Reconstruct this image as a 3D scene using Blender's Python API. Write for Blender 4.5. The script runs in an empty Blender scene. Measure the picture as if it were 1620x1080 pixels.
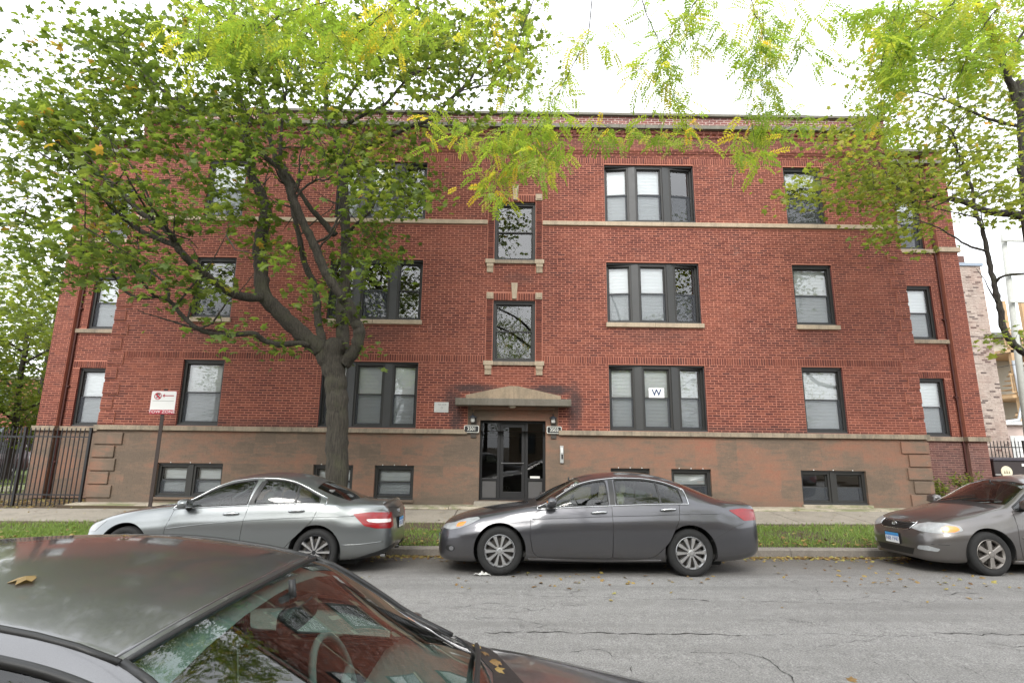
import bpy, bmesh, math, random
import numpy as np
from mathutils import Vector, Matrix, geometry
from mathutils.bvhtree import BVHTree
R_ = math.radians
rnd = random.Random(7)
scene = bpy.context.scene
COL = scene.collection

# ---------------------------------------------------------------- camera
FPX, PITCH, YAW, ROLL, CAMZ = 840.0, R_(11.08), R_(.18), R_(.69), 1.83
def _dir(x, y, w=1.0):
    c, s = math.cos(ROLL), math.sin(ROLL); x, y = c*x-s*y, s*x+c*y
    X = x; Y = w*math.cos(PITCH)-y*math.sin(PITCH); Z = w*math.sin(PITCH)+y*math.cos(PITCH)
    c, s = math.cos(YAW), math.sin(YAW)
    return Vector((c*X+s*Y, -s*X+c*Y, Z))
cam_d = bpy.data.cameras.new('camera'); cam = bpy.data.objects.new('camera', cam_d); COL.objects.link(cam)
cam_d.sensor_width = 36; cam_d.lens = 36*FPX/1620; cam_d.clip_start = .05; cam_d.clip_end = 3000
cr, cu, cf = _dir(1, 0, 0), _dir(0, 1, 0), _dir(0, 0, 1)
M = Matrix((cr, cu, -cf)).transposed().to_4x4(); M.translation = Vector((0, 0, CAMZ))
cam.matrix_world = M
scene.camera = cam
def ray(px, py): return _dir((px-810)/FPX, -(py-540)/FPX)
def atY(px, py, Y):
    d = ray(px, py); t = Y/d.y
    return Vector((d.x*t, Y, CAMZ+d.z*t))
def proj(p):
    v = Vector((p[0], p[1], p[2]-CAMZ)); d = v.dot(cf)
    return 810+FPX*v.dot(cr)/d, 540-FPX*v.dot(cu)/d

# ---------------------------------------------------------------- sky, sun, exposure
SUN_EL, SUN_AZ = R_(40), R_(195)          # azimuth clockwise from +Y
w = bpy.data.worlds.new('World'); scene.world = w; w.use_nodes = True
nt = w.node_tree; nt.nodes.clear()
sky = nt.nodes.new('ShaderNodeTexSky'); sky.sky_type = 'NISHITA'; sky.sun_disc = False
sky.sun_elevation = SUN_EL; sky.sun_rotation = SUN_AZ; sky.air_density = 1.0; sky.dust_density = 4.0; sky.ozone_density = 1.0
bw = nt.nodes.new('ShaderNodeRGBToBW'); mxs = nt.nodes.new('ShaderNodeMix'); mxs.data_type = 'RGBA'; mxs.inputs[0].default_value = .86
tc = nt.nodes.new('ShaderNodeTexCoord'); nz = nt.nodes.new('ShaderNodeTexNoise'); nz.inputs['Scale'].default_value = 2.2; nz.inputs['Detail'].default_value = 5
mr = nt.nodes.new('ShaderNodeMapRange'); mr.inputs[1].default_value = .3; mr.inputs[2].default_value = .7; mr.inputs[3].default_value = .85; mr.inputs[4].default_value = 1.15
vm = nt.nodes.new('ShaderNodeVectorMath'); vm.operation = 'SCALE'
cl = nt.nodes.new('ShaderNodeMix'); cl.data_type = 'RGBA'; cl.inputs[0].default_value = .75; cl.inputs[7].default_value = (9.5, 9.8, 10.2, 1)   # cloud layer
bg = nt.nodes.new('ShaderNodeBackground'); bg.inputs[1].default_value = .15; wo = nt.nodes.new('ShaderNodeOutputWorld')
L = nt.links.new
L(sky.outputs[0], bw.inputs[0]); L(sky.outputs[0], mxs.inputs[6]); L(bw.outputs[0], mxs.inputs[7])
L(tc.outputs['Generated'], nz.inputs['Vector']); L(nz.outputs[0], mr.inputs[0]); L(mxs.outputs[2], cl.inputs[6]); L(cl.outputs[2], vm.inputs[0]); L(mr.outputs[0], vm.inputs['Scale'])
L(vm.outputs[0], bg.inputs[0]); L(bg.outputs[0], wo.inputs[0])
sd = bpy.data.lights.new('sun', 'SUN'); sd.energy = 1.5; sd.angle = R_(25); sd.color = (1, .96, .9)
sun = bpy.data.objects.new('sun', sd); COL.objects.link(sun)
sdir = Vector((math.sin(SUN_AZ)*math.cos(SUN_EL), math.cos(SUN_AZ)*math.cos(SUN_EL), math.sin(SUN_EL)))
sun.rotation_euler = sdir.to_track_quat('Z', 'Y').to_euler(); sun.location = sdir*60
scene.view_settings.view_transform = 'Standard'; scene.view_settings.look = 'None'
scene.view_settings.gamma = 1; scene.view_settings.use_curve_mapping = False
scene.view_settings.exposure = 1.0
scene.render.engine = 'CYCLES'
scene.cycles.max_bounces = 8; scene.cycles.transparent_max_bounces = 16

# ---------------------------------------------------------------- mesh helpers
class MB:
    def __init__(s): s.v = []; s.f = []; s.m = []
    def add(s, vs, fs, m=0):
        b = len(s.v); s.v += [tuple(v) for v in vs]; s.f += [tuple(b+i for i in f) for f in fs]; s.m += [m]*len(fs); return s
    def box(s, a, b, m=0):
        (x0, y0, z0), (x1, y1, z1) = a, b
        return s.add([(x0,y0,z0),(x1,y0,z0),(x1,y1,z0),(x0,y1,z0),(x0,y0,z1),(x1,y0,z1),(x1,y1,z1),(x0,y1,z1)],
              [(0,3,2,1),(4,5,6,7),(0,1,5,4),(1,2,6,5),(2,3,7,6),(3,0,4,7)], m)
    def quad(s, a, b, c, d, m=0): return s.add([a, b, c, d], [(0, 1, 2, 3)], m)
    def prism(s, poly, axis, a, b, m=0):     # polygon (2D, ccw) extruded along axis 0/1/2 from a to b
        n = len(poly)
        def mk(p, t):
            if axis == 0: return (t, p[0], p[1])
            if axis == 1: return (p[0], t, p[1])
            return (p[0], p[1], t)
        vs = [mk(p, a) for p in poly]+[mk(p, b) for p in poly]
        fs = [tuple(range(n)), tuple(range(2*n-1, n-1, -1))]+[(i, n+i, n+(i+1) % n, (i+1) % n) for i in range(n)]
        return s.add(vs, fs, m)
    def tube(s, path, rad, seg=8, m=0, cap=True):
        path = [Vector(p) for p in path]; n = len(path)
        if not hasattr(rad, '__len__'): rad = [rad]*n
        b = len(s.v); up = Vector((.13, .31, .94)); prev = None
        for i, p in enumerate(path):
            t = (path[min(i+1, n-1)]-path[max(i-1, 0)]);
            if t.length < 1e-9: t = Vector((0, 0, 1))
            t.normalize()
            if prev is None: u = t.cross(up); u = u if u.length > .05 else t.cross(Vector((1, 0, 0)))
            else: u = prev-t*prev.dot(t)
            u.normalize(); prev = u; v = t.cross(u)
            for k in range(seg):
                a = 2*math.pi*k/seg; s.v.append(tuple(p+(u*math.cos(a)+v*math.sin(a))*rad[i]))
        for i in range(n-1):
            for k in range(seg):
                k2 = (k+1) % seg; s.f.append((b+i*seg+k, b+i*seg+k2, b+(i+1)*seg+k2, b+(i+1)*seg+k)); s.m.append(m)
        if cap:
            s.f.append(tuple(b+k for k in range(seg-1, -1, -1))); s.f.append(tuple(b+(n-1)*seg+k for k in range(seg))); s.m += [m, m]
        return s
    def lathe(s, prof, seg=32, axis=1, c=(0, 0, 0), m=0, closed=False):   # prof: (r, h)
        b = len(s.v); n = len(prof)
        for k in range(seg):
            a = 2*math.pi*k/seg; ca, sa = math.cos(a), math.sin(a)
            for r, h in prof:
                p = (r*ca, h, r*sa) if axis == 1 else ((r*ca, r*sa, h) if axis == 2 else (h, r*ca, r*sa))
                s.v.append((p[0]+c[0], p[1]+c[1], p[2]+c[2]))
        for k in range(seg):
            k2 = (k+1) % seg
            for i in range(n-1 if not closed else n):
                j = (i+1) % n; s.f.append((b+k*n+i, b+k*n+j, b+k2*n+j, b+k2*n+i)); s.m.append(m)
        return s
    def xf(s, M, start=0):
        s.v[start:] = [tuple(M @ Vector(v)) for v in s.v[start:]]; return s
    def build(s, name, mat, parent=None, smooth=False, bevel=0, fixn=True, auto=None):
        me = bpy.data.meshes.new(name); me.from_pydata(s.v, [], s.f)
        for m in (mat if isinstance(mat, (list, tuple)) else [mat]): me.materials.append(m)
        if any(s.m): me.polygons.foreach_set('material_index', s.m)
        if fixn and len(s.f) < 60000:
            bm = bmesh.new(); bm.from_mesh(me); bmesh.ops.recalc_face_normals(bm, faces=bm.faces); bm.to_mesh(me); bm.free()
        if smooth: me.polygons.foreach_set('use_smooth', [True]*len(me.polygons))
        if auto: me.set_sharp_from_angle(angle=R_(auto))
        me.update()
        o = bpy.data.objects.new(name, me); COL.objects.link(o)
        if bevel:
            bv = o.modifiers.new('bevel', 'BEVEL'); bv.width = bevel; bv.segments = 2; bv.limit_method = 'ANGLE'; bv.angle_limit = R_(40)
        if parent is not None: setp(o, parent)
        return o
def setp(o, parent):
    o.parent = parent
    if parent.get('_loc') is not None: o.matrix_parent_inverse = Matrix.Translation(-Vector(parent['_loc']))
    return o
def tag(o, label, cat, group=None):
    o['label'] = label; o['category'] = cat
    if group: o['group'] = group
    return o
def thing(name, label, cat, loc=(0, 0, 0), group=None):
    o = bpy.data.objects.new(name, None); COL.objects.link(o); o.location = loc; o['_loc'] = list(loc); o.empty_display_size = .2
    return tag(o, label, cat, group)
def struct(o): o['kind'] = 'structure'; return o
def stuff(o): o['kind'] = 'stuff'; return o
def npmesh(name, V, F, mat, parent=None, attrs=None, smooth=False, nside=4):
    """fast mesh from numpy verts (n,3) and faces (m,nside); attrs: dict name -> per-face float"""
    me = bpy.data.meshes.new(name); V = np.asarray(V, np.float32); F = np.asarray(F, np.int32)
    me.vertices.add(len(V)); me.vertices.foreach_set('co', V.ravel())
    me.loops.add(F.size); me.loops.foreach_set('vertex_index', F.ravel())
    me.polygons.add(len(F)); me.polygons.foreach_set('loop_start', np.arange(0, F.size, nside, dtype=np.int32))
    me.polygons.foreach_set('loop_total', np.full(len(F), nside, np.int32))
    me.polygons.foreach_set('use_smooth', np.full(len(F), bool(smooth)))
    me.update(calc_edges=True); me.validate()
    for k, a in (attrs or {}).items():
        at = me.attributes.new(k, 'FLOAT', 'FACE'); at.data.foreach_set('value', np.asarray(a, np.float32))
    me.materials.append(mat)
    o = bpy.data.objects.new(name, me); COL.objects.link(o)
    if parent is not None: setp(o, parent)
    return o
def text(name, s, size, mat, loc, parent=None, ax=('x', 'z'), depth=.002, align='CENTER', sx=1.0, rot=None, bold=0):
    cu = bpy.data.curves.new(name, 'FONT'); cu.body = s; cu.size = size; cu.align_x = align; cu.align_y = 'CENTER'; cu.extrude = depth; cu.offset = bold; cu.resolution_u = 3
    t = bpy.data.objects.new(name, cu); COL.objects.link(t)
    dg = bpy.context.evaluated_depsgraph_get(); me = bpy.data.meshes.new_from_object(t.evaluated_get(dg))
    bpy.data.objects.remove(t); me.name = name
    Mx = Matrix.Translation(Vector(loc)) @ (rot if rot is not None else Matrix.Rotation(R_(90), 4, 'X')) @ Matrix.Diagonal((sx, 1, 1, 1))
    me.transform(Mx); me.materials.clear(); me.materials.append(mat)
    o = bpy.data.objects.new(name, me); COL.objects.link(o)
    if parent is not None: setp(o, parent)
    return o

# ---------------------------------------------------------------- materials
class NT:
    def __init__(s, name):
        s.mat = bpy.data.materials.new(name); s.mat.use_nodes = True; s.t = s.mat.node_tree; s.t.nodes.clear()
        s.out = s.n('ShaderNodeOutputMaterial')
    def n(s, ty, **kw):
        nd = s.t.nodes.new(ty)
        for k, v in kw.items():
            if k.startswith('_'): setattr(nd, k[1:], v)
            else:
                key = k.replace('__', ' ')
                sock = nd.inputs[int(key[1:])] if key[0] == 'i' and key[1:].isdigit() else nd.inputs[key]
                if hasattr(v, 'is_output'): s.t.links.new(v, sock)
                else: sock.default_value = v
        return nd
    def l(s, a, b): s.t.links.new(a, b)
    def pos(s): return s.n('ShaderNodeNewGeometry').outputs['Position']
    def obj(s): return s.n('ShaderNodeTexCoord').outputs['Object']
    def map(s, v, sc=(1, 1, 1), loc=(0, 0, 0), rot=(0, 0, 0)):
        return s.n('ShaderNodeMapping', Vector=v, Scale=sc, Location=loc, Rotation=rot).outputs[0]
    def noise(s, v, scale, detail=4, rough=.55, out=0, dist=0):
        return s.n('ShaderNodeTexNoise', Vector=v, Scale=scale, Detail=detail, Roughness=rough, Distortion=dist).outputs[out]
    def ramp(s, f, stops, interp='LINEAR'):
        r = s.n('ShaderNodeValToRGB', Fac=f); e = r.color_ramp.elements; r.color_ramp.interpolation = interp
        while len(e) < len(stops): e.new(.5)
        for el, (p, c) in zip(e, stops):
            el.position = p; el.color = (c if hasattr(c, '__len__') else (c, c, c))[:3]+(1,) if hasattr(c, '__len__') else (c, c, c, 1)
        return r.outputs[0]
    def mix(s, f, a, b, mode='MIX'):
        m = s.n('ShaderNodeMix', _data_type='RGBA', _blend_type=mode)
        for i, v in ((0, f), (6, a), (7, b)):
            if hasattr(v, 'is_output'): s.t.links.new(v, m.inputs[i])
            else: m.inputs[i].default_value = (tuple(v)+(1,))[:4] if hasattr(v, '__len__') else v
        return m.outputs[2]
    def math(s, op, a, b=0.0, c=0.0, clamp=False):
        m = s.n('ShaderNodeMath', _operation=op, _use_clamp=clamp)
        for i, v in enumerate((a, b, c)):
            if hasattr(v, 'is_output'): s.t.links.new(v, m.inputs[i])
            else: m.inputs[i].default_value = v
        return m.outputs[0]
    def bump(s, h, st=.3, d=.01): return s.n('ShaderNodeBump', Strength=st, Distance=d, Height=h).outputs[0]
    def pbsdf(s, col, rough=.7, metal=0, normal=None, **kw):
        b = s.n('ShaderNodeBsdfPrincipled')
        for k, v in dict(Base__Color=col, Roughness=rough, Metallic=metal, **kw).items():
            sock = b.inputs[k.replace('__', ' ')]
            if hasattr(v, 'is_output'): s.t.links.new(v, sock)
            else: sock.default_value = (tuple(v)+(1,))[:4] if hasattr(v, '__len__') else v
        if normal is not None: s.t.links.new(normal, b.inputs['Normal'])
        return b.outputs[0]
    def done(s, sh): s.t.links.new(sh, s.out.inputs[0]); return s.mat
MAT = {}
def simple(name, col, rough=.6, metal=0, var=.12, sc=6, bump=0, **kw):
    if name in MAT: return MAT[name]
    t = NT(name); p = t.obj(); n = t.noise(p, sc, 5)
    c = t.mix(t.math('MULTIPLY', n, 1.0), tuple(x*(1-var) for x in col), tuple(min(1, x*(1+var)) for x in col))
    nb = t.bump(t.noise(p, sc*12, 3), bump, .004) if bump else None
    r = t.math('ADD', t.math('MULTIPLY', t.noise(p, sc*3, 3), .16), rough-.08)
    MAT[name] = t.done(t.pbsdf(c, r, metal, nb, **kw)); return MAT[name]
def glass_mat(name, tint=(1, 1, 1), refl=1.0, rough=0.0, ior=1.5, wav=0.0, dirt=0.0):
    if name in MAT: return MAT[name]
    t = NT(name); nrm = None
    if wav:
        nrm = t.bump(t.noise(t.pos(), 1.3, 2), wav, .05)
    fr = t.n('ShaderNodeFresnel', IOR=ior)
    gl = t.n('ShaderNodeBsdfGlossy', Color=(1, 1, 1, 1), Roughness=rough); tr = t.n('ShaderNodeBsdfTransparent', Color=tuple(tint)+(1,))
    if nrm is not None: t.l(nrm, fr.inputs['Normal']); t.l(nrm, gl.inputs['Normal'])
    f = t.math('MULTIPLY', fr.outputs[0], refl, clamp=True)
    m = t.n('ShaderNodeMixShader', Fac=f); t.l(tr.outputs[0], m.inputs[1]); t.l(gl.outputs[0], m.inputs[2]); sh = m.outputs[0]
    if dirt:
        d = t.n('ShaderNodeBsdfDiffuse', Color=(.5, .5, .48, 1)); n = t.noise(t.obj(), 60, 6, .7); n2 = t.noise(t.obj(), 3, 4)
        m2 = t.n('ShaderNodeMixShader', Fac=t.math('MULTIPLY', t.math('MULTIPLY', t.ramp(n, [(.5, 0.), (.75, 1.)]), n2), dirt)); t.l(sh, m2.inputs[1]); t.l(d.outputs[0], m2.inputs[2]); sh = m2.outputs[0]
    MAT[name] = t.done(sh); return MAT[name]
scene.cycles.use_denoising = True
# ================================================================= SETTING
YF, YW, XC = 14.2, 16.0, .095          # main facade plane, wing plane, centre of the front
KERB = 9.97
def lerp_tab(tab, x):
    if x <= tab[0][0]: return tab[0][1]
    for (a, va), (b, vb) in zip(tab, tab[1:]):
        if x <= b: return va+(vb-va)*(x-a)/(b-a)
    return tab[-1][1]
ROADP = [(.45, -.09), (2.2, -.02), (5.2, .05), (8.1, 0), (9.2, -.05), (KERB, -.09)]
GROUNDP = [(-400, .06), (.2, .06), (.3, -.3), (KERB+.05, -.3), (KERB+.12, .03), (12.08, .185), (12.12, .12), (13.6, .19), (13.66, .26), (14.3, .27), (500, .27)]
def roadz(y): return lerp_tab(ROADP, y)
def groundz(y): return lerp_tab(GROUNDP, y)
def atRoad(px, py):
    z = 0
    for _ in range(6):
        d = ray(px, py); t = (z-CAMZ)/d.z; p = Vector((d.x*t, d.y*t, z)); z = roadz(p.y)+gs(p.x)
    return p
def sheet(name, prof, x0, x1, mat, nx=1):
    return _sheet(name, prof, x0, x1, mat)
SLOPE = .0072
def gs(x): return SLOPE*(min(max(x, -26), 26)-1)       # the street falls gently to the left
def _sheet(name, prof, x0, x1, mat):
    mb = MB(); xs = [x0, -26, 26, x1]
    for i in range(3):
        for (a, za), (b, zb) in zip(prof, prof[1:]):
            e, g = gs(xs[i]), gs(xs[i+1]); mb.quad((xs[i], a, za+e), (xs[i+1], a, za+g), (xs[i+1], b, zb+g), (xs[i], b, zb+e))
    return struct(mb.build(name, mat, fixn=False))
def m_ground():
    t = NT('ground_soil'); p = t.pos(); n = t.noise(p, 1.6, 6, .65); n2 = t.noise(p, 22, 5, .7)
    c = t.ramp(t.math('ADD', t.math('MULTIPLY', n, .6), t.math('MULTIPLY', n2, .4)), [(.3, (.045, .03, .018)), (.5, (.085, .06, .035)), (.7, (.06, .065, .02))])
    return t.done(t.pbsdf(c, .95, 0, t.bump(t.noise(p, 60, 5, .7), .9, .03)))
def m_asphalt():
    t = NT('asphalt'); p = t.pos(); big = t.noise(t.map(p, (.25, .9, 1)), 1.1, 5, .6); mid = t.noise(p, 9, 5, .65); fine = t.noise(p, 70, 3, .7); sp = t.noise(p, 130, 2, .6)
    base = t.ramp(big, [(.3, (.15, .146, .14)), (.5, (.195, .19, .183)), (.72, (.235, .23, .222))])
    c = t.mix(.45, base, t.ramp(mid, [(.32, (.135, .131, .126)), (.68, (.245, .24, .233))]))
    c = t.mix(.6, c, t.ramp(fine, [(.36, .15), (.5, .48), (.64, .85)]), 'OVERLAY')
    c = t.mix(t.ramp(sp, [(.6, 0.), (.72, .5)]), c, (.32, .315, .30))
    # gutter dirt and oil, deepened as painted shade under parked cars; ragged edge
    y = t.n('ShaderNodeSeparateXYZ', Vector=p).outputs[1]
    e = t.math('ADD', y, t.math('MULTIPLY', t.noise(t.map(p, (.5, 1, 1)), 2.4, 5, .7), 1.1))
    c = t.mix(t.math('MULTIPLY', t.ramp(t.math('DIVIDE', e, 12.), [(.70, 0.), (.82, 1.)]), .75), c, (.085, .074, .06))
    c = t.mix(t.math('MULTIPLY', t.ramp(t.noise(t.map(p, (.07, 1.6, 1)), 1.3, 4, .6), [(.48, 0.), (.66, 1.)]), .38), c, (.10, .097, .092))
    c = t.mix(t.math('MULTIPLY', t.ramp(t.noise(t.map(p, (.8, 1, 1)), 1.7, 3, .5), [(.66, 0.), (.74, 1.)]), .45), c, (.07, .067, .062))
    # fine crazing
    vo = t.n('ShaderNodeTexVoronoi', _feature='DISTANCE_TO_EDGE', Vector=t.map(p, (1, 1, 1)), Scale=1.15)
    wv = t.n('ShaderNodeTexVoronoi', _feature='DISTANCE_TO_EDGE', Vector=t.n('ShaderNodeVectorMath', _operation='ADD', i0=p, i1=t.n('ShaderNodeVectorMath', _operation='SCALE', i0=t.noise(p, 5, 4, .6, out=1), Scale=.35).outputs[0]).outputs[0], Scale=.9)
    crk = t.math('MULTIPLY', t.ramp(wv.outputs[0], [(.0, 1.), (.009, 0.)]), t.ramp(t.noise(p, .8, 3), [(.5, 0.), (.62, 1.)]))
    c = t.mix(t.math('MULTIPLY', crk, .7), c, (.045, .042, .04))
    h = t.math('ADD', fine, t.math('MULTIPLY', sp, .5))
    return t.done(t.pbsdf(c, .88, 0, t.bump(h, .8, .006)))
def m_concrete(name, c0=(.24, .22, .185), c1=(.35, .325, .28), moss=0., sc=1.):
    t = NT(name); p = t.pos(); a = t.noise(p, 1.5*sc, 6, .65); b = t.noise(p, 30*sc, 5, .7)
    c = t.mix(a, c0, c1); c = t.mix(.5, c, t.ramp(b, [(.35, (.22, .2, .18)), (.65, (.5, .47, .42))]), 'OVERLAY')
    c = t.mix(t.ramp(t.noise(t.map(p, (1, 1, .6)), 3.1*sc, 6, .7), [(.5, 0.), (.72, .6)]), c, (.12, .105, .085))
    if moss: c = t.mix(t.math('MULTIPLY', t.ramp(t.noise(t.map(p, (.6, 1, 1.5)), 2.3, 5, .7), [(.47, 0.), (.6, 1.)]), moss), c, (.12, .135, .05))
    return t.done(t.pbsdf(c, .9, 0, t.bump(b, .5, .008)))
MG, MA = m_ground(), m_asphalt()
MCON = m_concrete('sidewalk_concrete'); MKERB = m_concrete('kerb_concrete', (.17, .155, .14), (.26, .24, .215)); MAPRON = m_concrete('apron_concrete', (.3, .26, .2), (.5, .46, .38), .8)
sheet('ground', GROUNDP, -400, 400, MG)
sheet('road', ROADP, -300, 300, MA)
ROAD = bpy.data.objects['road']
def kerb(name, ya, yb, zt, zb):
    mb = MB(); p = [(ya, zb), (ya+.012, zt-.03), (ya+.04, zt), (yb, zt), (yb, zb)]
    x0 = -120
    for i in range(80):
        mb.prism(p, 0, x0+i*3.05+.004, x0+(i+1)*3.05-.004)
    mb.v = [(x, y, z+gs(x)) for x, y, z in mb.v]; return struct(mb.build(name, MKERB, fixn=True))
kerb('kerb', KERB, KERB+.15, .055, -.3)
mbk = MB(); mbk.box((-120, .27, -.3), (120, .44, .07)); struct(mbk.build('near_kerb', MKERB))
# pavement of separate slabs
swm = MB()
for a, b in (((12.1), 13.62),): swm.quad((-26, a, .15+gs(-26)), (34, a, .15+gs(34)), (34, b, .22+gs(34)), (-26, b, .22+gs(-26)))
SW = struct(swm.build('sidewalk', MG, fixn=False))
sl = MB(); sl.box((0, 12.1, .12), (1.52, 13.62, .205)); sl.v = [(x, y, z+(.075 if y > 13 else 0)) for x, y, z in sl.v]
slab = sl.build('slab', MCON, SW, bevel=.008)
for i in range(-14, 22):
    o = slab if i == -14 else slab.copy()
    if o is not slab: COL.objects.link(o)
    o.location = (i*1.535+.3, 0, rnd.uniform(-.004, .004)+gs(i*1.535+.3)); o.rotation_euler = (rnd.uniform(-.0003, .0003), rnd.uniform(-.003, .003)-SLOPE, 0)
# weathered apron along the foot of the wall, in cast lengths
AP = struct(MB().box((-11.1, 13.64, .1), (11.3, 14.25, .26)).build('apron', MG))
x = -11.0
while x < 11.1:
    ww = rnd.uniform(1.5, 2.9); x2 = min(x+ww, 11.2)
    mb = MB(); h = rnd.uniform(-.01, .012)
    p = [(13.70, .2), (13.71, .30+h), (13.76, .325+h), (14.04, .335+h), (14.21, .335+h), (14.21, .2)]
    mb.prism(p, 0, x, x2-.012); mb.v = [(a, b, c+gs(a)*.6) for a, b, c in mb.v]; mb.build('apron_slab', MAPRON, AP, bevel=.01)
    x = x2
# cracks in the asphalt: ribbons of shadowed broken edge
def ribbon(mb, pts, w0, seed, fade=True):
    rr = random.Random(seed); P = []
    for a, b in zip(pts, pts[1:]):
        n = max(2, int((b-a).length/.05))
        for i in range(n): P.append(a.lerp(b, i/n))
    P.append(pts[-1]); off = 0; Q = []
    for i, p in enumerate(P):
        off = off*.82+rr.gauss(0, .017); d = (P[min(i+1, len(P)-1)]-P[max(i-1, 0)]); d.z = 0; d.normalize()
        s = Vector((-d.y, d.x, 0)); k = max(0, w0*(rr.uniform(.15, 1.3)+.25*rr.gauss(0, 1)))
        if fade: k *= min(1, 8*min(i+1, len(P)-i)/len(P))
        if rr.random() < .1: k = 0
        c = p+s*off; Q.append((c-s*k/2, c+s*k/2))
    for (a, b), (c, d) in zip(Q, Q[1:]):
        def z(v): return (v.x, v.y, roadz(v.y)+gs(v.x)+.004)
        if (a-b).length+(c-d).length > .002: mb.quad(z(a), z(c), z(d), z(b))
ck = MB()
CR = [([(760, 1000), (905, 1001), (960, 1001), (1060, 1004), (1130, 1003), (1200, 1004)], .022), ([(1200, 1004), (1290, 1004), (1380, 1006)], .008), ([(1480, 1003), (1560, 1001), (1640, 1003)], .022), ([(1380, 1006), (1480, 1003)], .008),
 ([(700, 938), (760, 940), (830, 941), (960, 946), (1060, 949), (1120, 948)], .009), ([(1060, 947), (1090, 947), (1122, 950)], .02), ([(1180, 951), (1280, 953), (1340, 955), (1400, 951)], .009), ([(1480, 941), (1520, 936), (1548, 938)], .018),
 ([(1090, 1032), (1195, 1036), (1215, 1045)], .008), ([(1196, 1028), (1212, 1040), (1229, 1049), (1238, 1060), (1250, 1066), (1257, 1080), (1262, 1095)], .014), ([(1240, 1017), (1258, 1022)], .009),
 ([(1385, 1046), (1412, 1057), (1430, 1066), (1438, 1074), (1455, 1079), (1470, 1090)], .012), ([(1530, 1055), (1560, 1072), (1590, 1082)], .008), ([(1545, 955), (1570, 962), (1600, 972), (1630, 980)], .007), ([(1288, 930), (1300, 945), (1310, 955)], .006),
 ([(905, 1031), (945, 1030), (968, 1038), (990, 1043), (1003, 1062)], .011), ([(930, 925), (1010, 929), (1100, 931)], .006), ([(1390, 1012), (1330, 1020), (1280, 1034)], .006), ([(1560, 1015), (1600, 1022), (1640, 1021)], .008), ([(640, 948), (700, 958), (760, 961), (830, 970)], .007)]
for i, (pp, wd) in enumerate(CR): ribbon(ck, [atRoad(*q) for q in pp], wd*.8, i)
for i in range(14):
    x, y = rnd.uniform(-9, 16), rnd.uniform(3, 8.5); pts = [Vector((x, y, 0))]
    for k in range(rnd.randint(3, 7)): pts.append(pts[-1]+Vector((rnd.uniform(.1, .5)*rnd.choice((1, 1, -1)), rnd.uniform(-.25, .3), 0)))
    ribbon(ck, pts, rnd.uniform(.004, .009), 100+i)
stuff(ck.build('crack', simple('crack_dark', (.028, .026, .024), .95), ROAD, fixn=False))
# ================================================================= BRICK BUILDING
CH, BL, JT = .0665, .216, .0225         # course height, stretcher module, joint
def stain(t, p, spots):
    """dark soot marks with ragged edges: spots = (x, z, rx, rz)"""
    s = t.n('ShaderNodeSeparateXYZ', Vector=p); acc = None; ns = t.noise(p, 5, 5, .7)
    for (x, z, rx, rz, k) in spots:
        a = t.math('POWER', t.math('DIVIDE', t.math('SUBTRACT', s.outputs[0], x), rx), 2.0); b = t.math('POWER', t.math('DIVIDE', t.math('SUBTRACT', s.outputs[2], z), rz), 2.0)
        d = t.math('ADD', t.math('ADD', a, b), t.math('MULTIPLY', t.math('SUBTRACT', ns, .5), 1.4))
        m = t.math('MULTIPLY', t.math('SUBTRACT', 1.15, d, clamp=True), k)
        acc = m if acc is None else t.math('MAXIMUM', acc, m)
    return acc
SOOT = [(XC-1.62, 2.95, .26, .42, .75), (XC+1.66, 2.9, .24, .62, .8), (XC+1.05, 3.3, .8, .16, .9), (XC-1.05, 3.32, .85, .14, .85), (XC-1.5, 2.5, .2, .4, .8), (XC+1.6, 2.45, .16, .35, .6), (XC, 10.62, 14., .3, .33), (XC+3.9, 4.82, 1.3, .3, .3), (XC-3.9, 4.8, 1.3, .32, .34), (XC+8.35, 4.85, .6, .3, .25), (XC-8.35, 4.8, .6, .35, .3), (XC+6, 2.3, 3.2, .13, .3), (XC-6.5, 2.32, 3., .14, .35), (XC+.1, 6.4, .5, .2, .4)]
def m_brick(name, stops, attr=True, dark=0.):
    t = NT(name); p = t.pos()
    if attr: f = t.n('ShaderNodeAttribute', _attribute_name='tint').outputs['Fac']
    else: f = t.n('ShaderNodeObjectInfo').outputs['Random']
    c = t.ramp(f, stops)
    g = t.noise(p, 55, 5, .7); c = t.mix(.55, c, t.ramp(g, [(.3, .18), (.7, .82)]), 'OVERLAY')
    big = t.noise(t.map(p, (1, 1, 1.3)), .55, 5, .6); c = t.mix(t.math('MULTIPLY', t.ramp(big, [(.45, 0.), (.68, 1.)]), .33), c, (.30, .09, .05))
    c = t.mix(t.math('MULTIPLY', t.ramp(t.noise(t.map(p, (2, 1, .35)), 1.2, 6, .7), [(.5, 0.), (.75, 1.)]), .35), c, (.07, .03, .025))
    c = t.mix(t.math('MULTIPLY', t.ramp(t.noise(p, 2.1, 6, .75), [(.6, 0.), (.8, 1.)]), .22), c, (.5, .36, .3))
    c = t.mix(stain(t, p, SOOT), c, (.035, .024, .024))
    return t.done(t.pbsdf(c, .86, 0, t.bump(t.noise(p, 90, 4, .7), .6, .004)))
RED = [(0., (.055, .013, .011)), (.3, (.090, .021, .0145)), (.7, (.126, .031, .0195)), (1., (.19, .056, .032))]
PUR = [(0., (.10, .035, .035)), (.5, (.17, .06, .055)), (1., (.27, .11, .09))]
DRK = [(0., (.06, .03, .028)), (.5, (.105, .05, .045)), (1., (.16, .075, .06))]
MBR = m_brick('red_brick', RED); MBR1 = m_brick('red_brick_single', RED, False); MPUR = m_brick('parapet_brick', PUR); MDRK = m_brick('dark_brick', DRK)
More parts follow.
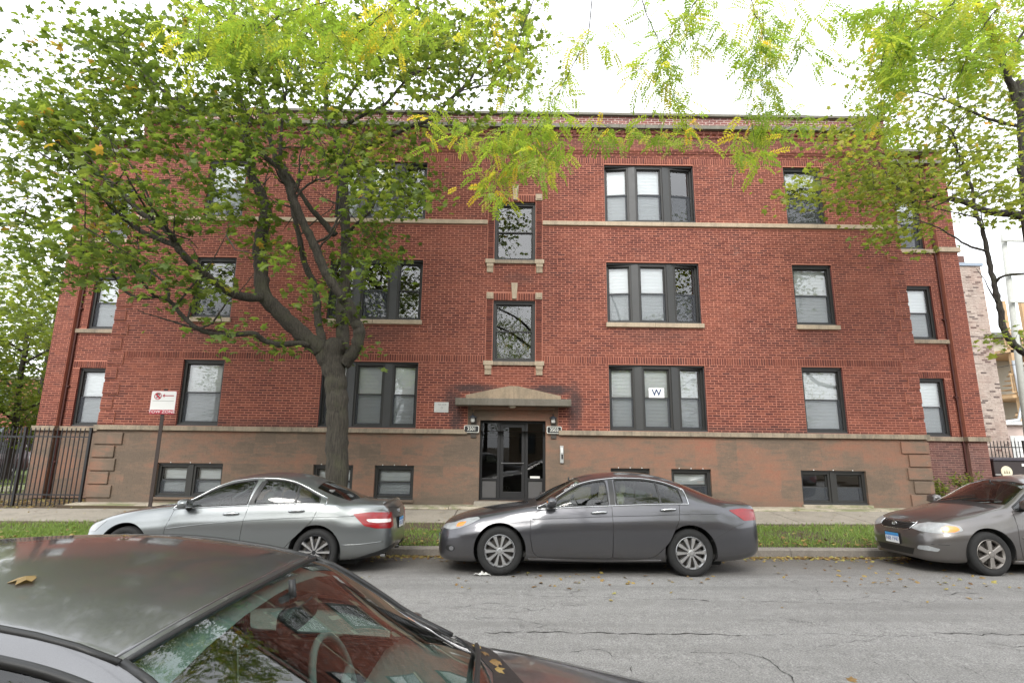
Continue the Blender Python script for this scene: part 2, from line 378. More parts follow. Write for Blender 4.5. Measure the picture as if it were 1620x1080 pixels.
def m_mortar(name, a, b):
    t = NT(name); p = t.pos(); c = t.mix(t.noise(p, 3, 6, .7), a, b)
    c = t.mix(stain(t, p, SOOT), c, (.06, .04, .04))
    return t.done(t.pbsdf(c, .95, 0, t.bump(t.noise(p, 140, 3), .5, .004)))
MMOR = m_mortar('mortar', (.34, .12, .08), (.43, .185, .128)); MMORL = m_mortar('pale_mortar', (.45, .36, .32), (.62, .5, .46)); MMORD = m_mortar('dark_mortar', (.2, .11, .09), (.3, .17, .14))
def m_painted(name):
    t = NT(name); p = t.pos()
    a = t.noise(t.map(p, (.55, 1, 1.0)), .9, 6, .72); b = t.noise(t.map(p, (2.2, 2, 13)), 1.1, 5, .72); f = t.n('ShaderNodeAttribute', _attribute_name='tint').outputs['Fac']
    sn = t.n('ShaderNodeVectorMath', _operation='SNAP', i0=t.n('ShaderNodeVectorMath', _operation='ADD', i0=p, i1=t.n('ShaderNodeVectorMath', _operation='SCALE', i0=t.noise(p, 2.5, 3, .6, out=1), Scale=.12).outputs[0]).outputs[0], i1=(.55, 5, .27)).outputs[0]; blk = t.noise(sn, 1.7, 2)
    k = t.math('ADD', t.math('ADD', t.math('MULTIPLY', a, .66), t.math("MULTIPLY", b, .26)), t.math('MULTIPLY', t.math('SUBTRACT', blk, .5), .30))
    c = t.ramp(t.math('SUBTRACT', k, .045), [(.33, (.115, .084, .06)), (.40, (.145, .10, .07)), (.44, (.18, .105, .071)), (.50, (.205, .108, .07)), (.60, (.235, .10, .063))])
    c = t.mix(.22, c, t.ramp(t.noise(p, 38, 5, .7), [(.3, .2), (.7, .8)]), 'OVERLAY')
    c = t.mix(t.ramp(t.noise(p, 34, 2), [(.74, 0.), (.77, .55)]), c, (.45, .4, .34))
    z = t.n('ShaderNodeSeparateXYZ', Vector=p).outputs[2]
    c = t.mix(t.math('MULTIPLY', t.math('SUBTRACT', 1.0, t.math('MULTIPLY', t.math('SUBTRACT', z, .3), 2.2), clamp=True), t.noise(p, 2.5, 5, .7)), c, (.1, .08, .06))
    return t.done(t.pbsdf(c, .8, 0, t.bump(t.noise(p, 70, 4, .7), .35, .004)))
MPNT = m_painted('patched_paint')
def m_stone(name, c0, c1, dirty=.7):
    t = NT(name); p = t.pos(); c = t.mix(t.noise(p, 2.3, 6, .7), c0, c1)
    c = t.mix(t.math('MULTIPLY', t.ramp(t.noise(t.map(p, (1.2, 1, .5)), 2.0, 6, .75), [(.45, 0.), (.66, 1.)]), dirty), c, (.1, .088, .066))
    c = t.mix(t.math('MULTIPLY', t.ramp(t.noise(t.map(p, (6, 1, .4)), 2.4, 5, .7), [(.5, 0.), (.7, 1.)]), dirty*.6), c, (.075, .07, .055))
    c = t.mix(.4, c, t.ramp(t.noise(p, 45, 4, .7), [(.3, .25), (.7, .75)]), 'OVERLAY')
    return t.done(t.pbsdf(c, .85, 0, t.bump(t.noise(p, 60, 4, .7), .4, .006)))
MSTONE = m_stone('limestone', (.31, .24, .165), (.44, .36, .265), .35); MBELT = m_stone('weathered_stone', (.22, .175, .125), (.32, .26, .19), .75); MCANO = m_stone('sooty_stone', (.10, .09, .074), (.18, .162, .132), .9); MCAP = m_stone('coping_stone', (.12, .115, .095), (.2, .19, .155), .6)
MFRAME = simple('bronze_frame', (.02, .0195, .018), .55, 0, .15, 3)
MFRAME2 = simple('grey_frame', (.034, .035, .035), .5, 0, .12, 3)
MBLACK = simple('black_metal', (.008, .008, .009), .5, 0, .2, 5)
MGLASS = glass_mat('window_glass', (.95, .98, .98), 2.8, .0, 1.52, .0022)
MDARKIN = simple('dark_room', (.05, .047, .042), .9)
def m_blind():
    t = NT('white_blind'); p = t.pos(); z = t.n('ShaderNodeSeparateXYZ', Vector=p).outputs[2]
    st = t.math('SINE', t.math('MULTIPLY', z, 2*math.pi/.028)); n = t.noise(t.map(p, (.8, 1, 2)), 2.2, 4)
    c = t.mix(n, (.76, .78, .79), (.88, .89, .90)); c = t.mix(t.math('MULTIPLY', t.math('ADD', st, 1.), .09), c, (.4, .42, .43))
    return t.done(t.pbsdf(c, .7, 0, t.bump(st, .4, .006)))
MBLIND = m_blind(); MDGLS = glass_mat('door_glass', (.35, .36, .35), 1.0, 0, 1.5, .0015)
def m_screen():
    t = NT('insect_screen'); d = t.n('ShaderNodeBsdfDiffuse', Color=(.10, .11, .125, 1)); tr = t.n('ShaderNodeBsdfTransparent')
    m = t.n('ShaderNodeMixShader', Fac=.34); t.l(tr.outputs[0], m.inputs[1]); t.l(d.outputs[0], m.inputs[2]); return t.done(m.outputs[0])
MSCREEN = m_screen()

BLD = thing('brick_building', 'three-storey red brick apartment building with stone trim and a painted raised basement', 'building', (XC, YF, .3))
# ---- zones
HW = 10.93
OPEN = []                                  # openings in the main front: x0, x1, z0, z1
def S(a, b, z0, z1, both=True):
    r = [(XC+a, XC+b, z0, z1)]
    if both: r.append((XC-b, XC-a, z0, z1))
    return r
FL = ((2.245, 4.01), (5.165, 6.915), (8.13, 9.9))
TRI = []; SIN = []; BAS = []
for z0, z1 in FL:
    TRI += S(2.565, 5.17, z0, z1); SIN += S(7.785, 8.9, z0, z1)
for a, b in ((2.56, 3.58), (4.14, 5.175), (7.52, 9.22)): BAS += S(a, b, .43, 1.285)
STA = [(XC-.58, XC+.58, 4.05, 5.77), (XC-.58, XC+.58, 6.925, 8.70)]
DOOR = (XC-.865, XC+.865, .43, 2.48)
OPEN = TRI+SIN+BAS+STA+[DOOR]
class Bricks:
    def __init__(s): s.r = []; s.t = []
    def run(s, x0, x1, z0, z1, holes, y, proud=.0, ch=CH, bl=BL, jt=JT, seed=1):
        rr = random.Random(seed); n = max(1, round((z1-z0)/ch)); c = (z1-z0)/n
        for k in range(n):
            za, zb = z0+k*c, z0+(k+1)*c
            iv = [(x0, x1)]
            for h in holes:
                if h[2] < zb-.02 and h[3] > za+.02:
                    nv = []
                    for a, b in iv:
                        if h[1] <= a or h[0] >= b: nv.append((a, b)); continue
                        if h[0] > a: nv.append((a, h[0]))
                        if h[1] < b: nv.append((h[1], b))
                    iv = nv
            ph = (round(za/ch) % 2)*bl/2
            for a, b in iv:
                i = math.floor((a-ph)/bl); cuts = [a]
                x = ph+(i+1)*bl
                while x < b:
                    if x-cuts[-1] > .055 and b-x > .055: cuts.append(x)
                    x += bl
                cuts.append(b)
                for p, q in zip(cuts, cuts[1:]):
                    if q-p > .17 and rr.random() < .035:
                        mth = (p+q)/2; s.box(p, mth, za, zb, y, proud, jt, rr); s.box(mth, q, za, zb, y, proud, jt, rr)
                    else: s.box(p, q, za, zb, y, proud, jt, rr)
    def box(s, p, q, za, zb, y, proud, jt, rr):
        j = jt/2*rr.uniform(.8, 1.2); d = max(.0009, .007+rr.uniform(-.0025, .003)*(1 if proud >= 0 else .25)+proud)
        s.r.append((p+j, q-j, za+j*.95, zb-j*.95, y, d)); t = rr.betavariate(2.2, 2.2)
        s.t.append(min(1, max(0, t)))
    def soldier(s, x0, x1, z0, z1, y, proud=0, seed=2, holes=(), w=CH):
        rr = random.Random(seed); n = max(1, round((x1-x0)/w)); c = (x1-x0)/n
        for k in range(n):
            a, b = x0+k*c, x0+(k+1)*c
            if any(h[0] < b-.02 and h[1] > a+.02 and h[2] < z1-.02 and h[3] > z0+.02 for h in holes): continue
            s.box(a, b, z0, z1, y, proud, JT, rr)
    def build(s, name, mat, parent, sel=None):
        A = np.array(s.r if sel is None else [s.r[i] for i in sel]); T = np.array(s.t if sel is None else [s.t[i] for i in sel])
        n = len(A); V = np.zeros((n, 8, 3)); r2 = np.random.RandomState(5)
        x0, x1, z0, z1, y, d = A.T; tl = r2.normal(0, .0012, (n, 4))*np.clip((d-.002)/.005, .05, 1)[:, None]
        for i, (xx, zz) in enumerate(((x0, z0), (x1, z0), (x1, z1), (x0, z1))):
            V[:, i, 0] = xx; V[:, i, 1] = y+.004; V[:, i, 2] = zz
            V[:, 4+i, 0] = xx; V[:, 4+i, 1] = y-d+tl[:, i]; V[:, 4+i, 2] = zz
        F = np.array([(4, 5, 6, 7), (0, 1, 5, 4), (1, 2, 6, 5), (2, 3, 7, 6), (3, 0, 4, 7)])
        FF = (F[None]+8*np.arange(n)[:, None, None]).reshape(-1, 4)
        return npmesh(name, V.reshape(-1, 3), FF, mat, parent, {'tint': np.repeat(T, 5)})
XL, XR = XC-HW, XC+HW
PIL = .775                                  # half width of the stair-window strip incl. its stacked brick edging
SURR = [(XC-PIL, XC+PIL, 4.05, 6.60), (XC-PIL, XC+PIL, 6.60, 8.98)]
STRIP = [(XC-PIL, XC+PIL, 4.05, 5.79), (XC-PIL, XC+PIL, 6.92, 8.72)]
BLK = [(XC-.775, XC-.575, 5.80, 5.985), (XC+.575, XC+.775, 5.80, 5.985), (XC-.775, XC-.575, 8.735, 8.925), (XC+.575, XC+.775, 8.735, 8.925)]
ARCH = [(XC-.58, XC+.58, 5.77, 5.975), (XC-.58, XC+.58, 8.70, 8.905)]
KEY = [(XC-.075, XC+.075, 5.80, 6.255), (XC-.075, XC+.075, 8.73, 9.185)]
CAPL = [(XC+s*.675-.1, XC+s*.675+.1, z, z+.36) for s in (-1, 1) for z in (3.70, 6.565)]
SILLS = [(XC-.78, XC+.78, 3.95, 4.05), (XC-.78, XC+.78, 6.82, 6.925)]
QN = []                                     # raised brick quoins
for s in (-1, 1):
    z = 2.24; k = 0
    while z < 9.85:
        h = 5*CH; wq = .42 if k % 2 == 0 else .30
        a, b = (XL, XL+wq) if s < 0 else (XR-wq, XR)
        QN.append((a, b, z+.012, min(z+h-.012, 9.9))); z += 6*CH; k += 1
PORCH = [(XC-1.2, XC+1.2, 2.1, 2.86)]
CANOPY = [(XC-1.5, XC+1.5, 2.83, 3.03), (XC-1.2, XC+1.2, 3.03, 3.12)]
holes = OPEN+STRIP+BLK+ARCH+KEY+CAPL+SILLS+PORCH+CANOPY
BR = Bricks()
BR.run(XL, XR, 2.235, 4.03, holes+QN, YF, seed=11)
BR.soldier(XL+.44, XC-PIL, 4.03, 4.225, YF, .006, 12); BR.soldier(XC+PIL, XR-.44, 4.03, 4.225, YF, .006, 13)
for s in (-1, 1):
    a, b = (XL, XL+.44) if s < 0 else (XR-.44, XR)
    BR.run(a, b, 4.03, 4.225, QN, YF, seed=14)
SB = [(XL, XR, 7.985, 8.105)]
S2 = [(r[0]-.03, r[1]+.03, 5.04, 5.165) for r in TRI+SIN if abs(r[2]-5.165) < .01]
BR.run(XL, XR, 4.225, 9.93, holes+QN+SB+S2, YF, seed=15)
BR.soldier(XL, XR, 9.93, 10.11, YF, .006, 16)
BR.run(XL, XR, 10.11, 10.245, [], YF, .004, seed=17)
BR.run(XL, XR, 10.245, 10.31, [], YF, .03, seed=18); BR.run(XL, XR, 10.31, 10.375, [], YF, .055, seed=19); BR.run(XL, XR, 10.375, 10.44, [], YF, .03, seed=20)
BR.run(XL, XR, 10.44, 10.76, [], YF, .012, seed=21)
BR.run(XL, XR, 10.76, 10.82, [], YF, .045, seed=22)
rr = random.Random(3); x = XL
while x < XR-.1:                             # dentil course
    BR.box(x, x+.1, 10.82, 10.885, YF, .05, JT, rr); x += .2
BR.run(XL, XR, 10.885, 10.985, [], YF, .065, seed=24)
for q in QN: MB().box((q[0], YF-.029, q[2]), (q[1], YF+.002, q[3])).build('quoin', MMOR, BLD)
for a_, b_, d_ in ((10.245, 10.31, .029), (10.31, 10.375, .054), (10.375, 10.44, .029), (10.44, 10.76, .011), (10.76, 10.82, .044), (10.885, 10.985, .064)): MB().box((XL-.001, YF-d_, a_), (XR+.001, YF+.002, b_)).build('corbel', MMOR, BLD)
for q in QN: BR.run(q[0], q[1], q[2], q[3], OPEN+SB, YF, .03, seed=int(q[2]*100))
for k, (x0, x1, z0, z1) in enumerate(STRIP):  # stacked brick edging of the stair windows
    for s in (-1, 1):
        a, b = (x0, XC-.585) if s < 0 else (XC+.585, x1); n = round((z1-z0)/CH); c = (z1-z0)/n; rr = random.Random(k)
        for i in range(n):
            r = (a, b, z0+i*c, z0+(i+1)*c)
            if any(h[0] < r[1] and h[1] > r[0] and h[2] < r[3]-.02 and h[3] > r[2]+.02 for h in CAPL+SILLS): continue
            BR.box(a+.004, b-.004, r[2], r[3], YF, .012, JT, rr)
for (x0, x1, z0, z1) in ARCH: BR.soldier(x0, x1, z0, z1, YF, .008, 31, KEY)
# pick the 300 that show largest as bricks of their own
def parea(r):
    q = [proj((a, YF, b)) for a, b in ((r[0], r[2]), (r[1], r[2]), (r[1], r[3]), (r[0], r[3]))]
    ar = .5*abs(sum(q[i][0]*q[(i+1) % 4][1]-q[(i+1) % 4][0]*q[i][1] for i in range(4)))
    cx, cy = q[0]
    if not (0 < cx < 1600) or (500 < cx < 565) or ((720 < cx < 905) and cy > 600): ar *= .1
    return ar
order = sorted(range(len(BR.r)), key=lambda i: -parea(BR.r[i])); SEL = set(order[:300])
stuff(BR.build('bricks', MBR, BLD, [i for i in range(len(BR.r)) if i not in SEL]))
shared = {}
for i in order[:300]:
    x0, x1, z0, z1, y, d = BR.r[i]; key = (round(x1-x0, 2), round(z1-z0, 2))
    if key not in shared:
        hw, hz = key[0]/2, key[1]/2
        shared[key] = MB().add([(-hw, .004, -hz), (hw, .004, -hz), (hw, .004, hz), (-hw, .004, hz), (-hw, 0, -hz), (hw, 0, -hz), (hw, 0, hz), (-hw, 0, hz)], [(4, 5, 6, 7), (0, 1, 5, 4), (1, 2, 6, 5), (2, 3, 7, 6), (3, 0, 4, 7)]).build('brick', MBR1, fixn=False)
        o = shared[key]
        for v in o.data.vertices:
            if v.index < 4: v.co.y = .012
    else:
        o = shared[key].copy(); COL.objects.link(o)
    o.name = 'brick'; setp(o, BLD); o.location = ((x0+x1)/2, y-d, (z0+z1)/2)
PA = Bricks(); PA.run(XL, XR, 11.10, 11.455, [], YF, .0, seed=40)
stuff(PA.build('parapet_bricks', MPUR, BLD))
# painted basement storey
QS = []
for s in (-1, 1):
    zt = 2.045
    for k in range(5):
        wq = (.72, .55, .62, .5, .62)[k]; h = .335
        a, b = (XL-.012, XL+wq) if s < 0 else (XR-wq, XR+.012)
        QS.append((a, b, zt-h+.035, zt)); zt -= h
LOW = Bricks(); LOW.run(XL, XR, .36, 2.11, [r for r in OPEN], YF, -.0045, jt=.007, seed=50)
LOW.run(XC-1.2, XC+1.2, 2.11, 2.245, [DOOR], YF, -.0045, jt=.007, seed=51); LOW.run(XC-1.2, XC-.875, 2.245, 2.84, [], YF, -.0045, jt=.007, seed=52); LOW.run(XC+.875, XC+1.2, 2.245, 2.84, [], YF, -.0045, jt=.007, seed=53)
LOW.soldier(XC-.865, XC+.865, 2.49, 2.70, YF, -.002, 54); LOW.run(XC-.87, XC+.87, 2.70, 2.84, [], YF, -.0045, jt=.007, seed=55)
stuff(LOW.build('painted_bricks', MPNT, BLD))
for q in QS:
    mb = MB(); mb.box((q[0], YF-.045, q[2]), (q[1], YF+.01, q[3])); mb.build('quoin_block', MPNT, BLD, bevel=.012)
# ---- backing wall with holes
def holed(name, x0, x1, z0, z1, y, holes, mat, parent, depth=.22, dm=None, ext=()):
    xs = sorted({x0, x1}|{min(max(v, x0), x1) for h in holes for v in h[:2]}); zs = sorted({z0, z1}|{min(max(v, z0), z1) for h in holes for v in h[2:]})
    mb = MB()
    for a, b in zip(xs, xs[1:]):
        run = None
        for c, d in list(zip(zs, zs[1:]))+[(None, None)]:
            solid = c is not None and not any(h[0] < (a+b)/2 < h[1] and h[2] < (c+d)/2 < h[3] for h in holes)
            if solid: run = (run[0], d) if run else (c, d)
            elif run: mb.quad((a, y, run[0]), (b, y, run[0]), (b, y, run[1]), (a, y, run[1])); run = None
    for h in holes:
        a, b, c, d = h; e = y+depth
        mb.quad((a, y, c), (a, e, c), (a, e, d), (a, y, d), 1); mb.quad((b, y, c), (b, y, d), (b, e, d), (b, e, c), 1)
        mb.quad((a, y, d), (a, e, d), (b, e, d), (b, y, d), 1); mb.quad((a, y, c), (b, y, c), (b, e, c), (a, e, c), 1)
    return mb.build(name, [mat, dm or mat], parent, fixn=False)
def m_reveal():
    t = NT('reveal_brick'); p = t.pos(); z = t.n('ShaderNodeSeparateXYZ', Vector=p).outputs[2]
    f = t.math('FRACT', t.math('DIVIDE', t.math('SUBTRACT', z, 2.235), CH)); j = t.ramp(f, [(.0, 1.), (.16, 1.), (.22, 0.), (1., 0.)])
    c = t.mix(j, t.mix(t.noise(p, 9, 4), (.12, .026, .02), (.2, .05, .035)), (.36, .15, .12))
    return t.done(t.pbsdf(c, .9))
MREV = m_reveal()
holed('wall', XL, XR, 2.2, 10.99, YF, [h for h in OPEN if h[2] > 2]+[(DOOR[0], DOOR[1], 2.2, 2.48)], MMOR, BLD, .24, MREV)
holed('basement_wall', XL, XR, .28, 2.2, YF, BAS+[(DOOR[0], DOOR[1], .43, 2.2)], MPNT, BLD, .24)
mbw = MB(); mbw.quad((XC-1.2, YF-.0015, 2.2), (XC+1.2, YF-.0015, 2.2), (XC+1.2, YF-.0015, 2.48), (XC-1.2, YF-.0015, 2.48))
mb = MB()                                    # painted lintel band round the door head
mb.quad((XC-1.2, YF-.002, 2.2), (XC-.865, YF-.002, 2.2), (XC-.865, YF-.002, 2.48), (XC-1.2, YF-.002, 2.48)); mb.quad((XC+.865, YF-.002, 2.2), (XC+1.2, YF-.002, 2.2), (XC+1.2, YF-.002, 2.48), (XC+.865, YF-.002, 2.48)); mb.quad((XC-1.2, YF-.002, 2.48), (XC+1.2, YF-.002, 2.48), (XC+1.2, YF-.002, 2.86), (XC-1.2, YF-.002, 2.86))
mb.build('lintel_wall', MPNT, BLD, fixn=False)
mb = MB(); mb.quad((DOOR[0], YF, 2.2), (DOOR[0], YF+.3, 2.2), (DOOR[0], YF+.3, 2.48), (DOOR[0], YF, 2.48)); mb.quad((DOOR[1], YF, 2.2), (DOOR[1], YF, 2.48), (DOOR[1], YF+.3, 2.48), (DOOR[1], YF+.3, 2.2)); mb.quad((DOOR[0], YF, 2.48), (DOOR[0], YF+.3, 2.48), (DOOR[1], YF+.3, 2.48), (DOOR[1], YF, 2.48)); mb.build('door_reveal', MPNT, BLD, fixn=False)
holed('parapet_wall', XL, XR, 10.98, 11.46, YF+.001, [], MMORL, BLD)
# procedural brick for walls seen edge-on or not at all, roof, floors, dark rooms
def m_sidebrick(name, a, b, mo, sc=1.):
    t = NT(name); p = t.pos(); s = t.n('ShaderNodeSeparateXYZ', Vector=p); v = t.n('ShaderNodeCombineXYZ', X=t.math('ADD', s.outputs[0], s.outputs[1]), Y=s.outputs[2])
    bt = t.n('ShaderNodeTexBrick', Vector=v.outputs[0], Scale=1.0, Color1=a+(1,), Color2=b+(1,), Mortar=mo+(1,)); bt.inputs['Brick Width'].default_value = BL*sc; bt.inputs['Row Height'].default_value = CH*sc; bt.inputs['Mortar Size'].default_value = .006*sc
    c = t.mix(.4, bt.outputs[0], t.ramp(t.noise(p, 8, 5, .7), [(.3, .25), (.7, .75)]), 'OVERLAY')
    return t.done(t.pbsdf(c, .9, 0, t.bump(bt.outputs['Fac'], -.4, .01)))
MSIDE = m_sidebrick('side_brick', (.16, .035, .028), (.27, .065, .045), (.45, .23, .19))
DEP = 12.0
mb = MB()
for s in (-1, 1):
    x = XC+s*HW; mb.quad((x, YF, .28), (x, YW+.02, .28), (x, YW+.02, 11.46), (x, YF, 11.46))
mb.quad((XL, YF+.3, 11.3), (XR, YF+.3, 11.3), (XR, YF, 11.3), (XL, YF, 11.3)); mb.build('return_wall', MSIDE, BLD, fixn=False)
mb = MB(); mb.box((XC-14.0, YW+.3, .2), (XC+14.0, YF+DEP, 11.05)); mb.build('rear_block', MSIDE, BLD)
mb = MB(); mb.box((XL+.02, YF+.28, .2), (XR-.02, YF+.30, .4))
for z in (.32, 2.06, 4.3, 7.3, 10.5): mb.box((XL+.05, YF+.25, z), (XR-.05, YW+.29, z+.06))
mb.box((XL+.05, YF+1.75, .3), (XR-.05, YW+.29, 10.6)); mb.build('interior', MDARKIN, BLD)
mb = MB(); mb.box((XL, YF+.25, 10.95), (XR, YW+.4, 11.05)); mb.build('roof', simple('roof_tar', (.05, .05, .05), .9), BLD)
# ---- stone trim
def stones(name, x0, x1, y0, y1, z0, z1, mat, avg, seed, holes=(), bevel=.006):
    rr = random.Random(seed); x = x0
    while x < x1-.01:
        x2 = min(x1, x+avg*rr.uniform(.7, 1.3))
        if x1-x2 < avg*.4: x2 = x1
        dz = rr.uniform(-.002, .002); dy = rr.uniform(-.004, .004)
        MB().box((x+.002, y0+dy, z0+dz), (x2-.002, y1, z1+dz)).build(name, mat, BLD, bevel=bevel); x = x2
stones('belt_stone', XL-.05, XC-1.2, YF-.085, YF+.02, 2.115, 2.235, MBELT, 1.9, 1); stones('belt_stone', XC+1.2, XR+.05, YF-.085, YF+.02, 2.115, 2.235, MBELT, 1.9, 2)
stones('band_stone', XL-.04, XC-.78, YF-.07, YF+.02, 7.985, 8.105, MSTONE, 2.1, 3); stones('band_stone', XC+.78, XR+.04, YF-.07, YF+.02, 7.985, 8.105, MSTONE, 2.1, 4)
stones('cornice_stone', XL-.16, XR+.16, YF-.17, YF+.02, 10.985, 11.1, MCAP, 1.8, 5); stones('coping', XL-.07, XR+.07, YF-.09, YF+.3, 11.455, 11.535, MCAP, 1.6, 6)
for r in S2:
    MB().box((r[0]-.01, YF-.075, 5.045), ((r[0]+r[1])/2-.003, YF+.1, 5.165)).build('sill', MSTONE, BLD, bevel=.006); MB().box(((r[0]+r[1])/2+.003, YF-.072, 5.046), (r[1]+.01, YF+.1, 5.164)).build('sill', MSTONE, BLD, bevel=.006)
for z0, z1 in ((3.95, 4.05), (6.825, 6.925)):
    MB().box((XC-.59, YF-.06, z0), (XC+.59, YF+.2, z1)).build('sill', MBELT, BLD, bevel=.006)
    for s in (-1, 1):
        x = XC+s*.69
        mb = MB(); mb.box((x-.13, YF-.1, z0-.005), (x+.13, YF+.02, z1+.012)); mb.box((x-.095, YF-.085, z0-.1), (x+.095, YF+.02, z0-.004)); mb.prism([(YF-.085, z0-.105), (YF+.02, z0-.105), (YF+.02, z0-.26), (YF-.04, z0-.26), (YF-.06, z0-.15)], 0, x-.088, x+.088)
        mb.build('bracket_stone', MSTONE, BLD, bevel=.006)
for b in BLK:
    mb = MB(); mb.box((b[0]+.004, YF-.05, b[2]), (b[1]-.004, YF+.01, b[3])); mb.box((b[0]+.035, YF-.065, b[2]+.035), (b[1]-.035, YF-.048, b[3]-.035)); mb.build('corner_block', MSTONE, BLD, bevel=.006)
for k in KEY:
    mb = MB(); mb.prism([(XC-.06, k[2]), (XC+.06, k[2]), (XC+.09, k[3]), (XC-.09, k[3])], 1, YF-.07, YF+.01); mb.build('keystone', MSTONE, BLD, bevel=.006)
# ---- windows
def unit(win, p0, u, wd, z0, z1, style, fm=None):
    """one double-hung unit; p0 = lower outside corner (x, y), u = horizontal direction; depth goes inwards"""
    fm = fm or MFRAME; u = Vector((u[0], u[1], 0)).normalized(); n = Vector((-u.y, u.x, 0))
    def W(a, d, z): q = Vector((p0[0], p0[1], 0))+u*a+n*d; return (q.x, q.y, z)
    def ring(mb, a0, a1, c0, c1, t, d0, d1, tb=None):
        tb = tb or t; st = len(mb.v)
        mb.box((a0, d0, c0), (a0+t, d1, c1)); mb.box((a1-t, d0, c0), (a1, d1, c1)); mb.box((a0+t, d0, c1-t), (a1-t, d1, c1)); mb.box((a0+t, d0, c0), (a1-t, d1, c0+tb))
    def fin(mb, name, mat, **k):
        mb.v = [W(*v) for v in mb.v]; return mb.build(name, mat, win, **k)
    mb = MB(); ring(mb, .0, wd, z0, z1, .055, .0, .16, .05); fin(mb, 'jamb', fm, bevel=.004)
    zm = z0+(z1-z0)*.505
    mb = MB(); ring(mb, .056, wd-.056, zm-.02, z1-.056, .035, .055, .085); fin(mb, 'sash', fm)
    mb = MB(); ring(mb, .056, wd-.056, z0+.051, zm+.022, .038, .09, .12); fin(mb, 'sash', fm)
    rz = rnd.uniform(-.003, .003)
    for (c0, c1, d) in ((zm+.01, z1-.09, .07), (z0+.085, zm-.01, .104)):
        mb = MB(); mb.add([(.09, d, c0), (wd-.09, d+rz, c0), (wd-.09, d+rz+rnd.uniform(-.002, .002), c1), (.09, d, c1)], [(0, 1, 2, 3)]); fin(mb, 'pane', MGLASS, fixn=False)
    if style.get('screen', 1):
        mb = MB(); mb.add([(.06, .04, z0+.055), (wd-.06, .04, z0+.055), (wd-.06, .04, zm), (.06, .04, zm)], [(0, 1, 2, 3)]); fin(mb, 'insect_screen', MSCREEN, fixn=False)
    b = style.get('blind', 1)
    if b > 0:
        zb = z1-(z1-z0-.06)*b
        mb = MB(); N = max(3, int((z1-zb)/.05)); vs = []; fs = []
        for i in range(N+1):
            z = zb+(z1-.06-zb)*i/N; vs += [(.06, .15+(.006 if i % 2 else 0), z), (wd-.06, .15+(.006 if i % 2 else 0), z)]
        fs = [(2*i, 2*i+1, 2*i+3, 2*i+2) for i in range(N)]; mb.add(vs, fs); fin(mb, 'blind', MBLIND, fixn=False)
    return zm
def window(r, y, style, kind='single'):
    x0, x1, z0, z1 = r
    mb = MB(); mb.box((x0, y+.06, z1-.045), (x1, y+.2, z1-.001)); mb.box((x0+.001, y+.045, z0+.001), (x1-.001, y+.24, z0+.04))
    mb.box((x0+.001, y+.07, z0+.04), (x0+.02, y+.22, z1-.045)); mb.box((x1-.02, y+.07, z0+.04), (x1-.001, y+.22, z1-.045))
    win = mb.build('window', MFRAME2, BLD)
    if kind == 'single': unit(win, (x0+.02, y+.085), (1, 0), x1-x0-.04, z0+.04, z1-.045, style)
    elif kind == 'pair':
        xm = (x0+x1)/2
        m2 = MB(); m2.box((xm-.06, y+.06, z0+.04), (xm+.06, y+.18, z1-.045)); m2.build('mullion', MFRAME, win, bevel=.004)
        unit(win, (x0+.01, y+.085), (1, 0), xm-.06-x0-.01, z0+.04, z1-.045, style); unit(win, (xm+.06, y+.085), (1, 0), x1-.01-xm-.06, z0+.04, z1-.045, style)
    else:                                      # shallow bow of three
        wd = x1-x0; cw = .80; mw = .19; sw = (wd-cw-2*mw)/2-.02; dy = .13; yc = y+.035
        xa = x0+.02+sw; xb = x1-.02-sw
        for s, xm in ((-1, xa+mw/2), (1, xb-mw/2)):
            m2 = MB()
            p = [(xm-mw/2, yc+(.035 if s < 0 else 0)), (xm+mw/2, yc+(0 if s < 0 else .035)), (xm+mw/2, yc+.2), (xm-mw/2, yc+.2)]
            m2.prism(p, 2, z0+.04, z1-.045); m2.build('mullion', MFRAME2, win, bevel=.005)
        st = style if isinstance(style, list) else [style]*3
        unit(win, (x0+.02, yc+dy), (sw, -dy+.035), math.hypot(sw, dy-.035), z0+.04, z1-.045, st[0], MFRAME)
        unit(win, (xa+mw, yc+.03), (1, 0), cw, z0+.04, z1-.045, st[1], MFRAME)
        unit(win, (xb, yc+.035), (sw, dy-.035), math.hypot(sw, dy-.035), z0+.04, z1-.045, st[2], MFRAME)
    return win
B1, B0 = {'blind': 1}, {'blind': 0}
st_tri = {(0, 1): B1, (0, -1): B1, (1, 1): [B1, B1, B0], (1, -1): [B0, B0, {'blind': 0, 'screen': 0}], (2, 1): [{'blind': 1, 'screen': 1}, B1, B0], (2, -1): [B1, {'blind': .95}, {'blind': 0, 'screen': 0}]}
st_sin = {(0, 1): B1, (0, -1): B1, (1, 1): B1, (1, -1): {'blind': .1}, (2, 1): {'blind': .3}, (2, -1): {'blind': .8}}
for fl, (z0, z1) in enumerate(FL):
    for s in (1, -1):
        r = S(2.565, 5.17, z0, z1)[0 if s > 0 else 1]; window(r, YF, st_tri[(fl, s)], 'bow')
        r = S(7.785, 8.9, z0, z1)[0 if s > 0 else 1]; window(r, YF, st_sin[(fl, s)])
window(STA[0], YF, {'blind': 0, 'screen': 0}); window(STA[1], YF, {'blind': 0, 'screen': 0})
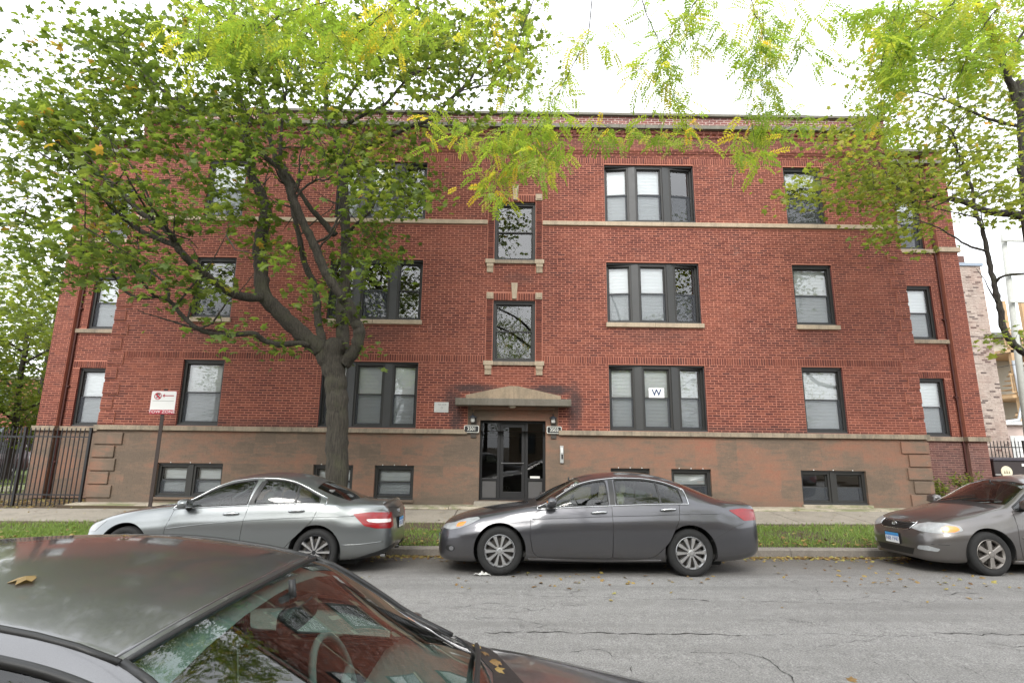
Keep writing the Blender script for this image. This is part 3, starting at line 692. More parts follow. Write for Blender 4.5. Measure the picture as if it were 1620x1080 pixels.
for r in BAS:
    window(r, YF, {'blind': (1 if r[0] < XC else (.0 if r[0] > XC+7 else .5))}, 'pair' if r[1]-r[0] > 1.3 else 'single')
    if r[1]-r[0] > 1.3 and r[0] > XC: MB().box((r[0]-.04, YF-.1, .34), (r[1]+.05, YF+.1, .43)).build('sill', MAPRON, BLD, bevel=.01)
    else: MB().box((r[0]-.02, YF-.05, .37), (r[1]+.02, YF+.1, .43)).build('sill', MPNT, BLD, bevel=.008)
    for k in range(3): MB().lathe([(0, -.012), (.012, -.008), (.014, 0)], 8, 1, (r[0]+(r[1]-r[0])*(.2+.3*k), YF-.004, r[3]+.012)).build('bolt', simple('bolt_white', (.6, .6, .58), .5), BLD)
# ---- entrance
y = YF+.16
mb = MB(); x0, x1, z0, z1 = DOOR
for a, b in ((x0, x0+.06), (x1-.06, x1), (x0+.46, x0+.53), (x1-.53, x1-.46)): mb.box((a, y, z0), (b, y+.1, z1))
for a, b in ((x0+.06, x0+.46), (x0+.53, x1-.53), (x1-.46, x1-.06)): mb.box((a, y+.002, z1-.07), (b, y+.098, z1-.001)); mb.box((a, y+.002, z0+.001), (b, y+.098, z0+.04))
for a, b in ((x0+.06, x0+.46), (x1-.46, x1-.06)): mb.box((a, y+.004, z0+.50), (b, y+.096, z0+.56)); mb.box((a, y+.04, z0+.04), (b, y+.07, z0+.5))
ent = mb.build('entrance', MBLACK, BLD, bevel=.004)
for a, b in ((x0+.06, x0+.46), (x1-.46, x1-.06)): MB().quad((a, y+.05, z0+.56), (b, y+.05, z0+.56), (b, y+.05, z1-.07), (a, y+.05, z1-.07)).build('pane', MDGLS, ent, fixn=False)
for a, b in ((x0+.06, x0+.46), (x1-.46, x1-.06)): MB().box((a+.02, y+.03, z0+.06), (b-.02, y+.042, z0+.48)).build('kick_panel', simple('kick_grey', (.07, .068, .068), .5), ent)
mb = MB(); a, b = x0+.535, x1-.535; c, d = z0+.045, z1-.075
mb.box((a, y+.02, c), (a+.09, y+.075, d)); mb.box((b-.09, y+.02, c), (b, y+.075, d)); mb.box((a+.09, y+.021, d-.1), (b-.09, y+.074, d)); mb.box((a+.09, y+.021, c), (b-.09, y+.074, c+.17))
dr = mb.build('door', MBLACK, BLD, bevel=.004)
MB().quad((a+.09, y+.05, c+.17), (b-.09, y+.05, c+.17), (b-.09, y+.05, d-.1), (a+.09, y+.05, d-.1)).build('pane', MDGLS, dr, fixn=False)
CHROME = simple('brushed_steel', (.5, .5, .5), .3, 1., .1)
mb = MB(); mb.tube([(a+.03, y-.02, c+.9), (b-.03, y-.02, c+.9)], .014, 8); mb.box((a+.03, y-.02, c+.885), (a+.05, y+.03, c+.915)); mb.box((b-.05, y-.02, c+.885), (b-.03, y+.03, c+.915)); mb.build('push_bar', simple('bar_grey', (.18, .18, .18), .4, .6), dr, smooth=False)
MB().box((x1-.40, y-.004, z0+.565), (x1-.14, y+.0, z0+.62)).build('sticker', simple('white_label', (.6, .6, .57), .6), ent)
MB().box((x0-.1, YF-.35, .3), (x1+.1, YF+.4, .425)).build('door_step', MCON, BLD, bevel=.012)
mb = MB(); mb.box((XC-1.5, YF-.47, 2.84), (XC+1.5, YF+.02, 3.02)); cn = mb.build('canopy', MCANO, BLD, bevel=.012)
mb = MB(); mb.prism([(XC-1.24, 3.02), (XC+1.24, 3.02), (XC+1.24, 3.11), (XC+.12, 3.355), (XC-.12, 3.355), (XC-1.24, 3.11)], 1, YF-.36, YF+.02); mb.build('pediment', m_stone('stained_pediment', (.22, .165, .11), (.33, .255, .175), .5), cn, bevel=.01)
mb = MB(); mb.box((XC-1.1, YF-.2, 2.76), (XC+1.1, YF+.01, 2.842)); mb.build('soffit_step', MPNT, cn)
MB().lathe([(0, -.05), (.06, -.045), (.09, -.02), (.095, 0)], 20, 2, (XC-.02, YF-.25, 2.84)).build('ceiling_lamp', simple('lamp_white', (.55, .5, .42), .4), cn, smooth=True)
# ---- wings
def wing(s):
    W = Bricks(); D = Bricks(); xa, xb = XC+s*10.6, XC+s*13.98; xa, xb = min(xa, xb), max(xa, xb)
    pil = (XC+s*13.42, XC+s*13.98); pil = (min(pil), max(pil)); wx = (XC+s*12.0, XC+s*13.12); wx = (min(wx), max(wx))
    hs = [(wx[0], wx[1], z0-(.0), z1) for z0, z1 in ((2.24, 3.99), (5.18, 6.92), (8.13, 9.9))]
    blk = [(pil[0], pil[1], 0, 12)]
    W.run(xa, xb, 2.235, 10.98, hs+blk+[(wx[0]-.2, wx[1]+.2, 3.99, 4.19), (wx[0]-.2, wx[1]+.2, 9.9, 10.1), (wx[0]-.3, wx[1]+.3, 5.05, 5.18), (xa, xb, 7.99, 8.1)], YW, seed=60+s)
    for z in (3.99, 9.9): W.soldier(wx[0]-.2, wx[1]+.2, z, z+.2, YW, .006, 61)
    W.run(pil[0], pil[1], 2.235, 10.98, [(xa, xb, 7.97, 8.12)], YW-.16, seed=65+s)
    W.run(xa, xb, 11.1, 11.4, [], YW-.02, seed=70)
    stuff(W.build('bricks', MBR, BLD))
    if s > 0:
        D.run(xa, xb, .28, 2.11, blk, YW, seed=66); D.run(pil[0], pil[1], .28, 2.11, [], YW-.16, seed=67); stuff(D.build('bricks', MDRK, BLD))
    else:
        D.run(xa, xb, .28, 2.11, blk, YW, -.0045, jt=.007, seed=66); D.run(pil[0], pil[1], .28, 2.11, [], YW-.16, -.0045, jt=.007, seed=67); stuff(D.build('painted_bricks', MPNT, BLD))
    holed('wall', xa, xb, 2.1, 11.4, YW, hs, MMOR, BLD, .24, MREV); holed('basement_wall', xa, xb, .2, 2.1, YW, [], MMORD if s > 0 else MPNT, BLD)
    mb = MB(); mb.box((pil[0], YW-.159, .2), (pil[1], YW, 2.1)); mb.build('pilaster', MMORD if s > 0 else MPNT, BLD); mb = MB(); mb.box((pil[0], YW-.159, 2.1), (pil[1], YW, 11.4)); mb.build('pilaster', MMOR, BLD)
    mb = MB(); e = XC+s*13.98; mb.quad((e+s*.004, YW-.16, .2), (e+s*.004, YF+DEP, .2), (e+s*.004, YF+DEP, 11.4), (e+s*.004, YW-.16, 11.4)); mb.build('side_wall', MSIDE, BLD, fixn=False)
    bb = MB(); bb.box((xa, YW-.08, 2.11), (pil[0] if s > 0 else xb, YW+.02, 2.235)) if s > 0 else bb.box((pil[1], YW-.08, 2.11), (xb, YW+.02, 2.235)); bb.build('belt_stone', MBELT, BLD, bevel=.006)
    MB().box((pil[0]-.06, YW-.25, 2.108), (pil[1]+.06, YW-.1, 2.238)).build('belt_stone', MBELT, BLD, bevel=.006)
    MB().box((pil[0]-.06, YW-.24, 7.97), (pil[1]+.06, YW-.1, 8.12)).build('band_stone', MSTONE, BLD, bevel=.006)
    MB().box((min(xa, wx[0]-.3) if s > 0 else pil[1], YW-.07, 7.985), (pil[0] if s > 0 else max(xb, wx[1]), YW+.02, 8.105)).build('band_stone', MSTONE, BLD, bevel=.006)
    MB().box((wx[0]-.28, YW-.075, 5.055), (wx[1]+.28, YW+.1, 5.175)).build('sill', MBELT, BLD, bevel=.006)
    MB().box((xa, YW-.26, 10.985), (xb+.1 if s > 0 else xb, YW+.02, 11.1)).build('cornice_stone', MCAP, BLD, bevel=.006); MB().box((xa-.08, YW-.25, 11.4), (xb+.08, YW+.3, 11.49)).build('coping', MCAP, BLD, bevel=.006)
    for h, st in zip(hs, ({'blind': 1}, {'blind': 1}, {'blind': .2})): window(h, YW, st)
    # room behind the wing windows
    mb = MB(); mb.quad((xa, YW+1.2, .3), (xb, YW+1.2, .3), (xb, YW+1.2, 11), (xa, YW+1.2, 11)); mb.build('interior', MDARKIN, BLD, fixn=False)
    px = XC+s*13.37
    mb = MB(); mb.tube([(px, YW-.06, .3), (px, YW-.04, 10.9)], .024, 10)
    for z in (1.2, 3.4, 5.8, 8.4): mb.box((px-.07, YW-.075, z), (px+.07, YW, z+.03))
    mb.build('drainpipe', simple('red_pipe', (.07, .02, .016), .7, 0, .2), BLD, smooth=False)
wing(1); wing(-1)
bpy.data.objects['rear_block'].data.transform(Matrix.Translation((0, 1.0, 0)))
# ================================================================= CARS
def pchip(tab):
    xs = [a for a, _ in tab]; ys = [b for _, b in tab]; n = len(xs); h = [xs[i+1]-xs[i] for i in range(n-1)]; d = [(ys[i+1]-ys[i])/h[i] for i in range(n-1)]
    m = [d[0]]+[0]*(n-2)+[d[-1]]
    for i in range(1, n-1):
        if d[i-1]*d[i] > 0: w1 = 2*h[i]+h[i-1]; w2 = h[i]+2*h[i-1]; m[i] = (w1+w2)/(w1/d[i-1]+w2/d[i])
    def f(x):
        if x <= xs[0]: return ys[0]
        if x >= xs[-1]: return ys[-1]
        i = 0
        while xs[i+1] < x: i += 1
        t = (x-xs[i])/h[i]; t2 = t*t; t3 = t2*t
        return ys[i]*(2*t3-3*t2+1)+h[i]*m[i]*(t3-2*t2+t)+ys[i+1]*(-2*t3+3*t2)+h[i]*m[i+1]*(t3-t2)
    return f
SED = dict(anch=[0, .95, 1.40, 2.16, 2.85, 3.80, 4.40, 4.862],
 top=[(0,.50),(.03,.60),(.1,.685),(.23,.755),(.46,.83),(.8,.90),(1.25,.965),(1.40,.99),(1.68,1.135),(1.95,1.275),(2.16,1.372),(2.5,1.437),(2.85,1.462),(3.19,1.45),(3.46,1.412),(3.80,1.31),(4.13,1.18),(4.40,1.075),(4.52,1.06),(4.72,1.05),(4.78,1.03),(4.82,.93),(4.855,.72),(4.862,.6)],
 edge=[(0,.48),(.1,.63),(.25,.70),(.5,.78),(.9,.855),(1.3,.92),(1.5,.95),(1.75,1.06),(1.95,1.18),(2.15,1.28),(2.4,1.338),(2.8,1.375),(3.1,1.37),(3.4,1.33),(3.65,1.25),(3.9,1.14),(4.15,1.05),(4.35,1.02),(4.6,1.005),(4.75,.985),(4.83,.85),(4.862,.58)],
 w5=[(0,.3),(.1,.55),(.25,.66),(.6,.735),(1.0,.77),(1.4,.785),(1.6,.765),(1.9,.685),(2.15,.625),(2.5,.6),(2.9,.59),(3.3,.58),(3.6,.595),(3.9,.65),(4.15,.70),(4.4,.72),(4.7,.68),(4.82,.6),(4.862,.35)],
 belt=[(0,.46),(.1,.6),(.3,.675),(.6,.75),(1.0,.825),(1.5,.905),(2.5,.965),(3.6,1.005),(4.2,.995),(4.6,.965),(4.8,.9),(4.862,.56)],
 wmax=[(0,.32),(.02,.46),(.06,.58),(.12,.68),(.22,.77),(.4,.85),(.7,.90),(1.1,.918),(2.4,.922),(3.6,.92),(4.1,.905),(4.4,.875),(4.6,.83),(4.72,.77),(4.8,.69),(4.845,.57),(4.862,.4)],
 bot=[(0,.34),(.03,.22),(.1,.18),(.4,.165),(.8,.18),(1.4,.19),(3.4,.19),(4.2,.21),(4.6,.25),(4.78,.30),(4.85,.4),(4.862,.45)])
def inpoly(p, poly):
    x, y = p; c = False; n = len(poly)
    for i in range(n):
        (x1, y1), (x2, y2) = poly[i], poly[i-1]
        if (y1 > y) != (y2 > y) and x < (x2-x1)*(y-y1)/(y2-y1)+x1: c = not c
    return c
def smoothpoly(poly, r=.03, n=3):
    """round the corners of a closed polygon"""
    out = []; N = len(poly)
    for i in range(N):
        a, b, c = Vector(poly[i-1]), Vector(poly[i]), Vector(poly[(i+1) % N])
        k = min(r, (a-b).length*.45, (c-b).length*.45); p, q = b+(a-b).normalized()*k, b+(c-b).normalized()*k
        for j in range(n+1):
            t = j/n; out.append(tuple(p*(1-t)**2+b*2*t*(1-t)+q*t*t))
    return out
def m_paint(name, base, rough=.32, dust=.0, metal=.75):
    t = NT(name); p = t.obj(); fl = t.noise(p, 900, 1); c = t.mix(fl, tuple(x*.75 for x in base), tuple(min(1, x*1.25) for x in base))
    d = t.noise(p, 3.5, 6, .7); c2 = t.mix(t.math('MULTIPLY', d, dust), c, (.2, .185, .165))
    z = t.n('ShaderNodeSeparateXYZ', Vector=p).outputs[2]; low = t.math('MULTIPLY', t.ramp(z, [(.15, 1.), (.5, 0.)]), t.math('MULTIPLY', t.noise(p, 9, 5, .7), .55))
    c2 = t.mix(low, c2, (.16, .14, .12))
    cr = t.math('ADD', .04, t.math('MULTIPLY', t.noise(p, 26, 4, .7), .06+.14*dust)); orange = t.bump(t.noise(p, 2.2, 2), .03, .05)
    return t.done(t.pbsdf(c2, rough, metal, orange, Coat__Weight=1.0, Coat__Roughness=cr, Coat__IOR=1.5))
MRUB = simple('tyre_rubber', (.012, .012, .012), .88, 0, .3, 8, .2); MTRIM = simple('black_trim', (.012, .012, .012), .45, 0, .2, 8); MLINER = simple('wheel_liner', (.008, .008, .008), .9)
MCHR = simple('car_chrome', (.62, .63, .64), .14, 1., .06, 4)
MALLOY = simple('alloy', (.52, .52, .52), .33, .9, .08, 12); MALLOYD = simple('dark_alloy', (.022, .022, .024), .35, .3, .2, 8); MALLOYB = simple('brown_dust_alloy', (.27, .25, .23), .42, .8, .15, 10)
MCGLS = glass_mat('car_glass', (.52, .60, .55), 1.35, 0, 1.5, 0, .06); MWSH = glass_mat('windscreen_glass', (.66, .86, .80), 1.5, 0, 1.5, 0, .12)
MCGLD = glass_mat('dark_car_glass', (.22, .25, .24), 1.6, 0, 1.5, 0, .05)
MINT = simple('dark_cabin', (.03, .029, .028), .85, 0, .2, 9, .2); MSEAT = simple('grey_seat', (.11, .108, .105), .9, 0, .2, 14, .2); MBEIGE = simple('beige_cabin', (.30, .27, .22), .85, 0, .1, 12)
def m_light(name, col, em=0., rough=.12, sc=70):
    t = NT(name); p = t.obj(); wv = t.n('ShaderNodeTexWave', Vector=t.map(p, (0, 0, 1)), Scale=sc, Distortion=0.).outputs[0]
    c = t.mix(t.math('MULTIPLY', wv, .35), col, tuple(x*.35 for x in col)); n = t.noise(p, 14, 2); c = t.mix(t.math('MULTIPLY', t.ramp(n, [(.45, 0.), (.6, 1.)]), .3), c, tuple(min(1, x*1.7) for x in col))
    return t.done(t.pbsdf(c, .3, .0, t.bump(wv, .25, .003), Coat__Weight=.45, Coat__Roughness=.03))
MRED = m_light('red_lens', (.2, .002, .005)); MAMB = m_light('amber_lens', (.75, .22, .03)); MHEAD = m_light('clear_lamp', (.25, .26, .265), sc=22); MWHT = m_light('white_lens', (.6, .55, .53)); MSMOKE = m_light('smoked_lamp', (.10, .10, .105), sc=16)
class Car:
    def __init__(s, name, label, L, W, H, anch, paint, zadj=0, nosedrop=0., group='cars parked along the kerbs', edge_up=0.):
        s.root = thing(name, label, 'car', (0, 0, 0), group); del s.root['_loc']
        s.L, s.paint = L, paint; A = SED['anch']; s.hw = W/2; kz = H/1.462; kw = (W/2)/.922
        def ws(x):
            for i in range(len(A)-1):
                if x <= A[i+1]+1e-9: return anch[i]+(anch[i+1]-anch[i])*(x-A[i])/(A[i+1]-A[i])
            return anch[-1]+(x-A[-1])
        s.warp = ws; f = {}
        for k in ('top', 'edge', 'w5', 'belt', 'wmax', 'bot'):
            f[k] = pchip([(ws(a), b*(kw if k[0] == 'w' else kz)) for a, b in SED[k]])
        if edge_up:
            e0 = f['edge']; xa, xb = ws(1.9), ws(3.7); f['edge'] = lambda x: e0(x)+edge_up*max(0, min(1, (x-xa)/.3+.3, (xb-x)/.3+.3))
        s.f = f; s.mirror_objs = []
        ss = [0, .008, .02, .04, .065, .095, .13, .17, .22, .28, .34]; x = .40
        while x < L-.36: ss.append(x); x += .055
        ss += [L-q for q in (.34, .28, .22, .17, .13, .095, .065, .04, .02, .008, 0)]
        rows = []; s.NB = 5; WP = [(0, .86), (.05, .925), (.12, .958), (.3, .985), (.5, 1.0), (.66, 1.002), (.74, .992), (.80, .978), (.9, .957), (1, .925)]; wp = pchip(WP)
        QS_ = [0, .03, .07, .12, .2, .3, .4, .5, .58, .65, .70, .74, .77, .80, .85, .9, .95, 1.0]
        for x in ss:
            zb, zt, w = f['bot'](x), f['top'](x), f['wmax'](x); w5 = min(f['w5'](x), w*.9); zs = f['belt'](x); z5 = f['edge'](x)
            zs = min(zs, zb+(zt-zb)*.82); z5 = min(max(z5, zs+.02), zt-.02*(zt-zb)); row = []; band = []
            for k in range(s.NB): row.append((w*.86*k/s.NB, zb)); band.append(0)
            for q in QS_:
                row.append((w*wp(q), zb+(zs-zb)*q)); band.append(1)
            ws_ = w*.925
            for k in range(1, 9):
                t = k/8; bul = .045*math.sin(math.pi*t)*min(1, (z5-zs)/.3); row.append((ws_+(w5-ws_)*t+bul, zs+(z5-zs)*t)); band.append(2)
            for k in range(1, 13):
                t = 1-k/12; row.append((w5*t, z5+(zt-z5)*(1-t**2.25))); band.append(3)
            rows.append([(x, y, z) for y, z in row])
        n = len(rows[0]); bm = bmesh.new(); bl = bm.faces.layers.int.new('band'); pl = bm.faces.layers.int.new('panel')
        vv = [[bm.verts.new(p) for p in r] for r in rows]
        for i in range(len(rows)-1):
            for j in range(n-1):
                try: fc = bm.faces.new((vv[i][j], vv[i][j+1], vv[i+1][j+1], vv[i+1][j])); fc[bl] = band[j+1] if j >= s.NB-1 else 0
                except ValueError: pass
        for r, b in ((vv[0], 4), (vv[-1], 5)):
            fc = bm.faces.new(r); fc[bl] = b
        bmesh.ops.recalc_face_normals(bm, faces=bm.faces)
        s.bm, s.bl, s.pl = bm, bl, pl
        # full reference for normals and projection
        b2 = bm.copy(); geo = bmesh.ops.duplicate(b2, geom=list(b2.faces)+list(b2.edges)+list(b2.verts)); nv = [g for g in geo['geom'] if isinstance(g, bmesh.types.BMVert)]
        for v in nv: v.co.y = -v.co.y
        bmesh.ops.reverse_faces(b2, faces=[g for g in geo['geom'] if isinstance(g, bmesh.types.BMFace)])
        bmesh.ops.remove_doubles(b2, verts=b2.verts, dist=1e-5); bmesh.ops.recalc_face_normals(b2, faces=b2.faces); bmesh.ops.triangulate(b2, faces=b2.faces)
        cen = sum(((fc.calc_center_median()-Vector((L/2, 0, .7))).dot(fc.normal)*fc.calc_area() for fc in b2.faces))
        if cen < 0: bmesh.ops.reverse_faces(b2, faces=b2.faces)
        b2.normal_update(); b2.verts.ensure_lookup_table(); b2.faces.ensure_lookup_table()
        s.rv = [v.co.copy() for v in b2.verts]; s.rn = [v.normal.copy() for v in b2.verts]; s.rf = [tuple(v.index for v in fc.verts) for fc in b2.faces]
        s.bvh = BVHTree.FromPolygons(s.rv, s.rf); b2.free(); s.nid = 1; s.panels = {}
    def nrm(s, p):
        co, no, i, d = s.bvh.find_nearest(p)
        a, b, c = s.rf[i]; wts = geometry.barycentric_transform(co, s.rv[a], s.rv[b], s.rv[c], Vector((1, 0, 0)), Vector((0, 1, 0)), Vector((0, 0, 1)))
        n = s.rn[a]*wts[0]+s.rn[b]*wts[1]+s.rn[c]*wts[2]; return n.normalized() if n.length > 1e-6 else no
    def side(s, x, z, sg=-1):
        h = s.bvh.ray_cast(Vector((x, 3*sg, z)), Vector((0, -sg, 0))); return (h[0], s.nrm(h[0])) if h[0] else (Vector((x, s.hw*sg, z)), Vector((0, sg, 0)))
    def ontop(s, x, y):
        h = s.bvh.ray_cast(Vector((x, y, 4)), Vector((0, 0, -1))); return h[0], s.nrm(h[0])
    def end(s, y, z, rear=False):
        h = s.bvh.ray_cast(Vector((s.L+3 if rear else -3, y, z)), Vector((-1 if rear else 1, 0, 0))); return (h[0], s.nrm(h[0])) if h[0] else (None, None)
    def knife(s, poly, ax, bands, key):
        """cut the half shell along a polygon seen along one axis; faces inside go to panel key"""
        bm, bl, pl = s.bm, s.bl, s.pl; bs = set(bands); a0, a1 = ax; N = len(poly)
        for i in range(N):
            p, q = poly[i], poly[(i+1) % N]
            lo = (min(p[0], q[0])-.012, min(p[1], q[1])-.012); hi = (max(p[0], q[0])+.012, max(p[1], q[1])+.012); fs = []
            for f in bm.faces:
                if f[bl] not in bs: continue
                us = [v.co[a0] for v in f.verts]; vs = [v.co[a1] for v in f.verts]
                if max(us) < lo[0] or min(us) > hi[0] or max(vs) < lo[1] or min(vs) > hi[1]: continue
                fs.append(f)
            if not fs: continue
            no = Vector((0, 0, 0)); no[a0] = q[1]-p[1]; no[a1] = -(q[0]-p[0])
            if no.length < 1e-7: continue
            co = Vector((0, 0, 0)); co[a0], co[a1] = p
            ed = list({e for f in fs for e in f.edges}); vt = list({v for f in fs for v in f.verts})
            bmesh.ops.bisect_plane(bm, geom=fs+ed+vt, dist=1e-5, plane_co=co, plane_no=no)
        pid = s.panels.setdefault(key, s.nid); s.nid = max(s.nid, pid+1)
        for f in bm.faces:
            if f[bl] in bs:
                c = f.calc_center_median()
                if inpoly((c[a0], c[a1]), poly): f[pl] = pid
    def emit(s, key, name, mat, parent=None, both=False, gap=.0, inset=0., sides=(-1, 1), flange=True):
        """turn a panel into objects: mirrored into one mesh (both) or one per side"""
        pid = 0 if key is None else s.panels[key]; fs = [f for f in s.bm.faces if f[s.pl] == pid]
        idx = {}; V = []; F = []; Nn = []
        for f in fs:
            t = []
            for v in f.verts:
                if v.index not in idx or True:
                    k = v
                if k not in idx: idx[k] = len(V); V.append(v.co.copy())
                t.append(idx[k])
            F.append(t)
        N = [s.nrm(p) for p in V]
        ec = {}
        for f in F:
            for a, b in zip(f, f[1:]+f[:1]): e = (min(a, b), max(a, b)); ec.setdefault(e, []).append((f, a, b))
        bd = [(e, r[0]) for e, r in ec.items() if len(r) == 1 and not (both and abs(V[e[0]].y) < 1e-4 and abs(V[e[1]].y) < 1e-4)]
        if gap:
            mv = {}
            for e, (f, a, b) in bd:
                cen = sum((V[i] for i in f), Vector())/len(f); d = (V[b]-V[a]);
                if d.length < 1e-7: continue
                d.normalize(); n = N[a]; inw = n.cross(d); m = (V[a]+V[b])/2
                if inw.dot(cen-m) < 0: inw = -inw
                for i in (a, b): mv.setdefault(i, []).append(inw)
            for i, L_ in mv.items():
                d = sum(L_, Vector())
                if d.length > .2:
                    if both and abs(V[i].y) < 1e-4: d.y = 0
                    V[i] = V[i]+d.normalized()*gap
        if inset: V = [p-n*inset for p, n in zip(V, N)]
        obs = []
        variants = [(-1, 1)] if both else [(q,) for q in sides]
        for var in variants:
            vs = []; fcs = []; ns = []; nm = 0
            for sg in var:
                b = len(vs); vs += [(p.x, p.y*sg, p.z) for p in V]; ns += [(n.x, n.y*sg, n.z) for n in N]
                fcs += [[b+i for i in (f if sg > 0 else f[::-1])] for f in F]
            if flange and gap:
                for sg in var:
                    for e, (f, a, b) in bd:
                        q = [V[a], V[b], V[b]-N[b]*.02, V[a]-N[a]*.02]; k = len(vs)
                        vs += [(p.x, p.y*sg, p.z) for p in q]; d = (V[b]-V[a]).cross(N[a]); d = d.normalized() if d.length > 1e-9 else N[a]
                        ns += [(d.x, d.y*sg, d.z)]*4; fcs.append([k, k+1, k+2, k+3])
            me = bpy.data.meshes.new(name); me.from_pydata(vs, [], fcs); me.materials.append(mat)
            me.polygons.foreach_set('use_smooth', [True]*len(me.polygons))
            # orient faces with their normals
            bm2 = bmesh.new(); bm2.from_mesh(me); bm2.verts.ensure_lookup_table()
            fl = [f for f in bm2.faces if f.normal.dot(sum((Vector(ns[v.index]) for v in f.verts), Vector())) < 0]
            bmesh.ops.reverse_faces(bm2, faces=fl); bm2.to_mesh(me); bm2.free(); me.update()
            me.normals_split_custom_set_from_vertices(ns)
            o = bpy.data.objects.new(name, me); COL.objects.link(o); o.parent = parent if parent is not None else s.root; obs.append(o)
        return obs
    def strip(s, poly, r, mat, name, sides=(-1, 1), closed=True, off=.002, parent=None, flat=1.0):
        for sg in sides:
            P = []; pts = poly+[poly[0]] if closed else poly
            for a, b in zip(pts, pts[1:]):
                n = max(1, int(math.hypot(a[0]-b[0], a[1]-b[1])/.06))
                for i in range(n):
                    x, z = a[0]+(b[0]-a[0])*i/n, a[1]+(b[1]-a[1])*i/n; h, nn = s.side(x, z, sg); P.append(h+nn*off)
            x, z = pts[-1]; h, nn = s.side(x, z, sg); P.append(h+nn*off)
            MB().tube(P, r, 6).build(name, mat, parent or s.root, smooth=True)
    def patch(s, poly, view, mat, name, off=.004, parent=None, n=10, sg=-1):
        """small proud plate following the body: polygon in side (x,z), front/rear (y,z) or top (x,y) view"""
        us = [p[0] for p in poly]; vs = [p[1] for p in poly]; bm = bmesh.new()
        g = bmesh.ops.create_grid(bm, x_segments=n, y_segments=n, size=.5)['verts']
        u0, u1, v0, v1 = min(us), max(us), min(vs), max(vs)
        for v in bm.verts: v.co = Vector((u0+(v.co.x+.5)*(u1-u0), v0+(v.co.y+.5)*(v1-v0), 0))
        N = len(poly)
        for i in range(N):
            p, q = poly[i], poly[(i+1) % N]; no = Vector((q[1]-p[1], -(q[0]-p[0]), 0))
            if no.length > 1e-7: bmesh.ops.bisect_plane(bm, geom=list(bm.faces)+list(bm.edges)+list(bm.verts), dist=1e-6, plane_co=Vector((p[0], p[1], 0)), plane_no=no)
        bmesh.ops.delete(bm, geom=[f for f in bm.faces if not inpoly(f.calc_center_median().xy, poly)], context='FACES')
        ok = True; ns = {}
        for v in bm.verts:
            a, b = v.co.x, v.co.y
            if view == 'side': h, nn = s.side(a, b, sg)
            elif view == 'top': h, nn = s.ontop(a, b)
            else: h, nn = s.end(a, b, view == 'rear')
            if h is None: h, nn = Vector((s.L if view == 'rear' else 0, a, b)), Vector((1 if view == 'rear' else -1, 0, 0))
            v.co = h+nn*off; ns[v.index] = nn
        bmesh.ops.recalc_face_normals(bm, faces=bm.faces)
        ex = bmesh.ops.extrude_face_region(bm, geom=list(bm.faces)); vv = [e for e in ex['geom'] if isinstance(e, bmesh.types.BMVert)]
        cen = sum((v.co for v in vv), Vector())/max(1, len(vv)); nn = s.nrm(cen)
        for v in vv: v.co = v.co-nn*(off+.012)
        bmesh.ops.recalc_face_normals(bm, faces=bm.faces)
        me = bpy.data.meshes.new(name); bm.to_mesh(me); bm.free(); me.materials.append(mat)
        me.polygons.foreach_set('use_smooth', [True]*len(me.polygons)); me.set_sharp_from_angle(angle=R_(35))
        o = bpy.data.objects.new(name, me); COL.objects.link(o); o.parent = parent or s.root; return o
def ell(cx, cz, rx, rz, n=20, e=2.0):
    out = []
    for i in range(n):
        a = 2*math.pi*i/n; c, q = math.cos(a), math.sin(a); out.append((cx+rx*math.copysign(abs(c)**(2/e), c), cz+rz*math.copysign(abs(q)**(2/e), q)))
    return out
def rbox(mb, c, sz, k=.35, m=0, n=2):
    """soft box: a subdivided cube pulled towards a superellipsoid"""
    bm = bmesh.new(); bmesh.ops.create_cube(bm, size=2); bmesh.ops.subdivide_edges(bm, edges=bm.edges, cuts=3, use_grid_fill=True)
    for v in bm.verts:
        p = v.co; q = Vector([math.copysign(abs(x)**1.0, x) for x in p]); r = (abs(p.x)**5+abs(p.y)**5+abs(p.z)**5)**.2; v.co = q/r
    bm.verts.index_update(); mb.add([(c[0]+v.co.x*sz[0]/2, c[1]+v.co.y*sz[1]/2, c[2]+v.co.z*sz[2]/2) for v in bm.verts], [[v.index for v in f.verts] for f in bm.faces], m); bm.free()
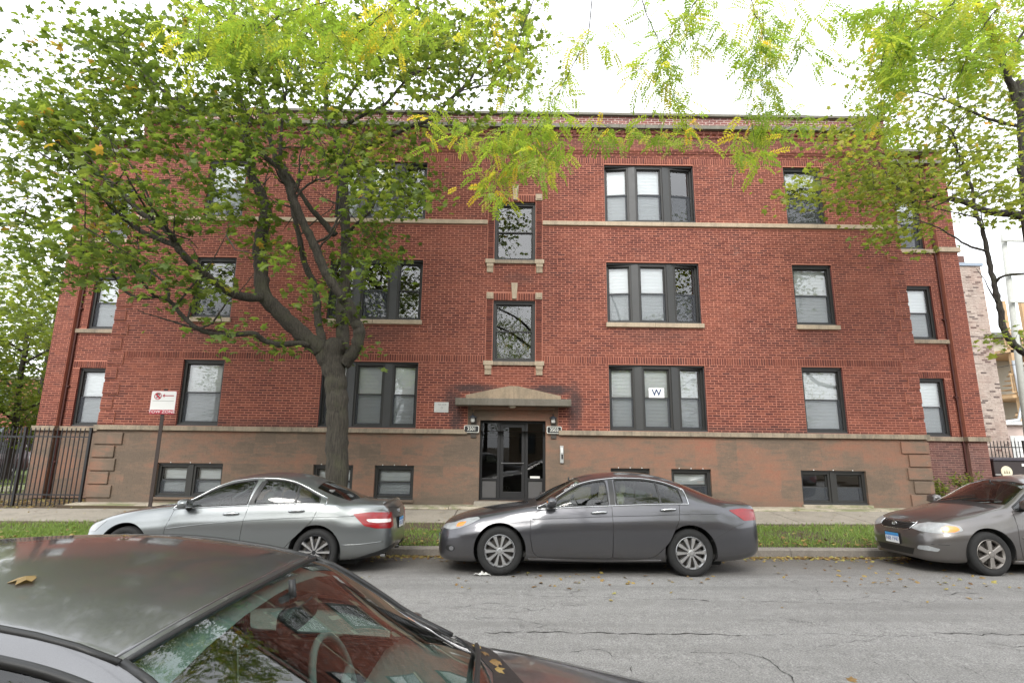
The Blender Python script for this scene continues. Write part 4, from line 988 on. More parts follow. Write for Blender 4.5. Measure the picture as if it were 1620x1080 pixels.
def wheel(car, x, sg, R, W, rim, style):
    """axis across the car; outer face towards sg"""
    y = sg*(car.hw-.035); c = Vector((x, y, R))
    wl = bpy.data.objects.new('wheel', None); COL.objects.link(wl); wl.parent = car.root; wl.location = c; wl.empty_display_size = .1
    T = MB(); rr = rim
    T.lathe([(rr*.985, -W*.42), (rr+.012, -W*.46), ((R+rr)/2, -W*.52), (R-.02, -W*.44), (R-.004, -W*.3), (R, -W*.1), (R, W*.1), (R-.004, W*.3), (R-.02, W*.44), ((R+rr)/2, W*.52), (rr+.012, W*.46), (rr*.985, W*.42)], 48, 1, closed=True)
    for k in range(3): T.lathe([(R+.0012, -W*.2+k*W*.2-.004), (R+.0012, -W*.2+k*W*.2+.004)], 48, 1)
    T.xf(Matrix.Translation((0, -sg*W*.5, 0))); T.build('tyre', MRUB, wl, smooth=True, auto=60)
    fm, sm = {'honda': (MALLOY, MALLOY), 'merc': (MALLOYD, MALLOY), 'corolla': (MALLOYB, MALLOYB), 'plain': (MALLOY, MALLOY)}[style]
    Q = MB(); o = 0.0
    Q.lathe([(rr*.99, -W*.9), (rr*.93, -W*.7), (rr*.90, -W*.15), (rr*.93, -.02), (rr*.985, -.004), (rr*1.005, -.008), (rr*1.0, -.03)], 48, 1)
    def spoke(a, w0, w1, r0, r1, th0, th1, mi, dish=.02):
        ca, sa = math.cos(a), math.sin(a); vs = []
        for r, w_, d in ((r0, w0, -dish*0), (r0*.4+r1*.6, (w0*.45+w1*.55), -.002), (r1, w1, -dish*.2)):
            for sx, dy, k in ((-1, d-.012, 1.0), (-1, d, .72), (1, d, .72), (1, d-.012, 1.0), (1, d-.05, 1.0), (-1, d-.05, 1.0)):
                lx = r; lz = sx*w_/2*k; vs.append((lx*ca-lz*sa, dy, lx*sa+lz*ca))
        b = len(Q.v); Q.v += vs
        for i in range(2):
            for k in range(6): k2 = (k+1) % 6; Q.f.append((b+i*6+k, b+i*6+k2, b+(i+1)*6+k2, b+(i+1)*6+k)); Q.m.append(mi)
    if style == 'honda':
        for k in range(10): spoke(2*math.pi*k/10+.05, .026, .064, .045, rr*.94, 0, 0, 0)
        hubr, nl = .052, 5
    elif style == 'merc':
        for k in range(5):
            a = 2*math.pi*k/5+math.pi/2
            for dd in (-.2, .2): spoke(a+dd*1.5, .028, .042, .03, rr*.95, 0, 0, 1)
            spoke(a, .10, .05, .03, rr*.55, 0, 0, 0)
        hubr, nl = .045, 5
    elif style == 'corolla':
        for k in range(6): spoke(2*math.pi*k/6+math.pi/2, .052, .078, .04, rr*.94, 0, 0, 0)
        hubr, nl = .055, 5
    else:
        for k in range(7): spoke(2*math.pi*k/7+.2, .04, .05, .04, rr*.94, 0, 0, 0)
        hubr, nl = .05, 5
    Q.lathe([(0, .004), (hubr*.6, .003), (hubr*.75, -.004), (hubr*1.25, -.008), (hubr*1.35, -.04)], 24, 1)
    Q.v = [(a, b*sg, c_) for a, b, c_ in Q.v]; Q.build('rim', [fm, sm], wl, smooth=True, auto=30)
    Q = MB()
    for k in range(nl):
        a = 2*math.pi*k/nl+math.pi/2; Q.lathe([(0, .003), (.009, .002), (.011, -.02)], 8, 1, (hubr*1.12*math.cos(a), -.006, hubr*1.12*math.sin(a)))
    Q.v = [(a, b*sg, c_) for a, b, c_ in Q.v]; Q.build('lug_nuts', MTRIM, wl)['kind'] = 'stuff'
    Q = MB(); Q.lathe([(0, -.06), (rr*.72, -.06), (rr*.72, -.075), (rr*.9, -.09), (rr*.9, -.14), (0, -.14)], 32, 1); Q.v = [(a, b*sg, c_) for a, b, c_ in Q.v]; Q.build('brake_disc', simple('brake_iron', (.06, .055, .05), .55, .7), wl, auto=30, smooth=True)
def finish_car(C, P):
    """cut panels in order and build everything described by P"""
    r = C.root; paint = C.paint; f = C.f; fx, rx, R = P['fx'], P['rx'], P['R']; Ra = P.get('Ra', R+.042)
    for k, x in (('archf', fx), ('archr', rx)):
        C.knife([(x+Ra*math.cos(a), R+.008+Ra*math.sin(a)) for a in [2*math.pi*i/40 for i in range(40)]], (0, 2), (0, 1), 'arch')
    for k, (name, poly) in enumerate(P['doors']): C.knife(smoothpoly(poly, .05), (0, 2), (1,), 'door%d' % k)
    for k, poly in enumerate(P['dlo']): C.knife(smoothpoly(poly, .03), (0, 2), (2, 1), 'dlo%d' % k)
    hood, ws, bk, deck = P['hood'], P['windscreen'], P['backlight'], P['deck']
    def topband(x0, x1, w0, w1, bow0=0., bow1=0., n=10, k=.985):
        a = []
        for i in range(n+1): y = w0*i/n; a.append((x0+bow0*(1-(i/n)**2), y))
        b = [(x1+bow1*(1-(i/n)**2), w1*i/n) for i in range(n, -1, -1)]
        return [(a[0][0], -.05)]+a+b+[(b[-1][0], -.05)]
    C.knife(topband(*hood), (0, 1), (3,), 'hood'); C.knife(topband(*ws), (0, 1), (3,), 'windscreen'); C.knife(topband(*bk), (0, 1), (3,), 'backlight'); C.knife(topband(*deck), (0, 1), (3,), 'deck')
    for k, (poly, ax, bands, nm, mt) in enumerate(P.get('lamps', [])): C.knife(smoothpoly(poly, .02), ax, bands, 'lamp%d' % k)
    for k, (x0, x1, nm) in enumerate(P.get('bumpers', [])):
        z1 = P['bump_z'][k]; poly = [(x0, -.1), (x1[0], -.1), (x1[0], z1[0]), (x1[1], z1[1]), (x0, z1[1])]
        # only faces still belonging to the shell
        keep = {f_: f_[C.pl] for f_ in C.bm.faces if f_[C.pl] != 0}
        C.bm.faces.index_update()
        C.knife(poly, (0, 2), (0, 1, 4, 5), 'bumper%d' % k)
        for f_, v in keep.items():
            if f_.is_valid: f_[C.pl] = v
        # faces cut from kept panels inherit; re-claim lamps and arches
        C.knife([(fx+Ra*math.cos(a), R+.008+Ra*math.sin(a)) for a in [2*math.pi*i/40 for i in range(40)]], (0, 2), (0, 1), 'arch'); C.knife([(rx+Ra*math.cos(a), R+.008+Ra*math.sin(a)) for a in [2*math.pi*i/40 for i in range(40)]], (0, 2), (0, 1), 'arch')
        for j, (pp, ax, bands, nm2, mt) in enumerate(P.get('lamps', [])): C.knife(smoothpoly(pp, .02), ax, bands, 'lamp%d' % j)
    C.emit(None, 'body', paint, both=True, gap=.0035)
    doors = []
    for k, (name, poly) in enumerate(P['doors']): doors.append(C.emit('door%d' % k, 'door', paint, gap=.0035))
    C.emit('hood', 'bonnet', paint, both=True, gap=.0035); C.emit('deck', 'boot_lid', paint, both=True, gap=.0035)
    for k in range(len(P.get('bumpers', []))): C.emit('bumper%d' % k, 'bumper', paint, both=True, gap=.0025)
    for k in range(len(P['dlo'])): C.emit('dlo%d' % k, 'side_window', P.get('glass', MCGLS), gap=.0, inset=.006)
    C.emit('windscreen', 'windscreen', MWSH, both=True, inset=.004); C.emit('backlight', 'rear_window', P.get('rglass', MCGLD), both=True, inset=.004)
    for k, (poly, ax, bands, nm, mt) in enumerate(P.get('lamps', [])): C.emit('lamp%d' % k, nm, mt, gap=.002)
    # trim round the glass
    for k, poly in enumerate(P['dlo']): C.strip(smoothpoly(poly, .03), .011, MTRIM, 'window_seal', off=-.002)
    if P.get('chrome'): C.strip(P['chrome'], .0075, MCHR, 'chrome_trim', off=.006)
    if P.get('belt_trim'): C.strip(P['belt_trim'], .008, P.get('belt_mat', MCHR), 'belt_trim', closed=False, off=.005)
    for poly in P.get('pillars', []):
        for sg in (-1, 1): C.patch(poly, 'side', MTRIM, 'pillar_trim', .003, sg=sg, n=6)
    # black frit round the windscreen
    # handles, mirrors
    for k, (x, z) in enumerate(P['handles']):
        for i, sg in enumerate((-1, 1)):
            h, nn = C.side(x, z, sg); mb = MB(); t = C.side(x+.1, z+.006, sg)[0]-h; t.normalize()
            mb.tube([h-t*.11+nn*.004, h-t*.095+nn*.026, h-t*.04+nn*.036, h+t*.05+nn*.036, h+t*.1+nn*.028, h+t*.115+nn*.004], [.012, .014, .015, .015, .014, .011], 8)
            mb.build('handle', P.get('handle_mat', MCHR), doors[min(k, len(doors)-1)][i], smooth=True)
            mb = MB(); mb.lathe([(0, -.02), (.05, -.012), (.065, 0.003)], 18, 1); Mx = Matrix.Translation(h+t*.0) @ Vector((0, 1, 0)).rotation_difference(nn).to_matrix().to_4x4() @ Matrix.Diagonal((1.25, 1, .55, 1)); mb.xf(Mx); mb.build('handle_cup', paint, doors[min(k, len(doors)-1)][i], smooth=True)
    mx, mz = P['mirror']
    for sg in (-1, 1):
        h, nn = C.side(mx, mz-.05, sg); mb = MB(); c = h+Vector((.0, sg*.13, .075)); rbox(mb, c, (.13, .22, .145)); st = 0
        mb.v = [(x+.02*(y-c.y)*sg*4*.1-(.03 if z < c.z-.05 else 0), y, z+(-.02*(abs(y-c.y)/.11) if z > c.z else .015*(abs(y-c.y)/.11))) for x, y, z in mb.v]
        mo = mb.build('mirror', P.get('mirror_mat', paint), r, smooth=True)
        g = MB(); g.tube([h+Vector((0, -sg*.02, -.01)), h+Vector((0, sg*.05, .02)), h+Vector((0, sg*.1, .05))], [.04, .032, .03], 8); g.build('stalk', MTRIM, mo, smooth=True)
        g = MB(); g.box((c.x+.062, c.y-.085, c.z-.052), (c.x+.068, c.y+.085, c.z+.052)); g.build('mirror_glass', MCHR, mo, bevel=.01)
        if P.get('mirror_amber'): g = MB(); g.box((c.x-.066, c.y-.06, c.z-.012), (c.x-.05, c.y+.1, c.z+.012)); g.build('turn_lamp', MAMB, mo, bevel=.004)
    # wheels, liners
    for x in (fx, rx):
        for sg in (-1, 1): wheel(C, x, sg, R, P.get('tw', .205), P['rim'], P['wheel'])
        for sg in (-1, 1):
            mb = MB(); vs = []; n = 24
            for i in range(n+1):
                a = -0.25+(math.pi+.5)*i/n; px, pz = x+(Ra+.004)*math.cos(a), R+.008+(Ra+.004)*math.sin(a)
                for d in (.012, .36): vs.append((px, sg*(C.hw-d-.018), pz))
            mb.add(vs, [(2*i, 2*i+1, 2*i+3, 2*i+2) for i in range(n)]); cc = len(mb.v); mb.add([(x, sg*(C.hw-.378), R)]+[vs[2*i+1] for i in range(n+1)], [(0, i, i+1) for i in range(1, n+1)])
            mb.build('wheel_liner', MLINER, r, fixn=False)
        mb = MB(); mb.tube([(x, -C.hw+.2, R), (x, C.hw-.2, R)], .04, 8); mb.build('axle', MLINER, r)
    # cabin
    z0 = .30; cw = f['w5'](C.warp(2.85))
    xc, xh, xr, xb = [C.warp(v) for v in (1.40, 2.16, 2.85, 3.80)]; im = P.get('interior', MINT); sm = P.get('seat', MSEAT)
    mb = MB(); mb.box((xc-.2, -C.hw*.84, .24), (xb+.6, C.hw*.84, .30)); mb.box((xc-.25, -C.hw*.8, .3), (xc-.2, C.hw*.8, .86)); mb.box((xb+.05, -C.hw*.8, .3), (xb+.1, C.hw*.8, .95)); mb.build('cabin_floor', im, r)
    zc = f['top'](xc)
    mb = MB(); prof = [(xc-.18, zc-.14), (xc+.02, zc-.075), (xc+.25, zc-.03), (xc+.45, zc-.005), (xc+.52, zc-.05), (xc+.5, zc-.3), (xc+.3, zc-.42), (xc-.18, zc-.42)]
    mb.add([(a, sg*C.hw*.80, b) for sg in (-1, 1) for a, b in prof], [tuple(range(8)), tuple(range(15, 7, -1))]+[(i, 8+i, 8+(i+1) % 8, (i+1) % 8) for i in range(8)]); mb.build('dashboard', im, r, smooth=True, auto=40)
    for sg in (-1, 1):
        mb = MB(); xs = xh+.25; rbox(mb, (xs, sg*.36, .47), (.52, .5, .2)); st = len(mb.v); rbox(mb, (0, sg*.36, .34), (.16, .48, .66)); mb.xf(Matrix.Translation((xs+.24, 0, .5)) @ Matrix.Rotation(R_(14), 4, 'Y'), st)
        seat = mb.build('seat', sm, r, smooth=True)
        mb = MB(); rbox(mb, (xs+.44, sg*.36, 1.22*f['top'](xr)/1.462), (.1, .26, .19)); mb.tube([(xs+.42, sg*.36-.06, 1.0), (xs+.44, sg*.36-.06, 1.18)], .007, 6); mb.tube([(xs+.42, sg*.36+.06, 1.0), (xs+.44, sg*.36+.06, 1.18)], .007, 6); mb.build('headrest', sm, seat, smooth=True)
    mb = MB(); rbox(mb, (xr+.55, 0, .47), (.5, 1.2, .2)); st = len(mb.v); rbox(mb, (0, 0, .3), (.16, 1.2, .58)); mb.xf(Matrix.Translation((xr+.72, 0, .5)) @ Matrix.Rotation(R_(20), 4, 'Y'), st)
    for y_ in (-.36, .36): rbox(mb, (xr+.95, y_, 1.12), (.1, .24, .14))
    mb.build('rear_seat', sm, r, smooth=True)
    mb = MB(); cx = xc+.62; c = Vector((cx, P.get('driver', 1)*.36, zc-.06)); ring = []
    for i in range(25):
        a = 2*math.pi*i/24; ring.append(c+Vector((.07*math.sin(a), .185*math.cos(a), .17*math.sin(a))))
    mb.tube(ring, .014, 8, cap=False); mb.tube([c-Vector((0, .17, 0)), c+Vector((-.03, 0, 0)), c+Vector((0, .17, 0))], .02, 6); mb.tube([c+Vector((-.03, 0, 0)), c+Vector((-.25, 0, -.08))], .03, 8); mb.build('steering_wheel', im, r, smooth=True)
    mb = MB(); zt = f['top'](xh)-.075; rbox(mb, (xh-.13, 0, zt-.03), (.05, .26, .075)); mb.tube([(xh-.11, 0, zt), (xh-.1, 0, zt+.07)], .012, 6); mb.build('rear_view_mirror', MTRIM, r, smooth=True)
    mb = MB(); mb.box((fx-.42, -C.hw*.62, .125), (rx+.55, C.hw*.62, .3)); mb.build('underbody', MLINER, r, bevel=.03)  # underside block, added to deepen the shade beneath the car
    # headlining so that the roof is dark inside
    mb = MB(); nx, ny = 12, 6; vs = []
    for i in range(nx+1):
        x = xh-.05+(xb-.05-xh+.05)*i/nx
        for j in range(ny+1):
            t = -1+2*j/ny; w5 = f['w5'](x); vs.append((x, t*w5*.93, f['edge'](x)+(f['top'](x)-f['edge'](x))*(1-abs(t)**2.25)-.035))
    mb.add(vs, [(i*(ny+1)+j, i*(ny+1)+j+1, (i+1)*(ny+1)+j+1, (i+1)*(ny+1)+j) for i in range(nx) for j in range(ny)]); mb.build('headlining', P.get('lining', im), r, smooth=True, fixn=False)
    return doors
# ---------------------------------------------------------------- car details and the four cars
def dlo(C, x0, x1, s0=0., s1=0., top=.03, bot=.014, n=14):
    """side glass outline following the belt and the roof edge; s0/s1 = backward lean of its ends over its height"""
    a, b = [], []
    for i in range(n+1):
        x = x0+(x1-x0)*i/n; zb, zt = C.f['belt'](x)+bot, C.f['edge'](x)-top
        a.append((x, zb)); b.append((x, zt))
    pts = [p for p, q in zip(a, b) if q[1]-p[1] > .02]; tp = [q for p, q in zip(a, b) if q[1]-p[1] > .02]
    def lean(p, e):
        t = (p[0]-x0)/(x1-x0); h = (p[1]-C.f['belt'](p[0]))
        return (p[0]+(s0*(1-t)+s1*t)*h, p[1])
    return [lean(p, 0) for p in pts]+[lean(q, 1) for q in tp[::-1]]
def lamp(C, pts, name, mat, sg=-1, ang=45, rear=False, off=.004, parent=None, n=12):
    """lens wrapped round a corner: anchor points ('s', x, z) on the flank or ('e', y, z) on the end"""
    a = R_(ang); d = Vector((-math.cos(a) if rear else math.cos(a), -sg*math.sin(a), 0)); u = Vector((-d.y, d.x, 0)); P2 = []
    for k, p, z in pts:
        if k == 's': h = C.side(p, z, sg)[0]
        else: h = C.end(p*-sg*-1 if False else p*sg, z, rear)[0] or Vector((C.L if rear else 0, p*sg, z))
        P2.append((h.dot(u), z))
    us = [q[0] for q in P2]; vs = [q[1] for q in P2]
    bm = bmesh.new(); bmesh.ops.create_grid(bm, x_segments=n, y_segments=n, size=.5)
    for v in bm.verts: v.co = Vector((min(us)+(v.co.x+.5)*(max(us)-min(us)), min(vs)+(v.co.y+.5)*(max(vs)-min(vs)), 0))
    poly = smoothpoly(P2, .02)
    for i in range(len(poly)):
        p, q = poly[i], poly[(i+1) % len(poly)]; no = Vector((q[1]-p[1], -(q[0]-p[0]), 0))
        if no.length > 1e-7: bmesh.ops.bisect_plane(bm, geom=list(bm.faces)+list(bm.edges)+list(bm.verts), dist=1e-6, plane_co=Vector((p[0], p[1], 0)), plane_no=no)
    bmesh.ops.delete(bm, geom=[f for f in bm.faces if not inpoly(f.calc_center_median().xy, poly)], context='FACES')
    bad = []
    for v in bm.verts:
        o = u*v.co.x+Vector((0, 0, v.co.y)); h = C.bvh.ray_cast(o-d*8+Vector((0, 0, 0)), d)
        if h[0] is None: bad.append(v); continue
        v.co = h[0]+C.nrm(h[0])*off
    bmesh.ops.delete(bm, geom=bad, context='VERTS')
    ex = bmesh.ops.extrude_face_region(bm, geom=list(bm.faces)); vv = [e for e in ex['geom'] if isinstance(e, bmesh.types.BMVert)]
    for v in vv: v.co = v.co-C.nrm(v.co)*(off+.01)
    bmesh.ops.recalc_face_normals(bm, faces=bm.faces); me = bpy.data.meshes.new(name); bm.to_mesh(me); bm.free(); me.materials.append(mat)
    me.polygons.foreach_set('use_smooth', [True]*len(me.polygons)); me.set_sharp_from_angle(angle=R_(35))
    o = bpy.data.objects.new(name, me); COL.objects.link(o); o.parent = parent or C.root; return o
def seam_top(C, pts, r, mat, name, off=0.):
    P = []
    for a, b in zip(pts, pts[1:]):
        n = max(1, int(math.hypot(a[0]-b[0], a[1]-b[1])/.06))
        for i in range(n): h, nn = C.ontop(a[0]+(b[0]-a[0])*i/n, a[1]+(b[1]-a[1])*i/n); P.append(h+nn*off)
    h, nn = C.ontop(*pts[-1]); P.append(h+nn*off); return MB().tube(P, r, 6).build(name, mat, C.root, smooth=True)
def plate(C, rear, y, z, rows, bgc=(.62, .68, .72), name='number_plate'):
    h, nn = C.end(y, z, rear); d = Vector((1 if rear else -1, 0, 0)); c = h+d*.015
    sx = 1 if rear else -1; t = MAT.get('plate_face')
    if t is None:
        q = NT('plate_face'); p = q.obj(); zz = q.n('ShaderNodeSeparateXYZ', Vector=q.n('ShaderNodeTexCoord').outputs['Generated']).outputs[2]
        q.done(q.pbsdf(q.ramp(zz, [(.0, (.75, .75, .74)), (.62, (.66, .72, .76)), (.72, (.05, .22, .55)), (1., (.06, .3, .6))]), .4)); t = MAT['plate_face'] = q.mat
    fr = MB(); fr.box((c.x-.006, c.y-.162, c.z-.086), (c.x+.006, c.y+.162, c.z+.086)); o = fr.build(name, MTRIM, C.root, bevel=.004)
    MB().box((c.x+sx*.004, c.y-.15, c.z-.075), (c.x+sx*.009, c.y+.15, c.z+.075)).build('plate_face', t, o)
    rot = Matrix.Rotation(R_(90 if rear else -90), 4, 'Z') @ Matrix.Rotation(R_(90), 4, 'X')
    text('plate_digits', rows, .085, simple('plate_ink', (.05, .09, .3), .5), (c.x+sx*.0095, c.y, c.z-.018), o, rot=rot, sx=.85, depth=.0006); return o
def front_face(C, grille, intake, gm=MTRIM, bars=4):
    g = C.patch(grille, 'front', gm, 'grille', .003, n=12); ys = [p[0] for p in grille]; zs = [p[1] for p in grille]
    for k in range(bars):
        z = min(zs)+(max(zs)-min(zs))*(k+.5)/bars; P = []
        for i in range(13):
            y = min(ys)*.94+(max(ys)-min(ys))*.94*i/12; h, nn = C.end(y, z)
            if h: P.append(h+nn*.006)
        if len(P) > 3: MB().tube(P, .006, 6).build('grille_bar', MCHR if k == bars-1 else MTRIM, g, smooth=True)
    if intake: C.patch(intake, 'front', MTRIM, 'air_intake', .002, n=12)
    return g
def place(C, x, y, z, tilt=0., rot=0.):
    C.root.location = (x, y, z); C.root.rotation_euler = (R_(tilt), 0, R_(rot))

def build_honda():
    C = Car('grey_sedan', 'dark grey metallic sedan with ten-spoke silver wheels parked in front of the entrance', 4.862, 1.85, 1.466, SED['anch'], m_paint('grey_metallic', (.078, .078, .086)))
    d1, d2 = dlo(C, 1.60, 2.555, .0, -.04), dlo(C, 2.668, 3.66, .03, -.05)
    ch = dlo(C, 1.50, 3.74, 0, -.04, .012, .0, 40)
    P = dict(fx=.95, rx=3.726, R=.334, rim=.222, wheel='honda', doors=[('f', [(1.47, 1.2), (1.40, .83), (1.385, .55), (1.43, .31), (1.52, .245), (2.585, .245), (2.598, .6), (2.60, 1.2)]), ('r', [(2.60, 1.2), (2.598, .6), (2.585, .245), (3.10, .245), (3.22, .29), (3.42, .48), (3.58, .80), (3.62, 1.2)])],
      dlo=[d1, d2], hood=(.32, 1.47, .60, .735, -.2, -.13), windscreen=(1.63, 2.185, .72, .575, -.2, -.06), backlight=(3.70, 4.27, .555, .60, .0, .1), deck=(4.30, 4.77, .60, .58, .1, .03),
      handles=[(2.40, .875), (3.42, .925)], mirror=(1.70, 1.0), chrome=ch, pillars=[[(2.575, .985), (2.650, .985), (2.655, 1.34), (2.585, 1.34)], [(3.315, 1.0), (3.345, 1.0), (3.33, 1.33), (3.30, 1.33)], [(1.52, .92), (1.62, .945), (1.72, 1.02), (1.66, 1.0)]], driver=-1, interior=MINT, seat=MBEIGE, lining=MBEIGE, mirror_amber=True)
    finish_car(C, P)
    for sg in (-1, 1):
        lamp(C, [('e', .45, .62), ('s', .22, .605), ('s', .36, .635), ('s', .50, .69), ('s', .66, .765), ('s', .62, .79), ('s', .45, .765), ('s', .26, .70), ('e', .5, .67)], 'headlight', MHEAD, sg)
        lamp(C, [('s', .30, .645), ('s', .40, .665), ('s', .46, .725), ('s', .33, .70)], 'indicator', MAMB, sg, off=.008)
        lamp(C, [('s', .42, .675), ('s', .52, .72), ('s', .6, .77), ('s', .47, .735)], 'headlight_lens', MHEAD, sg, off=.008)
        lamp(C, [('s', 4.34, .93), ('s', 4.56, .955), ('e', .62, .93), ('e', .5, .92), ('e', .5, .82), ('e', .63, .79), ('s', 4.66, .785), ('s', 4.56, .78)], 'tail_light', MRED, sg, rear=True)
        C.patch(ell(.22, .35, .07, .045), 'side', MTRIM, 'fog_lamp', .003, sg=sg); C.patch(ell(.24, .35, .035, .03), 'side', MSMOKE, 'fog_lens', .007, sg=sg)
        C.patch(ell(3.82, .865, .085, .065, 20, 3), 'side', C.paint, 'fuel_flap', .0012, sg=sg) if sg < 0 else None
        C.strip([(1.42, .775), (2.0, .805), (2.58, .83), (3.2, .85), (3.6, .87), (4.2, .885)], .010, C.paint, 'crease', sides=(sg,), closed=False, off=-.006)
        C.strip([(4.02, .50), (4.2, .60), (4.4, .70), (4.6, .765)], .004, MTRIM, 'bumper_seam', sides=(sg,), closed=False, off=-.0025)
        C.strip([(1.36, .215), (2.4, .20), (3.3, .215)], .03, C.paint, 'sill_skirt', sides=(sg,), closed=False, off=-.012)
    front_face(C, [(-.42, .60), (.42, .60), (.36, .50), (-.36, .50)], [(-.5, .36), (.5, .36), (.42, .24), (-.42, .24)])
    plate(C, False, 0, .42, ' '); plate(C, True, 0, .72, 'K64 2817')
    C.patch([(1.38, -.68), (1.50, -.72), (1.50, .72), (1.38, .68)][::1], 'top', MTRIM, 'cowl', .002, n=14)
    place(C, -1.066, 8.065+.925, -.04, -2.7); return C
def build_merc():
    C = Car('silver_sedan', 'silver sedan with black two-tone wheels and boot spoiler beside the tow-zone sign', 4.62, 1.77, 1.447, [0, .80, 1.30, 2.05, 2.65, 3.45, 4.05, 4.62], m_paint('silver_metallic', (.185, .198, .20), .30))
    d1, d2 = dlo(C, 1.52, 2.50, 0, .08), dlo(C, 2.60, 3.56, .1, -.25)
    P = dict(fx=.80, rx=3.56, R=.328, rim=.235, wheel='merc', tw=.235, doors=[('f', [(1.47, 1.2), (1.43, .80), (1.38, .66), (1.38, .40), (1.42, .26), (2.46, .24), (2.48, .5), (2.50, .75), (2.57, 1.2)]), ('r', [(2.57, 1.2), (2.50, .75), (2.48, .5), (2.46, .24), (2.95, .25), (3.10, .36), (3.30, .57), (3.50, .76), (3.64, 1.2)])],
      dlo=[d1, d2], hood=(.30, 1.37, .56, .70, -.2, -.14), windscreen=(1.52, 2.07, .69, .55, -.2, -.06), backlight=(3.42, 3.95, .53, .58, .0, .1), deck=(3.98, 4.53, .60, .57, .1, .04), handles=[(2.30, .845), (3.25, .895)], mirror=(1.66, .96), chrome=dlo(C, 1.42, 3.66, 0, -.2, .012, .0, 40),
      pillars=[[(2.51, .96), (2.60, .96), (2.68, 1.31), (2.60, 1.31)], [(3.19, .98), (3.225, .98), (3.20, 1.27), (3.175, 1.27)]], driver=-1, rglass=MCGLD)
    finish_car(C, P)
    for sg in (-1, 1):
        lamp(C, [('e', .5, .60), ('s', .2, .56), ('s', .32, .58), ('s', .42, .69), ('s', .46, .73), ('s', .3, .70), ('e', .52, .68)], 'headlight', MHEAD, sg)
        lamp(C, [('s', 4.06, .86), ('s', 4.30, .885), ('e', .60, .88), ('e', .5, .875), ('e', .46, .67), ('e', .58, .65), ('s', 4.40, .66), ('s', 4.24, .70)], 'tail_light', MRED, sg, rear=True)
        lamp(C, [('s', 4.26, .785), ('s', 4.40, .79), ('e', .56, .785), ('e', .56, .74), ('s', 4.42, .735), ('s', 4.30, .75)], 'reversing_lens', MWHT, sg, rear=True, off=.009)
        C.strip([(1.40, .635), (1.9, .70), (2.47, .755), (3.1, .80), (3.56, .82), (4.1, .835)], .011, C.paint, 'crease', sides=(sg,), closed=False, off=-.006)
        C.strip([(3.95, .43), (4.2, .44), (4.4, .46), (4.52, .47)], .009, C.paint, 'bumper_line', sides=(sg,), closed=False, off=-.004)
        C.strip([(1.25, .22), (2.2, .205), (3.12, .22)], .035, C.paint, 'sill_skirt', sides=(sg,), closed=False, off=-.014)
        lamp(C, [('s', 4.2, .22), ('s', 4.35, .31), ('e', .55, .40), ('e', .3, .41), ('e', .3, .30), ('e', .55, .26), ('s', 4.3, .22)], 'diffuser', MTRIM, sg, rear=True, off=.006)
        mb = MB(); mb.lathe([(.034, -.05), (.044, -.05), (.044, .02), (.036, .02), (.034, -.05)], 20, 0, (4.50, sg*.50, .27)); mb.build('exhaust', MCHR, C.root, smooth=True, auto=40)
    C.patch([(-.40, .62), (.40, .62), (.34, .46), (-.34, .46)], 'front', MTRIM, 'grille', .003, n=12)
    mb = MB(); P3 = [C.ontop(4.50-.05*abs(y)/.55, y)[0]+Vector((.02, 0, .018)) for y in [-.6+.1*i for i in range(13)]]; mb.tube(P3, [.008]+[.014]*11+[.008], 8); mb.build('spoiler', C.paint, C.root, smooth=True)
    plate(C, True, 0, .70, 'M18 5530'); plate(C, False, 0, .42, 'M18 5530')
    C.patch([(-.30, .80), (.30, .80), (.30, .775), (-.30, .775)][::-1], 'rear', MCHR, 'chrome_bar', .006, n=8)
    h, nn = C.end(0, .87, True)
    if h: MB().lathe([(.03, 0), (.036, 0), (.036, .006), (.03, .006)], 20, 0, (h.x+.004, 0, .87)).tube([(h.x+.008, 0, .87), (h.x+.008, 0, .90)], .003, 5).tube([(h.x+.008, 0, .87), (h.x+.008, .026, .853)], .003, 5).tube([(h.x+.008, 0, .87), (h.x+.008, -.026, .853)], .003, 5).build('emblem', MCHR, C.root, smooth=True)
    C.patch([(1.27, -.64), (1.40, -.68), (1.40, .68), (1.27, .64)], 'top', MTRIM, 'cowl', .002, n=14)
    place(C, -6.36, 8.07+.885, -.085, -2.7); return C
